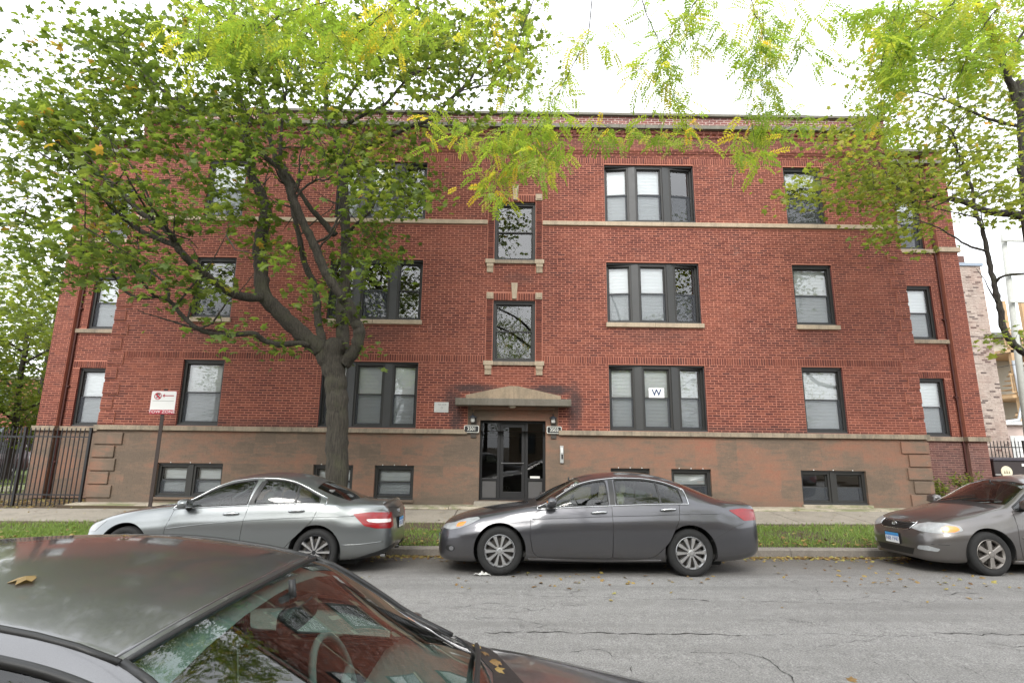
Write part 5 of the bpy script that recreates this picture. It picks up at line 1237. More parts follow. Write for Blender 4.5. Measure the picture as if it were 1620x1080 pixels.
def build_corolla():
    C = Car('taupe_sedan', 'dusty brown-grey compact sedan with six-spoke wheels and a blue front plate at the right', 4.53, 1.70, 1.47, [0, .86, 1.13, 1.86, 2.5, 3.4, 4.0, 4.53], m_paint('taupe_metallic', (.115, .108, .108), .34, .3))
    d1, d2 = dlo(C, 1.36, 2.36, 0, .0), dlo(C, 2.46, 3.34, .05, -.1)
    P = dict(fx=.86, rx=3.46, R=.315, rim=.205, wheel='corolla', tw=.195, doors=[('f', [(1.33, 1.2), (1.30, .8), (1.28, .5), (1.32, .25), (2.38, .24), (2.40, .6), (2.41, 1.2)]), ('r', [(2.41, 1.2), (2.40, .6), (2.38, .24), (2.92, .25), (3.2, .55), (3.38, .8), (3.42, 1.2)])],
      dlo=[d1, d2], hood=(.22, 1.20, .52, .67, -.14, -.13), windscreen=(1.34, 1.875, .66, .53, -.2, -.06), backlight=(3.32, 3.86, .5, .55, .0, .1), deck=(3.9, 4.43, .56, .54, .1, .03), handles=[(2.2, .865), (3.15, .91)], handle_mat=C.paint, mirror=(1.47, 1.0), pillars=[[(2.375, .97), (2.45, .97), (2.46, 1.33), (2.40, 1.33)]], driver=-1, glass=MCGLD)
    finish_car(C, P)
    for sg in (-1, 1):
        lamp(C, [('e', .34, .63), ('e', .5, .60), ('s', .22, .585), ('s', .40, .60), ('s', .52, .64), ('s', .50, .70), ('s', .36, .735), ('e', .5, .73), ('e', .4, .70)], 'headlight', MHEAD, sg, 40)
        lamp(C, [('s', .26, .605), ('s', .40, .612), ('s', .48, .65), ('s', .45, .69), ('s', .34, .70), ('s', .26, .66)], 'indicator', MAMB, sg, 50, off=.009)
        lamp(C, [('e', .46, .335), ('e', .60, .33), ('s', .17, .325), ('s', .20, .365), ('e', .60, .40), ('e', .48, .39)], 'fog_lamp', MHEAD, sg, 40, off=.005)
        lamp(C, [('s', 4.1, .9), ('s', 4.3, .92), ('e', .5, .92), ('e', .5, .7), ('s', 4.3, .7)], 'tail_light', MRED, sg, rear=True)
        C.strip([(.30, .43), (.2, .43), (.12, .425)], .006, MTRIM, 'lip_seam', sides=(sg,), closed=False, off=-.002)
        C.strip([(1.22, .20), (2.2, .19), (3.05, .20)], .04, C.paint, 'sill_skirt', sides=(sg,), closed=False, off=-.012)
        C.strip([(1.34, .55), (2.38, .57)], .012, C.paint, 'side_moulding', sides=(sg,), closed=False, off=.002); C.strip([(2.42, .57), (3.0, .58)], .012, C.paint, 'side_moulding', sides=(sg,), closed=False, off=.002)
    g = front_face(C, [(-.36, .715), (.36, .715), (.33, .625), (.24, .60), (-.24, .60), (-.33, .625)], [(-.42, .34), (.42, .34), (.36, .24), (-.36, .24)], MTRIM, 5)
    P3 = []
    for y, z in smoothpoly([(-.37, .722), (.37, .722), (.34, .622), (.24, .594), (-.24, .594), (-.34, .622)], .03)+[(-.37, .70)]:
        h, nn = C.end(y, z); P3.append(h+nn*.004)
    MB().tube(P3, .009, 6).build('grille_surround', MCHR, g, smooth=True)
    h, nn = C.end(0, .665); mb = MB()
    for rx, rz, rot in ((.055, .038, 0), (.018, .034, 0), (.036, .014, .012)):
        mb.tube([Vector((h.x-.016, rx*math.cos(2*math.pi*i/20), .665+rot+rz*math.sin(2*math.pi*i/20))) for i in range(21)], .0045, 6, cap=False)
    mb.build('emblem', MCHR, g, smooth=True)
    plate(C, False, 0, .45, 'A88 1940')
    C.patch([(1.10, -.6), (1.22, -.64), (1.22, .64), (1.10, .6)], 'top', MTRIM, 'cowl', .002, n=14)
    for y0, y1, x1 in ((.45, -.15, 1.34), (-.05, -.55, 1.36)):
        mb = MB(); pts = []
        for i in range(9): t = i/8; p, nn = C.ontop(1.20+(x1-1.20)*t, y0+(y1-y0)*t); pts.append(p+nn*.018)
        mb.tube(pts, .008, 5); mb.build('wiper', MTRIM, C.root)
    place(C, 6.28, 8.20+.85, -.005, -2.2); return C
def build_near():
    C = Car('dark_sedan', 'dark grey dusty sedan in the foreground, seen over its roof and windscreen', 4.80, 1.80, 1.52, [0, .95, 1.38, 2.16, 2.85, 3.80, 4.40, 4.80], m_paint('dark_grey_metallic', (.15, .15, .155), .3, .08), edge_up=.03)
    d1, d2 = dlo(C, 1.60, 2.555, .0, -.04), dlo(C, 2.668, 3.66, .03, -.05)
    P = dict(fx=.95, rx=3.65, R=.325, rim=.21, wheel='plain', doors=[('f', [(1.47, 1.2), (1.40, .83), (1.385, .55), (1.43, .31), (1.52, .245), (2.585, .245), (2.60, 1.2)]), ('r', [(2.60, 1.2), (2.585, .245), (3.05, .245), (3.36, .48), (3.58, .80), (3.62, 1.2)])],
      dlo=[d1, d2], hood=(.32, 1.45, .60, .735, -.2, -.13), windscreen=(1.60, 2.185, .725, .565, -.2, -.05), backlight=(3.70, 4.27, .555, .60, .0, .1), deck=(4.30, 4.71, .60, .58, .1, .03), handles=[(2.40, .875), (3.42, .925)], handle_mat=C.paint, mirror=(1.85, .96), pillars=[[(2.575, .985), (2.650, .985), (2.655, 1.34), (2.585, 1.34)]], driver=-1, interior=simple('grey_cabin', (.22, .22, .21), .85, 0, .2, 12, .3), seat=simple('charcoal_seat', (.09, .086, .082), .9, 0, .2, 14, .3))
    finish_car(C, P); f = C.f
    # roof mouldings, glass border and cowl
    for sg in (-1, 1):
        seam_top(C, [(x, sg*f['w5'](x)*.955) for x in [2.19+.1*i for i in range(15)]], .009, MTRIM, 'roof_moulding', .0)
        seam_top(C, [(1.61, sg*.735), (1.75, sg*.70), (1.9, sg*.655), (2.05, sg*.61), (2.185, sg*.575)], .012, MTRIM, 'glass_border', -.002)
    seam_top(C, [(2.135-.0+.05*(y/.575)**2, y) for y in [-.57+.06*i for i in range(20)]], .007, MTRIM, 'glass_border', .0)
    seam_top(C, [(2.16+.05*(y/.575)**2, y) for y in [-.57+.06*i for i in range(20)]], .004, C.paint, 'roof_edge', .0)
    C.patch([(1.30, -.30), (1.44, -.70), (1.60, -.74), (1.42, -.35), (1.40, 0), (1.42, .35), (1.60, .74), (1.44, .70), (1.30, .30), (1.26, 0)], 'top', MTRIM, 'cowl', .003, n=24)
    for y0, y1, xa, xb in ((-.62, .02, 1.50, 1.47), (.10, .62, 1.43, 1.60)):
        mb = MB(); pts = []
        for i in range(10): t = i/9; p, nn = C.ontop(xa+(xb-xa)*t, y0+(y1-y0)*t); pts.append(p+nn*(.012+.015*math.sin(math.pi*t)))
        mb.tube(pts, .010, 6); mb.build('wiper', MTRIM, C.root, smooth=True)
    for sg in (-1, 1):
        lamp(C, [('e', .45, .62), ('s', .22, .605), ('s', .36, .635), ('s', .66, .765), ('s', .45, .765), ('s', .26, .70), ('e', .5, .67)], 'headlight', MHEAD, sg)
        lamp(C, [('s', 4.28, .93), ('s', 4.5, .955), ('e', .62, .93), ('e', .5, .92), ('e', .5, .82), ('e', .63, .79), ('s', 4.5, .78)], 'tail_light', MRED, sg, rear=True)
    front_face(C, [(-.42, .60), (.42, .60), (.36, .50), (-.36, .50)], [(-.5, .36), (.5, .36), (.42, .24), (-.42, .24)])
    mb = MB(); mb.box((1.95, -.10, 1.0), (1.952, .12, 1.10)); 
    place(C, 1.37, 1.80, -.02, .8, 180); return C
CARS = [build_honda(), build_merc(), build_corolla(), build_near()]
# ================================================================= VEGETATION
def m_leaf(name, stops, trans=.58, gloss=.0):
    t = NT(name); f = t.n('ShaderNodeAttribute', _attribute_name='tint').outputs['Fac']; c = t.ramp(f, stops)
    c = t.mix(.25, c, t.ramp(t.noise(t.pos(), 30, 3), [(.3, .3), (.7, .7)]), 'OVERLAY')
    d = t.pbsdf(c, .5, Specular__IOR__Level=.3); tr = t.n('ShaderNodeBsdfTranslucent'); t.l(t.mix(1., c, (1.25, 1.2, .6), 'MULTIPLY'), tr.inputs[0])
    m = t.n('ShaderNodeMixShader', Fac=trans); t.l(d, m.inputs[1]); t.l(tr.outputs[0], m.inputs[2]); return t.done(m.outputs[0])
GREEN = [(0., (.048, .08, .02)), (.35, (.094, .145, .035)), (.65, (.155, .215, .05)), (.9, (.24, .29, .065)), (1., (.34, .22, .05))]
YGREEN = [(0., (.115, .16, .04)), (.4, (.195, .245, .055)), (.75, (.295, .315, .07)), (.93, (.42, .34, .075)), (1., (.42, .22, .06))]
LOCUST = [(0., (.18, .29, .055)), (.45, (.27, .385, .07)), (.72, (.40, .45, .075)), (.88, (.6, .5, .075)), (1., (.66, .43, .07))]
MGRN, MYG, MLOC = m_leaf('maple_leaf', GREEN), m_leaf('yellowing_leaf', YGREEN), m_leaf('locust_leaf', LOCUST, .62)
def m_bark(name, c0, c1):
    t = NT(name); p = t.pos(); v = t.noise(t.map(p, (14, 14, 1.3)), 3, 6, .75); w2 = t.noise(p, 3, 5, .65)
    c = t.mix(t.ramp(v, [(.35, 0.), (.65, 1.)]), c0, c1); c = t.mix(t.math('MULTIPLY', t.ramp(w2, [(.5, 0.), (.7, 1.)]), .45), c, (.085, .09, .045))
    return t.done(t.pbsdf(c, .95, 0, t.bump(v, 1., .07)))
MBARK = m_bark('maple_bark', (.024, .02, .015), (.085, .074, .056)); MBARK2 = m_bark('dark_bark', (.022, .018, .015), (.07, .058, .048))
MAPLE = (np.array([(0, 0), (.20, -.07), (.50, .06), (.33, .22), (.56, .50), (.22, .47), (0, .86), (-.22, .47), (-.56, .50), (-.33, .22), (-.50, .06), (-.20, -.07), (0, .26)], float), [(12, i, (i+1) % 12) for i in range(12)])
_z = np.array([0, -.02, -.09, -.03, -.12, -.02, -.14, -.02, -.12, -.03, -.09, -.02, .05])
MAPLEV = np.c_[MAPLE[0][:, 0], MAPLE[0][:, 1]-.3, _z]; MAPLEF = np.array(MAPLE[1])
def locust_template(n=9, L=1.0, seed=0):
    r = np.random.RandomState(seed); V = []; F = []
    for i in range(n):
        y = .12+.86*i/(n-1)*L; sag = -.25*(y**2)
        for s in (-1, 1):
            ln = .25*(1-.35*abs(i/(n-1)-.45))*r.uniform(.85, 1.1); wd = .095; a = R_(62+r.uniform(-10, 10)); dx, dy = s*math.sin(a), math.cos(a); px, py = -dy*s*wd/2, dx*s*wd/2
            b = len(V); tz = r.uniform(-.05, .05)
            V += [(0, y, sag), (dx*ln*.5+px, y+dy*ln*.5+py, sag+tz*.5), (dx*ln, y+dy*ln, sag+tz-.03), (dx*ln*.5-px, y+dy*ln*.5-py, sag+tz*.5)]; F += [(b, b+1, b+2), (b, b+2, b+3)]
    b = len(V); V += [(-.006, 0, 0), (.006, 0, 0), (.004, .5, -.06), (-.004, .5, -.06), (.002, .98, -.24), (-.002, .98, -.24)]; F += [(b, b+1, b+2), (b, b+2, b+3), (b+3, b+2, b+4), (b+3, b+4, b+5)]
    return np.array(V), np.array(F)
def scatter(name, C, Rm, S, tint, TV, TF, mat, parent):
    """many copies of a leaf template: centres (n,3), rotations (n,3,3), sizes (n), tints (n)"""
    n, k = len(C), len(TV); V = np.einsum('nij,kj->nki', Rm, TV)*S[:, None, None]+C[:, None, :]
    F = (TF[None]+k*np.arange(n)[:, None, None]).reshape(-1, 3)
    return stuff(npmesh(name, V.reshape(-1, 3), F, mat, parent, {'tint': np.repeat(tint, len(TF))}, nside=3))
def rots(n, r, tilt=.6, down=None):
    """yaw at random, tilt from the horizontal; down = typical droop of the tip"""
    ya = r.uniform(0, 2*np.pi, n); ti = r.normal(0, tilt, n); ro = r.normal(0, tilt*.8, n)
    if down is not None: ti = -(down+r.normal(0, .35, n))
    cy, sy, ct, st, cr_, sr = np.cos(ya), np.sin(ya), np.cos(ti), np.sin(ti), np.cos(ro), np.sin(ro)
    Z = np.zeros((n, 3, 3)); Z[:, 0, 0] = cy; Z[:, 0, 1] = -sy; Z[:, 1, 0] = sy; Z[:, 1, 1] = cy; Z[:, 2, 2] = 1
    X = np.zeros((n, 3, 3)); X[:, 0, 0] = 1; X[:, 1, 1] = ct; X[:, 1, 2] = -st; X[:, 2, 1] = st; X[:, 2, 2] = ct
    Y = np.zeros((n, 3, 3)); Y[:, 1, 1] = 1; Y[:, 0, 0] = cr_; Y[:, 0, 2] = sr; Y[:, 2, 0] = -sr; Y[:, 2, 2] = cr_
    return Z @ X @ Y
def catmull(P, n=6):
    out = []; P = [Vector(p) for p in P]
    for i in range(len(P)-1):
        a, b, c, d = P[max(i-1, 0)], P[i], P[i+1], P[min(i+2, len(P)-1)]
        for j in range(n):
            t = j/n; out.append(.5*((2*b)+(c-a)*t+(2*a-5*b+4*c-d)*t*t+(3*b-a-3*c+d)*t**3))
    out.append(P[-1]); return out
class Tree:
    def __init__(s, name, label, base, bark, seed, group=None):
        s.root = thing(name, label, 'tree', base, group); s.bark = bark; s.r = np.random.RandomState(seed); s.pr = random.Random(seed); s.pts = []; s.C = []
    def limb(s, P, r0, r1, name='limb', seg=10, k=1.0):
        Q = catmull(P, 6); n = len(Q); rad = []
        for i, q in enumerate(Q):
            t = i/(n-1); rad.append(.88*(r0+(r1-r0)*t**k)*(1+.06*math.sin(i*1.7+s.pr.random())))
            s.pts.append((q, rad[-1]))
        Q = [q+Vector((s.pr.gauss(0, .008), s.pr.gauss(0, .008), 0)) for q in Q]
        MB().tube(Q, rad, seg).build(name, s.bark, s.root, smooth=True); return Q
    def clusters(s, C):
        s.C += C
    def fork(s, Q, n, ln, r0, lo=.35):
        """side branches off a limb, which become twig anchors"""
        mb = MB()
        for _ in range(n):
            i = s.pr.randint(int(len(Q)*lo), len(Q)-2); p = Q[i]; d = (Q[i+1]-Q[i]).normalized(); sd = Vector((s.pr.gauss(0, 1), s.pr.gauss(0, 1), s.pr.gauss(.25, .6))); v = (d*.7+sd*.7).normalized(); L_ = ln*s.pr.uniform(.5, 1.2); pts = [p]
            for k in range(6): v = (v+Vector((s.pr.gauss(0, .22), s.pr.gauss(0, .22), s.pr.gauss(.06, .15)))).normalized(); pts.append(pts[-1]+v*L_/6)
            rr_ = [r0*(1-.75*k/6) for k in range(7)]; mb.tube(pts, rr_, 5, cap=False)
            for q, rad in zip(pts, rr_): s.pts.append((q, rad))
        stuff(mb.build('twigs', s.bark, s.root, smooth=True, fixn=False))
    def twigs(s, maxd=3.0, r0=.016):
        A = np.array([tuple(q) for q, _ in s.pts]); mb = MB()
        order = sorted(range(len(s.C)), key=lambda i: np.min(np.sum((A-np.array(s.C[i]))**2, 1)))
        A = list(map(tuple, A))
        for i in order:
            c = Vector(s.C[i]); AA = np.array(A); d = np.sum((AA-np.array(c))**2, 1); j = int(np.argmin(d)); q = Vector(A[j]); D = (c-q).length
            if D > maxd: continue
            m = q.lerp(c, .5)+Vector((s.pr.gauss(0, .07), s.pr.gauss(0, .07), -.04*D+s.pr.gauss(0, .06)))*D
            pts = [q, q.lerp(m, .55), m, m.lerp(c, .6), c]; r = r0*min(1, .35+D*.4); mb.tube(pts, [r, r*.8, r*.6, r*.42, r*.25], 4, cap=False)
            A += [tuple(m), tuple(m.lerp(c, .6)), tuple(c)]
        stuff(mb.build('twigs', s.bark, s.root, smooth=True, fixn=False))
    def crown(s, mat, per, size, sx=.34, sz=.15, tint=(.5, .22), tv=None, down=None, tilt=.55, name='crown', shade=None):
        C = np.array(s.C); n = len(C); k = s.r.poisson(per, n).clip(4); idx = np.repeat(np.arange(n), k); N = len(idx)
        off = s.r.normal(0, 1, (N, 3))*np.array([sx, sx, sz]); P = C[idx]+off; P[:, 2] -= .12*np.hypot(off[:, 0], off[:, 1])
        ct = s.r.normal(tint[0], tint[1]*.7, n)[idx]+s.r.normal(0, tint[1]*.6, N)
        TV, TF = tv if tv is not None else (MAPLEV, MAPLEF)
        return scatter(name, P, rots(N, s.r, tilt, down), size*s.r.uniform(.42, 1.3, N), np.clip(ct, 0, 1), TV, TF, mat, s.root)
def ellipses(E, Y, r, spread=1.4):
    out = []
    for cx, cy, rx, ry, n, dy in E:
        for _ in range(max(1, round(n*.86))):
            a = r.uniform(0, 2*math.pi); q = math.sqrt(r.random()); px, py = cx+rx*q*math.cos(a), cy+ry*q*math.sin(a)
            out.append(tuple(atY(px, py, Y+dy+max(-2.2*spread, min(2.2*spread, r.gauss(0, spread))))))
    return out
def L2(P, Y): return [atY(p[0], p[1], Y+(p[2] if len(p) > 2 else 0)) for p in P]
def maple_main():
    Y0 = 11.0; b = atY(533, 800, Y0); b.z = .1
    T = Tree('maple_tree', 'large green maple with forked grey trunk behind the silver sedan', tuple(b), MBARK, 3, 'street trees')
    T.limb([b+Vector((0, 0, -.15))]+L2([(532, 770), (533, 700), (533, 640), (530, 600), (528, 570), (530, 545)], Y0), .245, .25, 'trunk', 18); 
    # root flare and collar
    MB().lathe([(.42, -.1), (.35, .08), (.295, .35), (.262, .8)], 18, 2, (b.x, b.y, b.z)).build('root_flare', MBARK, T.root, smooth=True)
    A = T.limb(L2([(527, 590), (512, 558), (492, 541, -.1), (465, 517, -.2), (440, 492, -.3), (418, 467, -.4), (413, 430, -.4), (411, 391, -.4), (417, 355, -.3), (421, 330, -.3), (411, 303, -.3), (399, 280, -.3), (396, 249, -.2), (388, 213, -.2), (380, 170, 0), (376, 110, .2), (370, 40, .4), (365, -60, .6)], Y0), .22, .05)
    B = T.limb(L2([(418, 467, -.4), (405, 471, -.6), (372, 466, -.9), (344, 449, -1.2), (319, 430, -1.4), (294, 408, -1.6), (278, 386, -1.7), (262, 362, -1.8), (222, 336, -1.9), (192, 305, -2), (161, 277, -2), (122, 249, -2), (80, 215, -2)], Y0), .11, .028)
    B2 = T.limb(L2([(279, 388, -1.7), (256, 380, -1.6), (222, 365, -1.4), (194, 344, -1.2), (175, 324, -1), (144, 299, -.8), (114, 274, -.6), (60, 240, -.4)], Y0), .06, .02)
    B3 = T.limb(L2([(490, 545, -.2), (465, 543, -.4), (440, 545, -.7), (418, 538, -.9), (399, 527, -1.1), (365, 530, -1.3), (329, 526, -1.5), (307, 516, -1.7), (285, 496, -1.8), (268, 476, -1.9), (250, 470, -2), (215, 470, -2.1), (190, 452, -2.1), (172, 425, -2.2)], Y0), .075, .02)
    B4 = T.limb(L2([(268, 476, -1.9), (262, 450, -1.8), (240, 430, -1.6), (222, 400, -1.5), (215, 370, -1.4)], Y0), .028, .01)
    Cc = T.limb(L2([(545, 575), (562, 552, -.1), (568, 525, -.2), (562, 507, -.25), (549, 478, -.3), (527, 450, -.4), (511, 422, -.5), (496, 386, -.6), (479, 352, -.7), (465, 316, -.8), (457, 291, -.8), (443, 266, -.9), (426, 254, -.9), (401, 236, -1), (371, 230, -1.2), (340, 205, -1.4), (290, 170, -1.6), (230, 120, -1.8)], Y0), .15, .03)
    C2 = T.limb(L2([(443, 266, -.9), (434, 245, -.8), (428, 225, -.6), (420, 194, -.4), (414, 150, 0), (420, 90, .3), (425, 20, .6)], Y0), .06, .02)
    C3 = T.limb(L2([(440, 262, -.9), (444, 235, -1.0), (446, 190, -1.1), (455, 130, -1.2), (470, 60, -1.3)], Y0), .045, .015)
    D1 = T.limb(L2([(515, 570), (510, 539, .2), (503, 506, .4), (499, 456, .5), (484, 422, .6), (476, 386, .7), (467, 347, .8), (455, 300, .9), (440, 262, 1), (428, 220, 1.2), (415, 120, 1.4)], Y0), .11, .03)
    E = T.limb(L2([(540, 575), (543, 545, .3), (541, 483, .6), (547, 430, .7), (547, 374, .8), (545, 319, .8), (543, 263, .8), (533, 222, .9), (520, 194, 1), (512, 120, 1.2), (505, 40, 1.4), (500, -60, 1.6)], Y0), .17, .05)
    E2 = T.limb(L2([(546, 340, .8), (530, 372, .7), (506, 346, .6), (486, 322, .5), (462, 284, .4), (450, 260, .4)][1:], Y0), .09, .03)
    E3 = T.limb(L2([(548, 372, .8), (560, 358, .6), (582, 338, .4), (596, 316, .3), (618, 286, .2), (640, 262, 0)], Y0), .045, .012)
    E4 = T.limb(L2([(497, 385, -.5), (520, 372, -.7), (535, 345, -.8), (552, 320, -.9), (560, 290, -1), (575, 260, -1)], Y0), .035, .012)
    E5 = T.limb(L2([(466, 318, -.8), (480, 298, -.9), (500, 285, -1), (520, 283, -1.1), (545, 255, -1.2), (560, 225, -1.2)], Y0), .03, .01)
    F = T.limb(L2([(543, 263, .8), (560, 235, .6), (598, 225, .3), (640, 204, .1), (662, 195, 0), (681, 189, 0), (703, 167, -.1), (721, 148, -.2), (742, 130, -.3), (755, 107, -.4), (780, 80, -.5)], Y0), .075, .018)
    F1 = T.limb(L2([(655, 197, 0), (690, 206, .1), (720, 222, .2), (745, 235, .2)], Y0), .03, .008)
    F2 = T.limb(L2([(530, 215, .9), (560, 190, .8), (607, 167, .6), (640, 130, .5), (670, 111, .4), (700, 104, .3), (730, 96, .2)], Y0), .055, .015)
    F3 = T.limb(L2([(520, 194, 1), (560, 140, 1.1), (590, 80, 1.2), (600, 10, 1.3)], Y0), .055, .02)
    for Q, n in ((A, 12), (B, 12), (B2, 9), (B3, 7), (Cc, 10), (C2, 7), (C3, 6), (D1, 6), (E, 10), (F, 8), (F2, 8), (F3, 6)): T.fork(Q, n, 1.7, .022)
    for Q in (E3, E4, E5, F1, B4): T.fork(Q, 4, .8, .011)
    EL = [(120, 130, 120, 95, 62, -1), (300, 95, 150, 85, 95, -1), (450, 60, 120, 80, 58, -.5), (230, 205, 170, 70, 78, -1.2), (55, 250, 70, 85, 44, -1), (400, 185, 100, 70, 40, -.8), (555, 110, 80, 85, 36, .4), (640, 60, 100, 60, 38, .4), (690, 110, 80, 55, 22, 0), (775, 60, 75, 60, 24, -.2), (830, 130, 45, 40, 7, -.3), (30, 360, 40, 50, 16, -1.2),
      (120, 350, 90, 45, 26, -1.4), (190, 425, 70, 45, 16, -1.8), (310, 320, 105, 50, 26, -1), (375, 320, 50, 50, 9, -.4), (250, 440, 50, 35, 8, -1.8), (320, 455, 60, 35, 9, -1.6), (590, 232, 65, 35, 18, .2), (640, 300, 38, 25, 11, .1), (575, 300, 55, 40, 17, -.4), (590, 395, 38, 38, 19, .5), (556, 425, 22, 40, 8, .8), (430, 385, 25, 30, 9, -.4), (515, 250, 40, 35, 9, -.6), (490, 470, 45, 30, 5, .5), (545, 490, 20, 25, 5, .2), (566, 552, 8, 8, 1, -.3), (450, 545, 22, 8, 3, -.5), (180, 300, 60, 35, 12, -1.6), (345, 530, 30, 6, 2, -1.3), (720, 190, 60, 30, 8, 0), (110, 420, 40, 45, 12, -2), (60, 60, 50, 30, 5, -1)]
    T.clusters(ellipses(EL, Y0, T.pr, 1.15)); T.twigs(2.6, .016); T.crown(MGRN, 25, .148, .28, .14, (.5, .22))
    # lighter yellow-green leaves in the top at the right
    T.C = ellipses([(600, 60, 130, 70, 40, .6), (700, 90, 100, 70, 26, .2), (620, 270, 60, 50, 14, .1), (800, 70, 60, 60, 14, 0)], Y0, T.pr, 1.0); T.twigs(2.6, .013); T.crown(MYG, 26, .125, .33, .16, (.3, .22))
    return T
def maple_right():
    Y0 = 11.2; b = atY(1690, 800, Y0); b.z = .15
    T = Tree('maple_tree', 'yellowing maple at the right edge above the compact sedan', tuple(b), MBARK2, 5, 'street trees')
    T.limb([b+Vector((0, 0, -.15))]+L2([(1685, 720), (1672, 620), (1655, 540), (1640, 450), (1628, 360), (1622, 280), (1618, 200), (1612, 130)], Y0), .18, .11, 'trunk', 16)
    A = T.limb(L2([(1660, 570), (1625, 560, -.2), (1602, 543, -.4), (1588, 520, -.5), (1580, 480, -.6), (1572, 445, -.6), (1562, 400, -.6), (1555, 365, -.6), (1545, 340, -.6), (1538, 300, -.6), (1525, 260, -.6), (1500, 215, -.6)], Y0), .085, .02)
    A2 = T.limb(L2([(1561, 397, -.6), (1535, 390, -.8), (1510, 375, -1), (1480, 358, -1.2), (1440, 345, -1.3)], Y0), .03, .008)
    A3 = T.limb(L2([(1572, 448, -.6), (1590, 436, -.8), (1625, 432, -1)], Y0), .035, .02)
    B = T.limb(L2([(1628, 345), (1600, 338, .2), (1565, 335, .4), (1520, 318, .4), (1480, 312, .3), (1440, 304, .2), (1400, 295, 0)], Y0), .12, .015)
    Cc = T.limb(L2([(1616, 180), (1605, 150, 0), (1592, 115, -.2), (1577, 80, -.3), (1565, 45, -.4), (1545, 0, -.5), (1530, -60, -.6)], Y0), .10, .05)
    C2 = T.limb(L2([(1590, 112, -.2), (1560, 105, -.3), (1520, 98, -.4), (1480, 95, -.5), (1440, 85, -.6)], Y0), .045, .012)
    C3 = T.limb(L2([(1590, 112, -.2), (1603, 90, 0), (1612, 65, .1), (1630, 30, .2)], Y0), .05, .03)
    D = T.limb(L2([(1616, 200), (1570, 190, .5), (1520, 170, .9), (1470, 150, 1.2), (1420, 140, 1.4)], Y0), .05, .012)
    for Q, n in ((A, 12), (B, 10), (Cc, 6), (C2, 7), (D, 8)): T.fork(Q, n, 1.5, .018)
    EL = [(1480, 70, 120, 60, 34, -.3), (1560, 160, 70, 80, 26, 0), (1440, 190, 90, 50, 34, .6), (1370, 285, 75, 45, 34, .2), (1300, 285, 40, 30, 9, .2), (1460, 295, 85, 40, 32, .2), (1550, 260, 65, 70, 24, -.3), (1595, 330, 30, 50, 8, -.4), (1245, 300, 30, 10, 4, .2), (1410, 355, 50, 25, 11, -.6), (1600, 50, 50, 70, 16, 0), (1335, 225, 60, 40, 16, .5), (1440, 380, 30, 12, 3, -.9), (1600, 535, 14, 12, 2, -.4), (1420, 130, 50, 40, 10, .6)]
    T.clusters(ellipses(EL, Y0, T.pr, 1.0)); T.twigs(2.6, .014); T.crown(MYG, 32, .125, .3, .15, (.38, .24)); return T
LT = [locust_template(9, 1., k) for k in range(4)]
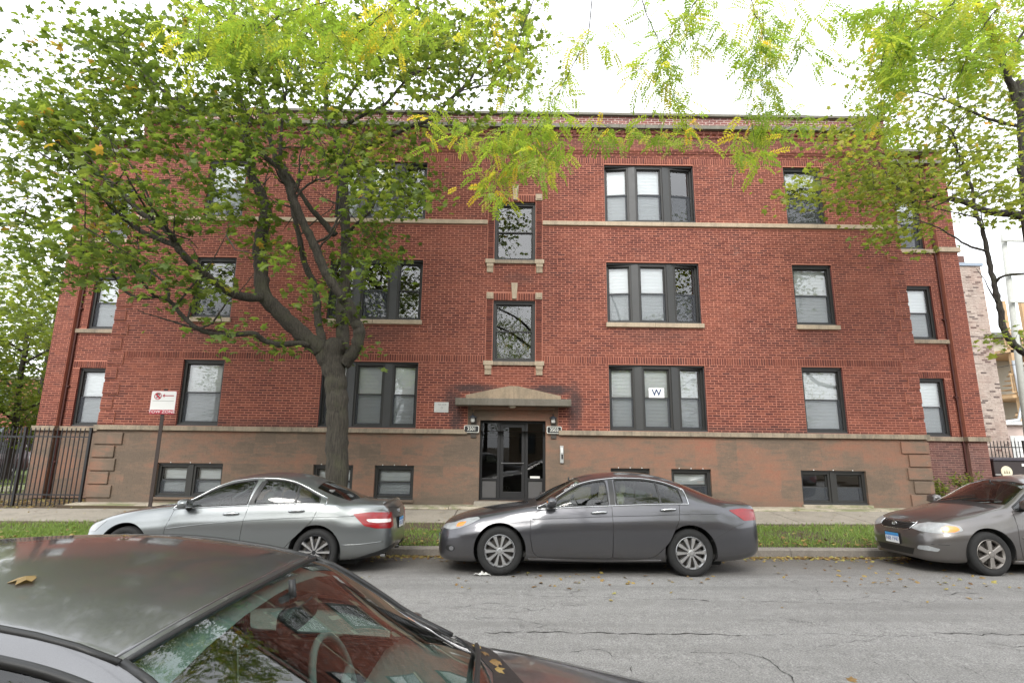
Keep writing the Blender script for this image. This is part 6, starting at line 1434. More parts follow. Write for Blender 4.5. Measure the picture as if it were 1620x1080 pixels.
def locust():
    b = Vector((2.6, -2.6, .02))
    T = Tree('locust_tree', 'honey locust with feathery yellow-green leaves hanging into the top of the view', tuple(b), MBARK2, 9, 'street trees')
    T.limb([b+Vector((0, 0, -.1)), b+Vector((.05, 0, 2)), b+Vector((-.05, .1, 4.2)), b+Vector((-.2, .4, 6.5)), b+Vector((-.3, .8, 8.2))], .24, .15, 'trunk', 14)
    t0 = b+Vector((-.2, .4, 6.5)); ends = [(-4.2, 3.6, 8.1), (-1.6, 4.8, 8.6), (.6, 5.4, 8.8), (2.2, 5.6, 8.6), (4.6, 4.6, 8.4)]; LB = []
    for e in ends:
        e = Vector(e); m = t0.lerp(e, .5)+Vector((0, -.3, .9)); LB.append(T.limb([t0, t0.lerp(m, .6)+Vector((0, 0, .25)), m, m.lerp(e, .6), e], .1, .03))
    # hanging branches, ending in sprays of leaves
    H = [((1190, -160), (1191, 0), (1207, 45), (1212, 95), (1205, 140), (1200, 200), 5.2), ((945, -150), (934, 35), (918, 80), (897, 120), (872, 165), (840, 215), 5.3), ((1430, -140), (1425, 0), (1412, 40), (1398, 90), (1393, 150), (1390, 190), 4.6), ((640, -150), (560, -20), (470, 15), (420, 40), (380, 60), (350, 90), 3.9), ((700, -150), (640, -10), (600, 25), (560, 60), (520, 90), (490, 130), 4.2), ((1000, -160), (1010, -20), (1040, 60), (1060, 130), (1075, 175), (1085, 200), 5.4), ((1560, -160), (1540, -30), (1500, 10), (1460, 40), (1430, 70), (1410, 110), 4.2), ((1620, -160), (1600, -30), (1580, 10), (1550, 50), (1530, 90), (1520, 130), 4.0), ((860, -160), (850, -20), (820, 60), (800, 150), (790, 220), (770, 290), 5.6), ((1120, -160), (1110, -30), (1090, 20), (1060, 60), (1030, 90), (1000, 120), 5.0)]
    for h in H:
        P = L2(h[:-1], h[-1]); e = min((q for l in LB for q in l[10:]), key=lambda q: (q-P[0]).length); Q = T.limb([e, e.lerp(P[0], .5)+Vector((0, 0, .15))]+P, .011, .003, 'hanging_branch', 6)
    E = [(430, 35, 130, 45, 75, 4.0), (540, 50, 110, 60, 48, 4.3), (330, 60, 70, 40, 16, 4.0), (640, 30, 60, 40, 20, 4.6), (800, 230, 85, 45, 62, 5.5), (870, 205, 35, 45, 26, 5.3), (770, 300, 28, 22, 14, 5.5), (840, 255, 60, 28, 26, 5.5), (850, 100, 70, 70, 26, 5.6), (955, 205, 32, 16, 12, 5.4), (1012, 210, 40, 14, 14, 5.4), (1080, 208, 36, 18, 16, 5.4), (1185, 235, 28, 38, 26, 5.2), (1235, 195, 50, 22, 20, 5.3), (1205, 90, 42, 90, 50, 5.2), (1140, 40, 70, 45, 26, 5.0), (1230, 40, 50, 50, 22, 5.0), (1040, 140, 45, 45, 20, 5.4), (960, 90, 40, 70, 10, 5.6), (1075, 70, 45, 60, 16, 5.2), (1470, 30, 120, 45, 80, 4.2), (1550, 50, 70, 60, 34, 4.0), (1405, 100, 30, 70, 36, 4.5), (1350, 20, 60, 30, 14, 4.8), (1300, 70, 40, 50, 10, 5.2), (740, 40, 70, 45, 24, 5.0), (1395, 190, 18, 40, 10, 4.6), (690, 190, 30, 30, 7, 5.6)]
    C = []; r = T.pr
    for cx, cy, rx, ry, n, Y in E:
        for _ in range(n):
            a = r.uniform(0, 6.283); q = math.sqrt(r.random()); C.append(tuple(atY(cx+rx*q*math.cos(a), cy+ry*q*math.sin(a), Y+max(-.9, min(.9, r.gauss(0, .35))))))
    for h in H:
        for k in range(26):
            t = r.uniform(1, 4.99); i = int(t); a, b_ = h[i], h[i+1] if i < 5 else h[i]
            if not isinstance(b_, tuple): continue
            q = t-i; C.append(tuple(atY(a[0]+(b_[0]-a[0])*q+r.gauss(0, 9), a[1]+(b_[1]-a[1])*q+r.gauss(0, 9), h[-1]+r.gauss(0, .15))))
    T.C = C; T.twigs(1.6, .005)
    # every spray: several compound leaves hanging from its twig end
    rs = T.r; P = []; 
    for c in C:
        for k in range(r.randint(1, 3)): P.append((c[0]+r.gauss(0, .06), c[1]+r.gauss(0, .06), c[2]+r.gauss(0, .05)))
    P = np.array(P); n = len(P); Rm = rots(n, rs, .5, .55); S = rs.uniform(.15, .25, n); tn = np.clip(rs.beta(1.7, 2.2, n)+.12*np.sin(P[:, 0]*2.1+P[:, 2]*3), 0, 1)
    # the 300 leaves that show largest are leaves of their own
    d = np.linalg.norm(P-np.array([0, 0, CAMZ]), axis=1); px = np.array([proj(p) for p in P]); inside = (px[:, 0] > 5) & (px[:, 0] < 1615) & (px[:, 1] > 5)
    rank = np.argsort(-(S/d)*inside); big = rank[:300]; rest = rank[300:]
    for k in range(4):
        sel = rest[k::4]; scatter('leaves', P[sel], Rm[sel], S[sel], tn[sel], LT[k][0], LT[k][1], MLOC, T.root)
    protos = []
    for k in range(8):
        V, F = LT[k % 4]; o = npmesh('leaf', V, F, MLOC, None, {'tint': np.full(len(F), .12+.11*k)}, nside=3); protos.append(o.data); COL.objects.unlink(o); bpy.data.objects.remove(o)
    for j, i in enumerate(big):
        o = bpy.data.objects.new('leaf', protos[int(min(7, max(0, tn[i]*8)))]); COL.objects.link(o); setp(o, T.root)
        M4 = Matrix([list(Rm[i][q]*S[i])+[P[i][q]] for q in range(3)]+[[0, 0, 0, 1]]); o.matrix_basis = M4
    return T
def back_tree(name, label, x, y, h, rad, n, seed, mat, size, per=26, z0=2.2, group='trees beyond the fence', tint=(.5, .22)):
    z = .1 if y > 0 else .05; T = Tree(name, label, (x, y, z), MBARK2, seed, group); b = Vector((x, y, z-.1)); top = Vector((x+T.pr.uniform(-.4, .4), y, z+h*.75))
    Q = T.limb([b, b.lerp(top, .3)+Vector((.1, 0, 0)), b.lerp(top, .65), top], .2, .06, 'trunk', 12); lim = []
    for k in range(7):
        p = Q[int(len(Q)*(.3+.08*k))]; a = k*2.4+seed; e = p+Vector((math.cos(a)*rad*.7, math.sin(a)*rad*.7, h*.16)); lim.append(T.limb([p, p.lerp(e, .5)+Vector((0, 0, .15)), e], .07, .02))
    C = []
    while len(C) < n:
        v = Vector((T.pr.uniform(-1, 1), T.pr.uniform(-1, 1), T.pr.uniform(-1, 1)))
        if v.length < 1 and v.length > .35 and math.sin(v.x*5+seed)+math.sin(v.y*4.3)+math.sin(v.z*6+1) > -1.1: C.append((x+v.x*rad, y+v.y*rad, z0+(h-z0)*.5+v.z*(h-z0)*.5+z))
    T.C = C; T.twigs(2.2, .012); T.crown(mat, per, size, .4, .25, tint); return T
maple_main(); maple_right(); locust()
back_tree('leafy_tree', 'pale green tree beyond the iron fence at the far left', -21.5, 23.5, 9.5, 4.0, 260, 21, MYG, .22, 30, 1.6, tint=(.25, .2))
back_tree('leafy_tree', 'dark green tree standing behind the pale one at the far left', -27.5, 31, 14, 5.5, 300, 22, MGRN, .28, 26, 1.5)
back_tree('leafy_tree', 'low dark tree beside the street corner at the left edge', -22.3, 21, 5.5, 2.4, 110, 23, MGRN, .19, 26, 1.0)
for k, (x, y, h, rd) in enumerate(((-7.5, -4.5, 9.5, 3.6), (8.2, -4.6, 9, 3.4), (-16, -5, 9, 3.4), (16.5, -5, 9.5, 3.4), (-1.8, -10.5, 13.5, 4.8))):
    back_tree('street_tree', ('leafy street tree on the near side, left of the camera', 'leafy street tree on the near side, right of the camera', 'farther street tree on the near side, well to the left', 'farther street tree on the near side, well to the right', 'tall leafy tree in the front garden behind the camera')[k], x, y, h, rd, 110 if k < 4 else 300, 30+k, (MGRN, MYG)[k % 2], .13, 50, 2.6, 'near side street trees')
# ================================================================= SMALLER THINGS
RS = np.random.RandomState(17)
def gz(x, y): return groundz(y)+gs(x)
# ---- grass on the verge (nobody could count it)
def grass(name, x0, x1, y0, y1, n, mat, h=(.045, .10), dens=None, near=False):
    X = RS.uniform(x0, x1, n); Y = RS.uniform(y0, y1, n)
    if dens is not None: k = RS.rand(n) < dens(X, Y); X, Y = X[k], Y[k]
    n = len(X); Z = np.array([gz(a, b) for a, b in zip(X, Y)])-.004; a = RS.uniform(0, 6.283, n); H = RS.uniform(h[0], h[1], n); wd = RS.uniform(.003, .006, n); ln = RS.normal(0, .45, (n, 2))*H[:, None]
    dx, dy = np.cos(a)*wd, np.sin(a)*wd; V = np.zeros((n, 5, 3))
    V[:, 0] = np.c_[X-dx, Y-dy, Z]; V[:, 1] = np.c_[X+dx, Y+dy, Z]; m = np.c_[X+ln[:, 0]*.35, Y+ln[:, 1]*.35, Z+H*.6]
    V[:, 2] = m+np.c_[dx*.8, dy*.8, 0*dx]; V[:, 3] = m-np.c_[dx*.8, dy*.8, 0*dx]; V[:, 4] = np.c_[X+ln[:, 0], Y+ln[:, 1], Z+H*.9]
    F = np.array([(0, 1, 2), (0, 2, 3), (3, 2, 4)]); FF = (F[None]+5*np.arange(n)[:, None, None]).reshape(-1, 3)
    o = stuff(npmesh(name, V.reshape(-1, 3), FF, mat, None, {'tint': np.repeat(np.clip(RS.normal(.45, .22, n), 0, 1), 3)}, nside=3)); return o
GRS = [(0., (.12, .185, .045)), (.5, (.19, .29, .07)), (.85, (.28, .38, .10)), (1., (.45, .40, .18))]
MGRASS = m_leaf('grass_blade', GRS, .35)
def dverge(X, Y):
    t = (Y-10.1)/1.95; d = np.where(t > .86, .12, 1.0)*(.55+.45*np.sin(X*1.7+np.sin(Y*3)*1.3)*np.sin(Y*2.1+X*.6)); mid = (X > -2.6) & (X < -.4)
    d = np.where(mid, d*np.where(t > .62, .12, .6), d); d = np.where((X < -9) & (t < .25), d*.25, d); return np.clip(d, .05, 1)
tag(grass('grass', -16, 15, KERB+.15, 12.08, 170000, MGRASS, (.04, .10), dverge), 'green grass of the verge between kerb and sidewalk', 'grass')
tag(grass('grass', -40, -15.6, 14.5, 32, 45000, MGRASS, (.07, .16)), 'green lawn beyond the iron fence at the left', 'grass')
# ---- fallen leaves
LEAFL = [(0., (.10, .055, .025)), (.35, (.20, .12, .045)), (.65, (.30, .22, .07)), (.85, (.30, .27, .08)), (1., (.14, .17, .05))]
MFALL = m_leaf('fallen_leaf', LEAFL, .15)
def fallen(name, X, Y, Zf, size, label, mat=MFALL, parent=None):
    n = len(X); Z = np.array([Zf(a, b) for a, b in zip(X, Y)])+RS.uniform(.006, .02, n)
    o = scatter(name, np.c_[X, Y, Z], rots(n, RS, .28), size*RS.uniform(.5, 1.2, n), RS.beta(2, 2, n), MAPLEV, MAPLEF, mat, parent)
    if parent is None: tag(o, label, 'leaves')
    return o
n = 4200; xg = RS.uniform(-9, 14, n); yg = KERB-.02-np.abs(RS.exponential(.13, n)); yg = np.clip(yg, 8.2, KERB-.02)
xr = RS.uniform(-8, 14, 500); yr = np.clip(RS.normal(8.0, .45, 500), 6.6, 9.6); k = (np.sin(xr*1.3)+RS.rand(500)*1.4) > .3; xs_, ys_ = RS.uniform(-7, 14, 22), RS.uniform(4.2, 7.6, 22)
fallen('fallen_leaves', np.r_[xg, xr[k], xs_], np.r_[yg, yr[k], ys_], lambda a, b: roadz(b)+gs(a), .065, 'drift of brown and yellow leaves along the gutter and road')
n = 1100; fallen('fallen_leaves', RS.uniform(-14, 14, n), np.clip(10.13+RS.exponential(.28, n), 10.13, 12.0), lambda a, b: gz(a, b)+.05, .08, 'scattered dry leaves lying in the verge grass')
n = 200; fallen('fallen_leaves', RS.uniform(-14, 13, n), RS.uniform(12.1, 13.9, n), lambda a, b: .20+(b-12.1)*.05+gs(a)+.01, .06, 'a few leaves on the sidewalk slabs')
n = 900; fallen('fallen_leaves', RS.uniform(-15.5, -10.8, n), RS.uniform(13.7, 15.9, n), gz, .08, 'brown leaf mulch under the iron fence at the left')
# ---- crumpled paper by the grey sedan's front wheel
mb = MB(); g = 9; c0 = atRoad(762, 910); vs = []
for i in range(g):
    for j in range(5): vs.append((c0.x-.12+.24*i/(g-1)+rnd.gauss(0, .008), c0.y+(j-2)*.02+rnd.gauss(0, .006), c0.z+.012+abs(rnd.gauss(0, .016))*(1 if 0 < i < g-1 else .3)))
mb.add(vs, [(i*5+j, i*5+j+1, (i+1)*5+j+1, (i+1)*5+j) for i in range(g-1) for j in range(4)]); o = mb.build('crumpled_paper', simple('white_paper', (.6, .6, .57), .8), fixn=False)
tag(o, "crumpled white paper on the asphalt by the grey sedan's front wheel", 'litter')
# ---- iron fences: posts, rails and every picket
def fence(name, label, x0, x1, y, z0, z1, sp, posts, mat=MBLACK, rails=(.16, .88), r=.0095, slope=True, group='iron fences'):
    F = thing(name, label, 'fence', ((x0+x1)/2, y, z0), group)
    for t in rails: z = z0+(z1-z0)*t; MB().box((x0, y-.016, z-.016), (x1, y+.016, z+.016)).build('rail', mat, F)
    for p in posts: mb = MB(); mb.box((p-.03, y-.03, z0-.05), (p+.03, y+.03, z1-.02)); mb.box((p-.036, y-.036, z1-.02), (p+.036, y+.036, z1)); mb.build('post', mat, F)
    x = x0+sp*.6; proto = None
    while x < x1-.02:
        if min(abs(x-p) for p in posts) > .05:
            if proto is None: mb = MB(); mb.box((-r, y-r, z0+.04), (r, y+r, z1-.05)); mb.add([(-r*1.3, y-r*1.3, z1-.05), (r*1.3, y-r*1.3, z1-.05), (r*1.3, y+r*1.3, z1-.05), (-r*1.3, y+r*1.3, z1-.05), (0, y, z1)], [(0, 1, 4), (1, 2, 4), (2, 3, 4), (3, 0, 4), (3, 2, 1, 0)]); proto = mb.build('picket', mat, F); o = proto
            else: o = proto.copy(); COL.objects.link(o)
            o.location.x = x
        x += sp
fence('iron_fence', 'black iron picket fence joining the left corner of the building', -15.6, -10.9, 14.12, .14, 2.16, .117, [-15.6, -13.5, -12.62, -10.92])
fence('iron_fence', 'second black picket fence seen through the first at the far left', -19.0, -14.4, 17.6, .12, 2.15, .117, [-19, -16.7, -14.4])
fence('iron_fence', 'black picket fence behind the waste carts at the right', 14.4, 19.5, 18.2, .3, 2.2, .12, [14.5, 15.1, 15.75, 17.4, 19.4])
# ---- tow-zone sign
sb = atY(248, 720, 10.5); SG = thing('tow_zone_sign', 'white no-parking tow-zone sign on a dark post by the silver sedan', 'road sign', (sb.x, 10.5, gz(sb.x, 10.5)))
zt = atY(257, 618, 10.5).z; zb_ = atY(255, 655, 10.5).z; x0s, x1s = atY(238, 640, 10.5).x, atY(278.5, 640, 10.5).x; sx_ = (x0s+x1s)/2
mb = MB(); pr = [(-.035, 0), (-.035, .012), (-.012, .012), (-.012, .03), (.012, .03), (.012, .012), (.035, .012), (.035, 0)]; mb.prism([(sb.x+a+.0, 10.5+b) for a, b in pr], 2, gz(sb.x, 10.5)-.2, zt+.04); mb.build('post', simple('rusty_post', (.035, .024, .02), .7, .2, .4, 20), SG)
MSW, MSR = simple('sign_white', (.62, .62, .6), .45, 0, .05), simple('sign_red', (.34, .018, .04), .45, 0, .1)
def plate2d(poly, y0, y1, name, mat): MB().prism(poly, 1, y0, y1).build(name, mat, SG)
hw, ht = (x1s-x0s)/2, zt-zb_; sq = lambda a, b, c, d, r=.03: smoothpoly([(a, c), (b, c), (b, d), (a, d)], r, 4)
plate2d(sq(sx_-hw, sx_+hw, zb_, zt), 10.488, 10.494, 'sign_edge', MSR); plate2d(sq(sx_-hw+.008, sx_+hw-.008, zb_+.008, zt-.008), 10.484, 10.4875, 'sign_face', MSW)
plate2d(sq(sx_-hw+.008, sx_+hw-.008, zb_+.008, zb_+ht*.19, .02), 10.481, 10.4838, 'red_band', MSR); text('sign_text', 'TOW ZONE', ht*.165, MSW, (sx_, 10.4805, zb_+ht*.1), SG, sx=1.25, depth=.0006)
cx_, cz_, rr_ = sx_-hw*.46, zt-ht*.23, ht*.155; text('sign_letter', 'P', rr_*1.75, simple('sign_black', (.02, .02, .02), .5), (cx_, 10.4825, cz_), SG, depth=.0006, bold=.004)
mb = MB(); mb.lathe([(rr_, -.001), (rr_*.80, -.001), (rr_*.80, .001), (rr_, .001)], 28, 1, (cx_, 10.4808, cz_), closed=True); mb.build('no_parking_ring', MSR, SG); mb = MB(); q = rr_*.68; mb.add([(cx_-q-.012, 10.4795, cz_+q-.012), (cx_-q+.012, 10.4795, cz_+q+.012), (cx_+q+.012, 10.4795, cz_-q+.012), (cx_+q-.012, 10.4795, cz_-q-.012)], [(0, 1, 2, 3)]); mb.build('no_parking_bar', MSR, SG, fixn=False)
mb = MB(); az = cz_+.01; mb.box((sx_+hw*.0, 10.4815, az-.009), (sx_+hw*.78, 10.4835, az+.009)); mb.add([(sx_-hw*.12, 10.4812, az), (sx_+hw*.06, 10.4812, az+.035), (sx_+hw*.06, 10.4812, az-.035)], [(0, 1, 2)]); mb.build('arrow', MSR, SG, fixn=False)
MB().box((sx_-hw*.82, 10.4815, zt-ht*.44), (sx_+hw*.82, 10.4835, zt-ht*.425)).build('rule_line', simple('sign_grey', (.2, .2, .2), .5), SG)
# ---- fittings by the entrance
for s, num in ((-1, '3501'), (1, '3503')):
    x, z = XC+s*1.085, 2.245
    Ld = thing('wall_lantern', 'dark wall lantern %s of the entrance above the %s sign' % ('left' if s < 0 else 'right', num), 'lamp', (x, YF, z+.2), 'entrance lanterns')
    MB().box((x-.055-s*.03, YF-.03, z-.23), (x+.115-s*.03-.02, YF-.002, z+.34)).build('back_plate', simple('bronze_plate', (.06, .05, .042), .5, .3), Ld, bevel=.006)
    lx = x-s*.03; mb = MB(); mb.lathe([(0, .0), (.035, -.01), (.10, -.06), (.105, -.075), (.03, -.08)], 18, 2, (lx, YF-.14, z+.36)); mb.tube([(lx, YF-.14, z+.36), (lx, YF-.13, z+.41), (lx, YF-.02, z+.42)], .012, 8); mb.build('lamp_shade', simple('blue_black', (.02, .024, .032), .5), Ld, smooth=True)
    MB().lathe([(.05, 0), (.055, -.08), (.04, -.11), (0, -.115)], 16, 2, (lx, YF-.14, z+.285)).build('globe', simple('frosted_globe', (.5, .5, .48), .3), Ld, smooth=True)
    mb = MB(); mb.tube([(lx+.0, YF-.03, z+.42), (lx+.02, YF-.04, z+.5), (lx, YF-.03, z+.58)], .008, 6); mb.build('conduit', simple('wood_cable', (.3, .17, .09), .7), Ld, smooth=True)
    Sg = thing('address_sign', 'black plaque reading %s with white border, %s of the entrance' % (num, 'left' if s < 0 else 'right'), 'house number', (x, YF, z), 'address plaques')
    y0 = YF-.075; poly = smoothpoly([(x-.195, z-.093), (x+.195, z-.093), (x+.195, z+.093), (x-.195, z+.093)], .04, 4); inn = smoothpoly([(x-.178, z-.077), (x+.178, z-.077), (x+.178, z+.077), (x-.178, z+.077)], .035, 4)
    MB().prism(poly, 1, y0-.004, y0+.03).build('border', simple('sign_cream', (.6, .6, .55), .5), Sg); MB().prism(inn, 1, y0-.008, y0-.0045).build('face', MBLACK, Sg)
    text('digits', num, .135, simple('sign_cream', (.6, .6, .55), .5), (x, y0-.0085, z), Sg, sx=.86, depth=.0012, bold=.0015)
Ic = thing('intercom', 'tall narrow steel intercom panel right of the entrance', 'intercom', (XC+1.285, YF, 1.62)); x = XC+1.285
MB().box((x-.045, YF-.045, 1.40), (x+.045, YF-.002, 1.84)).build('housing', simple('intercom_steel', (.42, .43, .42), .4, .5), Ic, bevel=.005); MB().box((x-.012, YF-.05, 1.5), (x+.03, YF-.046, 1.62)).build('button_row', MTRIM, Ic); MB().box((x-.03, YF-.05, 1.66), (x+.03, YF-.046, 1.80)).build('name_list', MSW, Ic)
Pq = thing('notice_plaque', 'small pale grey notice plaque on the brick left of the entrance', 'plaque', (XC-1.905, YF, 2.8)); x = XC-1.905
MB().box((x-.19, YF-.025, 2.67), (x+.19, YF-.008, 2.94)).build('panel', simple('plaque_grey', (.44, .44, .42), .45, .2), Pq, bevel=.004); text('plaque_text', 'NLVER', .075, simple('sign_grey', (.2, .2, .2), .5), (x+.02, YF-.0256, 2.875), Pq, depth=.0006); MB().lathe([(.018, -.001), (.028, -.001), (.028, .001), (.018, .001)], 14, 1, (x+.01, YF-.0262, 2.79), closed=True).build('seal', simple('sign_grey', (.2, .2, .2), .5), Pq)
MB().box((x-.14, YF-.0262, 2.715), (x+.14, YF-.0255, 2.722)).build('text_line', simple('sign_grey', (.2, .2, .2), .5), Pq)
Wf = thing('window_sign', 'white card with a dark blue letter W in the ground-floor window', 'sign', (XC+3.87, YF+.1, 3.14)); x = XC+3.865
MB().box((x-.21, YF+.098, 3.14), (x+.205, YF+.104, 3.40)).build('card', simple('card_white', (.78, .78, .78), .6), Wf); text('letter', 'W', .25, simple('navy_ink', (.012, .035, .10), .6), (x, YF+.0972, 3.268), Wf, depth=.0006, bold=.006)
# ---- plants by the right-hand corner
def plant(label, x, y, h, rad, n, mat, seed, size=.1, tint=(.5, .2)):
    r = random.Random(seed); z = gz(x, y); T = thing('leafy_shrub', label, 'shrub', (x, y, z), 'shrubs at the foot of the wall'); mb = MB(); C = []
    for k in range(16):
        a = r.uniform(0, 6.28); e = Vector((x+math.cos(a)*rad*r.uniform(.3, 1), y+math.sin(a)*rad*.6*r.uniform(.2, 1), z+h*r.uniform(.55, 1))); b = Vector((x+r.gauss(0, .07), y+r.gauss(0, .07), z-.03)); m = b.lerp(e, .55)+Vector((0, 0, h*.15)); mb.tube([b, m, e], [.006, .005, .002], 4, cap=False)
        for j in range(n//16): t = r.uniform(.25, 1); p = b.lerp(m, t*2) if t < .5 else m.lerp(e, t*2-1); C.append((p.x+r.gauss(0, .05), p.y+r.gauss(0, .05), p.z+r.gauss(0, .04)))
    stuff(mb.build('stems', MBARK2, T, fixn=False)); rs = np.random.RandomState(seed); N = len(C); V = np.array([(0, 0, 0), (.22, .35, -.02), (.12, .75, -.06), (0, 1, -.12), (-.12, .75, -.06), (-.22, .35, -.02)]); F = np.array([(0, 1, 5), (1, 2, 5), (2, 4, 5), (2, 3, 4)])
    scatter('foliage', np.array(C), rots(N, rs, .5), size*rs.uniform(.6, 1.2, N), np.clip(rs.normal(*tint, N), 0, 1), V, F, mat, T)
plant('bright green shrub against the dark brick behind the compact sedan', 12.75, 15.15, .95, .55, 500, MGRN, 3, .10, (.75, .15)); plant('spiky pale plant beside the right corner quoin', 11.75, 14.9, .75, .5, 320, MYG, 4, .13, (.35, .2)); plant('low shrub farther right behind the compact sedan', 13.7, 15.0, .6, .5, 260, MGRN, 5, .1, (.7, .15))
# ---- right background
MPALE = m_brick('pale_brick', [(0., (.07, .055, .05)), (.16, (.12, .09, .08)), (.26, (.34, .28, .24)), (1., (.46, .39, .34))]); 
yb = 18.9; xe = atY(1597, 700, yb).x; ztop = atY(1535, 421, yb).z
NB = thing('neighbour_building', 'pale mottled brick building beyond the right corner', 'building', (xe-2, yb, .3))
W = Bricks(); W.run(12.5, xe, .3, ztop, [], yb, seed=88, jt=.016); stuff(W.build('bricks', MPALE, NB)); MB().box((12.5, yb, .2), (xe-.002, yb+9, ztop)).build('wall', m_mortar('grey_mortar', (.30, .25, .22), (.42, .36, .32)), NB)
MB().box((12.4, yb-.06, ztop), (xe+.06, yb+9, ztop+.12)).build('coping', simple('metal_coping', (.25, .30, .36), .5, .2), NB); MB().box((xe-.5, yb+.4, ztop+.12), (xe-.2, yb+.7, ztop+.55)).build('chimney', MPALE, NB)
yp = 26.0
def PX(x, y, d=0): return atY(x, y, yp+d)
MWOOD = simple('porch_pine', (.42, .28, .15), .75, 0, .2, 5, .2); MSIDG = simple('pale_siding', (.42, .40, .33), .8, 0, .08, 4)
PO = thing('wooden_porch', 'raw timber back porches with stairs beyond the pale brick building', 'porch', (PX(1600, 700).x, yp, .3)); xl, xr_ = PX(1568, 640).x, PX(1665, 640).x
lev = [PX(1590, 628).z, PX(1590, 560).z, PX(1590, 690).z]
for z in lev: MB().box((xl, yp-1.2, z-.14), (xr_, yp+1.2, z)).build('deck', MWOOD, PO)
for q in (1579, 1608, 1640): x = PX(q, 640).x; MB().box((x-.08, yp-1.2, .25), (x+.08, yp-1.04, lev[1]+2.4)).build('post', MWOOD, PO)
for z in lev:
    MB().box((xl, yp-1.22, z+.92), (xr_, yp-1.16, z+1.0)).build('rail', MWOOD, PO); MB().box((xl, yp-1.22, z+.1), (xr_, yp-1.17, z+.16)).build('rail', MWOOD, PO); x = xl+.06; proto = None
    while x < xr_:
        if proto is None: proto = MB().box((-.02, yp-1.21, z+.16), (.02, yp-1.175, z+.92)).build('baluster', MWOOD, PO); o = proto
        else: o = proto.copy(); COL.objects.link(o)
        o.location.x = x; x += .14
for a, b in ((lev[2], lev[0]), (lev[0], lev[1])):
    mb = MB(); x1_, x2_ = xl+.9, xr_-.9; mb.prism([(x1_, a), (x1_+.25, a), (x2_, b-.15), (x2_, b)], 1, yp-.5, yp-.44); mb.build('stringer', MWOOD, PO)
    for k in range(9): t = (k+.5)/9; x = x1_+(x2_-x1_)*t; z = a+(b-a)*t; MB().box((x-.15, yp-.5, z-.02), (x+.15, yp+.4, z+.02)).build('tread', MWOOD, PO)
MB().box((xl-.2, yp+1.25, .2), (xr_+4, yp+6, PX(1600, 528).z)).build('house_wall', MSIDG, PO); MB().box((xl-.6, yp+.8, PX(1600, 528).z), (xr_+4, yp+6.4, PX(1600, 528).z+.25)).build('roof', simple('grey_roof', (.13, .13, .13), .8), PO)
mb = MB(); mb.tube([PX(1603, 570, -1.3), PX(1617, 640, -1.3), PX(1612, 664, -1.3), PX(1583, 668, -1.3)], .07, 10); mb.build('downpipe', simple('zinc_pipe', (.38, .40, .42), .4, .6), PO, smooth=True)
yg_ = 22.5; G = thing('garage', 'pale pink and white garage behind the fence at the right edge', 'garage', (atY(1610, 720, yg_).x, yg_, .3)); x0, x1 = atY(1589, 720, yg_).x, atY(1720, 720, yg_).x; zt_ = atY(1600, 672, yg_).z
MB().box((x0, yg_, .2), (x1, yg_+5, zt_)).build('wall', simple('pink_stucco', (.5, .40, .36), .85, 0, .08), G); MB().box((x0+.35, yg_-.03, .25), (x1-.3, yg_-.002, zt_-.45)).build('door_frame', simple('white_trim', (.66, .67, .66), .6), G)
for k in range(7): z = .3+(zt_-.8)*k/7; MB().box((x0+.5, yg_-.06, z), (x1-.4, yg_-.032, z+(zt_-.8)/7-.02)).build('door_panel', simple('white_door', (.7, .71, .7), .5), G, bevel=.006)
MB().box((x0-.15, yg_-.2, zt_), (x1+.1, yg_+5.1, zt_+.15)).build('eaves', simple('white_trim', (.66, .67, .66), .6), G)
yu = 21.5; UP = thing('utility_pole', 'pale weathered utility pole behind the right-hand maple', 'utility pole', (atY(1620, 700, yu).x, yu, .3)); p0, p1 = atY(1627, 720, yu), atY(1587, 372, yu); p0.z = .2
mb = MB(); mb.tube([p0, p0.lerp(p1, .5), p1], [.13, .115, .1], 12); mb.build('pole', simple('pale_pole', (.36, .37, .34), .8, 0, .15, 6, .2), UP, smooth=True)
for k, (t, ln) in enumerate(((.97, 2.4), (.83, 2.0), (.72, 2.0))):
    c = p0.lerp(p1, t); MB().box((c.x-.3, c.y-.28, c.z-.05), (c.x+ln, c.y-.16, c.z+.05)).build('crossarm', simple('pale_arm', (.5, .52, .48), .8), UP)
c = p0.lerp(p1, .45); MB().lathe([(0, .0), (.17, .01), (.18, .05), (.18, .55), (.16, .6), (0, .62)], 16, 2, (c.x+.5, c.y-.1, c.z)).build('transformer', simple('grey_can', (.25, .26, .27), .5, .3), UP, smooth=True, auto=40)
mb = MB()
for k in range(3): a = p0.lerp(p1, .48+.05*k); b = Vector((11.5, 30, a.z-.5+.1*k)); m = a.lerp(b, .5)-Vector((0, 0, .5)); mb.tube(catmull([a, a.lerp(m, .5)-Vector((0, 0, .08)), m, m.lerp(b, .5), b], 3), .012, 4)
stuff(mb.build('wires', MTRIM, UP, fixn=False))
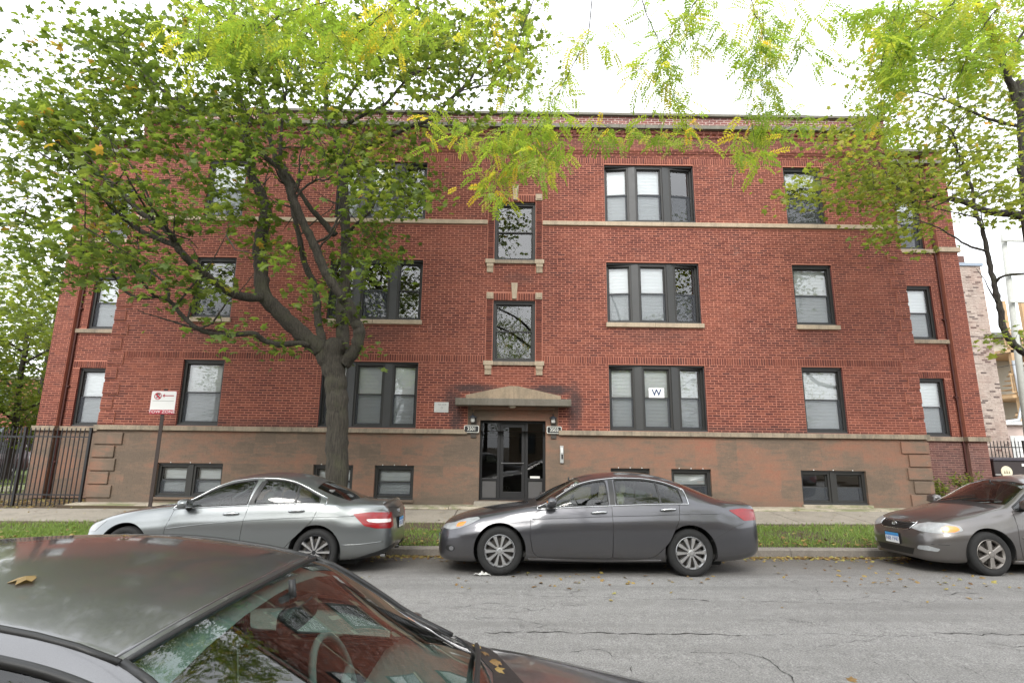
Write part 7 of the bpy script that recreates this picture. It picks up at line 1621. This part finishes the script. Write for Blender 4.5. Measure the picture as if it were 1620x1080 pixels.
def cart(label, x, y, wd, emblem):
    Cx = thing('waste_cart', label, 'bin', (x, y, .3), 'waste carts'); z = gz(x, y); h = 1.18
    mb = MB(); mb.add([(x-wd*.44, y-.30, z+.08), (x+wd*.44, y-.30, z+.08), (x+wd*.44, y+.3, z+.08), (x-wd*.44, y+.3, z+.08), (x-wd*.5, y-.36, z+h), (x+wd*.5, y-.36, z+h), (x+wd*.5, y+.36, z+h), (x-wd*.5, y+.36, z+h)], [(0, 3, 2, 1), (4, 5, 6, 7), (0, 1, 5, 4), (1, 2, 6, 5), (2, 3, 7, 6), (3, 0, 4, 7)]); mb.build('tub', simple('cart_brown', (.03, .022, .022), .55, 0, .2), Cx, bevel=.02)
    mb = MB(); mb.prism([(x-wd*.52, z+h), (x+wd*.52, z+h), (x+wd*.5, z+h+.06), (x, z+h+.1), (x-wd*.5, z+h+.06)], 1, y-.40, y+.38); mb.build('lid', simple('cart_lid', (.035, .03, .04), .5), Cx, bevel=.012)
    for s in (-1, 1): MB().lathe([(0, -.03), (.1, -.03), (.12, 0), (.1, .03), (0, .03)], 16, 0, (x+s*wd*.42, y+.28, z+.12)).build('wheel', MRUB, Cx)
    if emblem:
        ez = z+h-.33; ey = y-.355; m2 = simple('emblem_cream', (.62, .57, .42), .6); mb = MB(); mb.lathe([(0, -.012), (.17, -.012), (.175, 0), (0, 0)], 28, 1, (x-.18, ey, ez)); mb.build('emblem', m2, Cx)
        for k in range(3): q = x-.18-.07+.07*k; MB().add([(q-.028, ey-.014, ez-.05), (q+.028, ey-.014, ez-.05), (q, ey-.014, ez+.05+.02*(k == 1))], [(0, 1, 2)]).build('emblem_mark', simple('emblem_olive', (.16, .14, .08), .6), Cx, fixn=False)
        MB().box((x+wd*.28, ey-.012, z+h-.16), (x+wd*.42, ey+.02, z+h-.08)).build('sticker', MSW, Cx); MB().box((x-wd*.5+.02, ey-.006, ez-.1), (x-.36, ey+.02, ez-.07)).build('lettering', simple('lettering_grey', (.35, .35, .33), .6), Cx)
c = atY(1585, 745, 16.9); cart('dark brown waste cart with a round cream emblem by the right corner', c.x, 16.9, 1.1, True); c = atY(1640, 745, 16.9); cart('second dark waste cart partly cut off by the right edge', c.x, 16.95, .8, False)
# ---- left background
def suv(name, label, x, y, rot, paint, k=1.0, group='cars seen through the fence'):
    r = thing(name, label, 'car', (0, 0, 0), group); del r['_loc']; prof = [(-2.3, .35), (-2.3, .75), (-2.2, 1.0), (-1.3, 1.12), (-.75, 1.62), (-.3, 1.74), (1.5, 1.74), (2.1, 1.62), (2.32, 1.1), (2.34, .4)]
    mb = MB(); mb.prism([(a, b) for a, b in prof][::-1], 1, -.9, .9); mb.v = [(a, b*(1 if c < 1.1 else 1-.22*(c-1.1)), c) for a, b, c in mb.v]; mb.build('body', paint, r, bevel=.07, smooth=True)
    for s in (-1, 1):
        for pl in ([(-.95, 1.13), (-.55, 1.60), (.25, 1.63), (.25, 1.13)], [(.35, 1.13), (.35, 1.63), (1.2, 1.63), (1.3, 1.13)], [(1.4, 1.13), (1.32, 1.62), (1.85, 1.55), (2.05, 1.13)]):
            m2 = MB(); m2.prism(pl, 1, s*.80, s*.885); m2.v = [(a, b*(1-.06*(c-1.13)/.5), c) for a, b, c in m2.v]; m2.build('side_window', MCGLD if False else simple('tinted_glass', (.02, .022, .024), .08), r)
        for wx in (-1.42, 1.42): m2 = MB(); m2.lathe([(.0, -.02), (.2, -.02), (.22, 0), (.34, .0), (.36, -.1), (.36, -.2)], 20, 1, (wx, 0, .36)); m2.v = [(a, (s*(.93+b)), c) for a, b, c in m2.v]; m2.build('wheel', MRUB, r, smooth=True, auto=40); m3 = MB(); m3.lathe([(0, .0), (.2, .0), (.21, -.02)], 20, 1, (wx, 0, .36)); m3.v = [(a, s*(.925+b), c) for a, b, c in m3.v]; m3.build('rim', MALLOY, r)
        m2 = MB(); m2.box((-2.33, s*.6-.15, .78), (-2.24, s*.6+.15, .92)); m2.build('headlight', MHEAD, r); m2 = MB(); m2.box((2.27, s*.72-.08, .85), (2.36, s*.72+.08, 1.25)); m2.build('tail_light', MRED, r)
    r.location = (x, y, gz(x, y)); r.rotation_euler.z = R_(rot); return r
suv('parked_suv', 'white SUV parked beyond the fence at the left edge', -30.2, 33.0, 0, m_paint('white_paint', (.6, .61, .62), .4, 0, .0)); suv('parked_suv', 'dark red car rear seen low behind the fence at the left edge', -24.2, 24.0, 80, m_paint('maroon_paint', (.06, .012, .015), .4, 0, .2))
sp = MB(); sp.quad((-18.4, 13.7, .29+gs(-18)), (-16.6, 13.7, .29+gs(-18)), (-16.6, 60, .29+gs(-18)), (-18.4, 60, .29+gs(-18))); struct(sp.build('side_path', MCON, fixn=False)); sp = MB(); sp.quad((-60, 27.5, .285+gs(-26)), (-20, 27.5, .285+gs(-26)), (-20, 35, .285+gs(-26)), (-60, 35, .285+gs(-26))); struct(sp.build('side_road', MA, fixn=False))
def backhouse(name, label, x0, x1, y0, y1, h, mat, face, nw, nf, group=None):
    B = thing(name, label, 'building', ((x0+x1)/2, (y0+y1)/2, .2), group); MB().box((x0, y0, 0), (x1, y1, h)).build('wall', mat, B); MB().box((x0-.15, y0-.15, h), (x1+.15, y1+.15, h+.25)).build('cornice', MCAP, B)
    yf = y0 if face < 0 else y1
    for i in range(nw):
        for k in range(nf):
            a = x0+(x1-x0)*(i+.28)/nw; b = x0+(x1-x0)*(i+.72)/nw; z = 1.2+k*3.0
            w_ = MB().box((a, yf-.04, z), (b, yf+.04, z+1.6)).build('window', MFRAME, B); MB().box((a+.07, yf+face*.05-.005, z+.07), (b-.07, yf+face*.05+.005, z+1.53)).build('pane', simple('far_pane', (.10, .12, .13), .06), w_); MB().box((a-.08, yf+face*.06-.05, z-.12), (b+.08, yf+face*.06+.05, z)).build('sill', MSTONE, w_)
backhouse('corner_building', 'low red brick building far behind the fence at the left edge', -62, -30, 42, 52, 6.5, MSIDE, -1, 8, 2)
backhouse('facing_building', 'brown brick house across the street, behind the camera to the left', -24, -3, -26, -15, 9, m_sidebrick('brown_brick', (.15, .08, .05), (.22, .12, .08), (.3, .26, .22)), 1, 7, 3, 'houses across the street'); backhouse('facing_building', 'tan brick house across the street, behind the camera to the right', 0, 24, -26, -15.5, 8, m_sidebrick('tan_brick', (.28, .2, .13), (.36, .27, .18), (.4, .36, .3)), 1, 8, 2, 'houses across the street')
# ---- leaves lying on the near car
nr = CARS[3]
for (x, y, sz, lab) in ((2.62, .35, .07, 'yellow leaf near the middle of the foreground roof'), (2.75, -.2, .035, 'tiny leaf on the far side of the foreground roof'), (3.12, .3, .06, 'large leaf at the left end of the foreground roof'), (1.42, -.45, .06, 'leaf lodged at the cowl beside the wiper pivot'), (1.40, -.38, .05, 'leaf caught between bonnet and wiper'), (1.46, -.55, .045, 'small leaf under the far wiper'), (1.50, -.62, .045, 'leaf at the foot of the far windscreen pillar')):
    h, nn = nr.ontop(x, y); q = nr.root.matrix_basis @ (h+nn*.008)
    o = npmesh('fallen_leaf', MAPLEV*sz, MAPLEF, MFALL, None, {'tint': np.full(len(MAPLEF), rnd.uniform(.15, .9))}, nside=3); o.location = q; o.rotation_euler = (rnd.uniform(-.2, .2), rnd.uniform(-.2, .2), rnd.uniform(0, 6)); tag(o, lab, 'leaf', 'leaves on the foreground car')
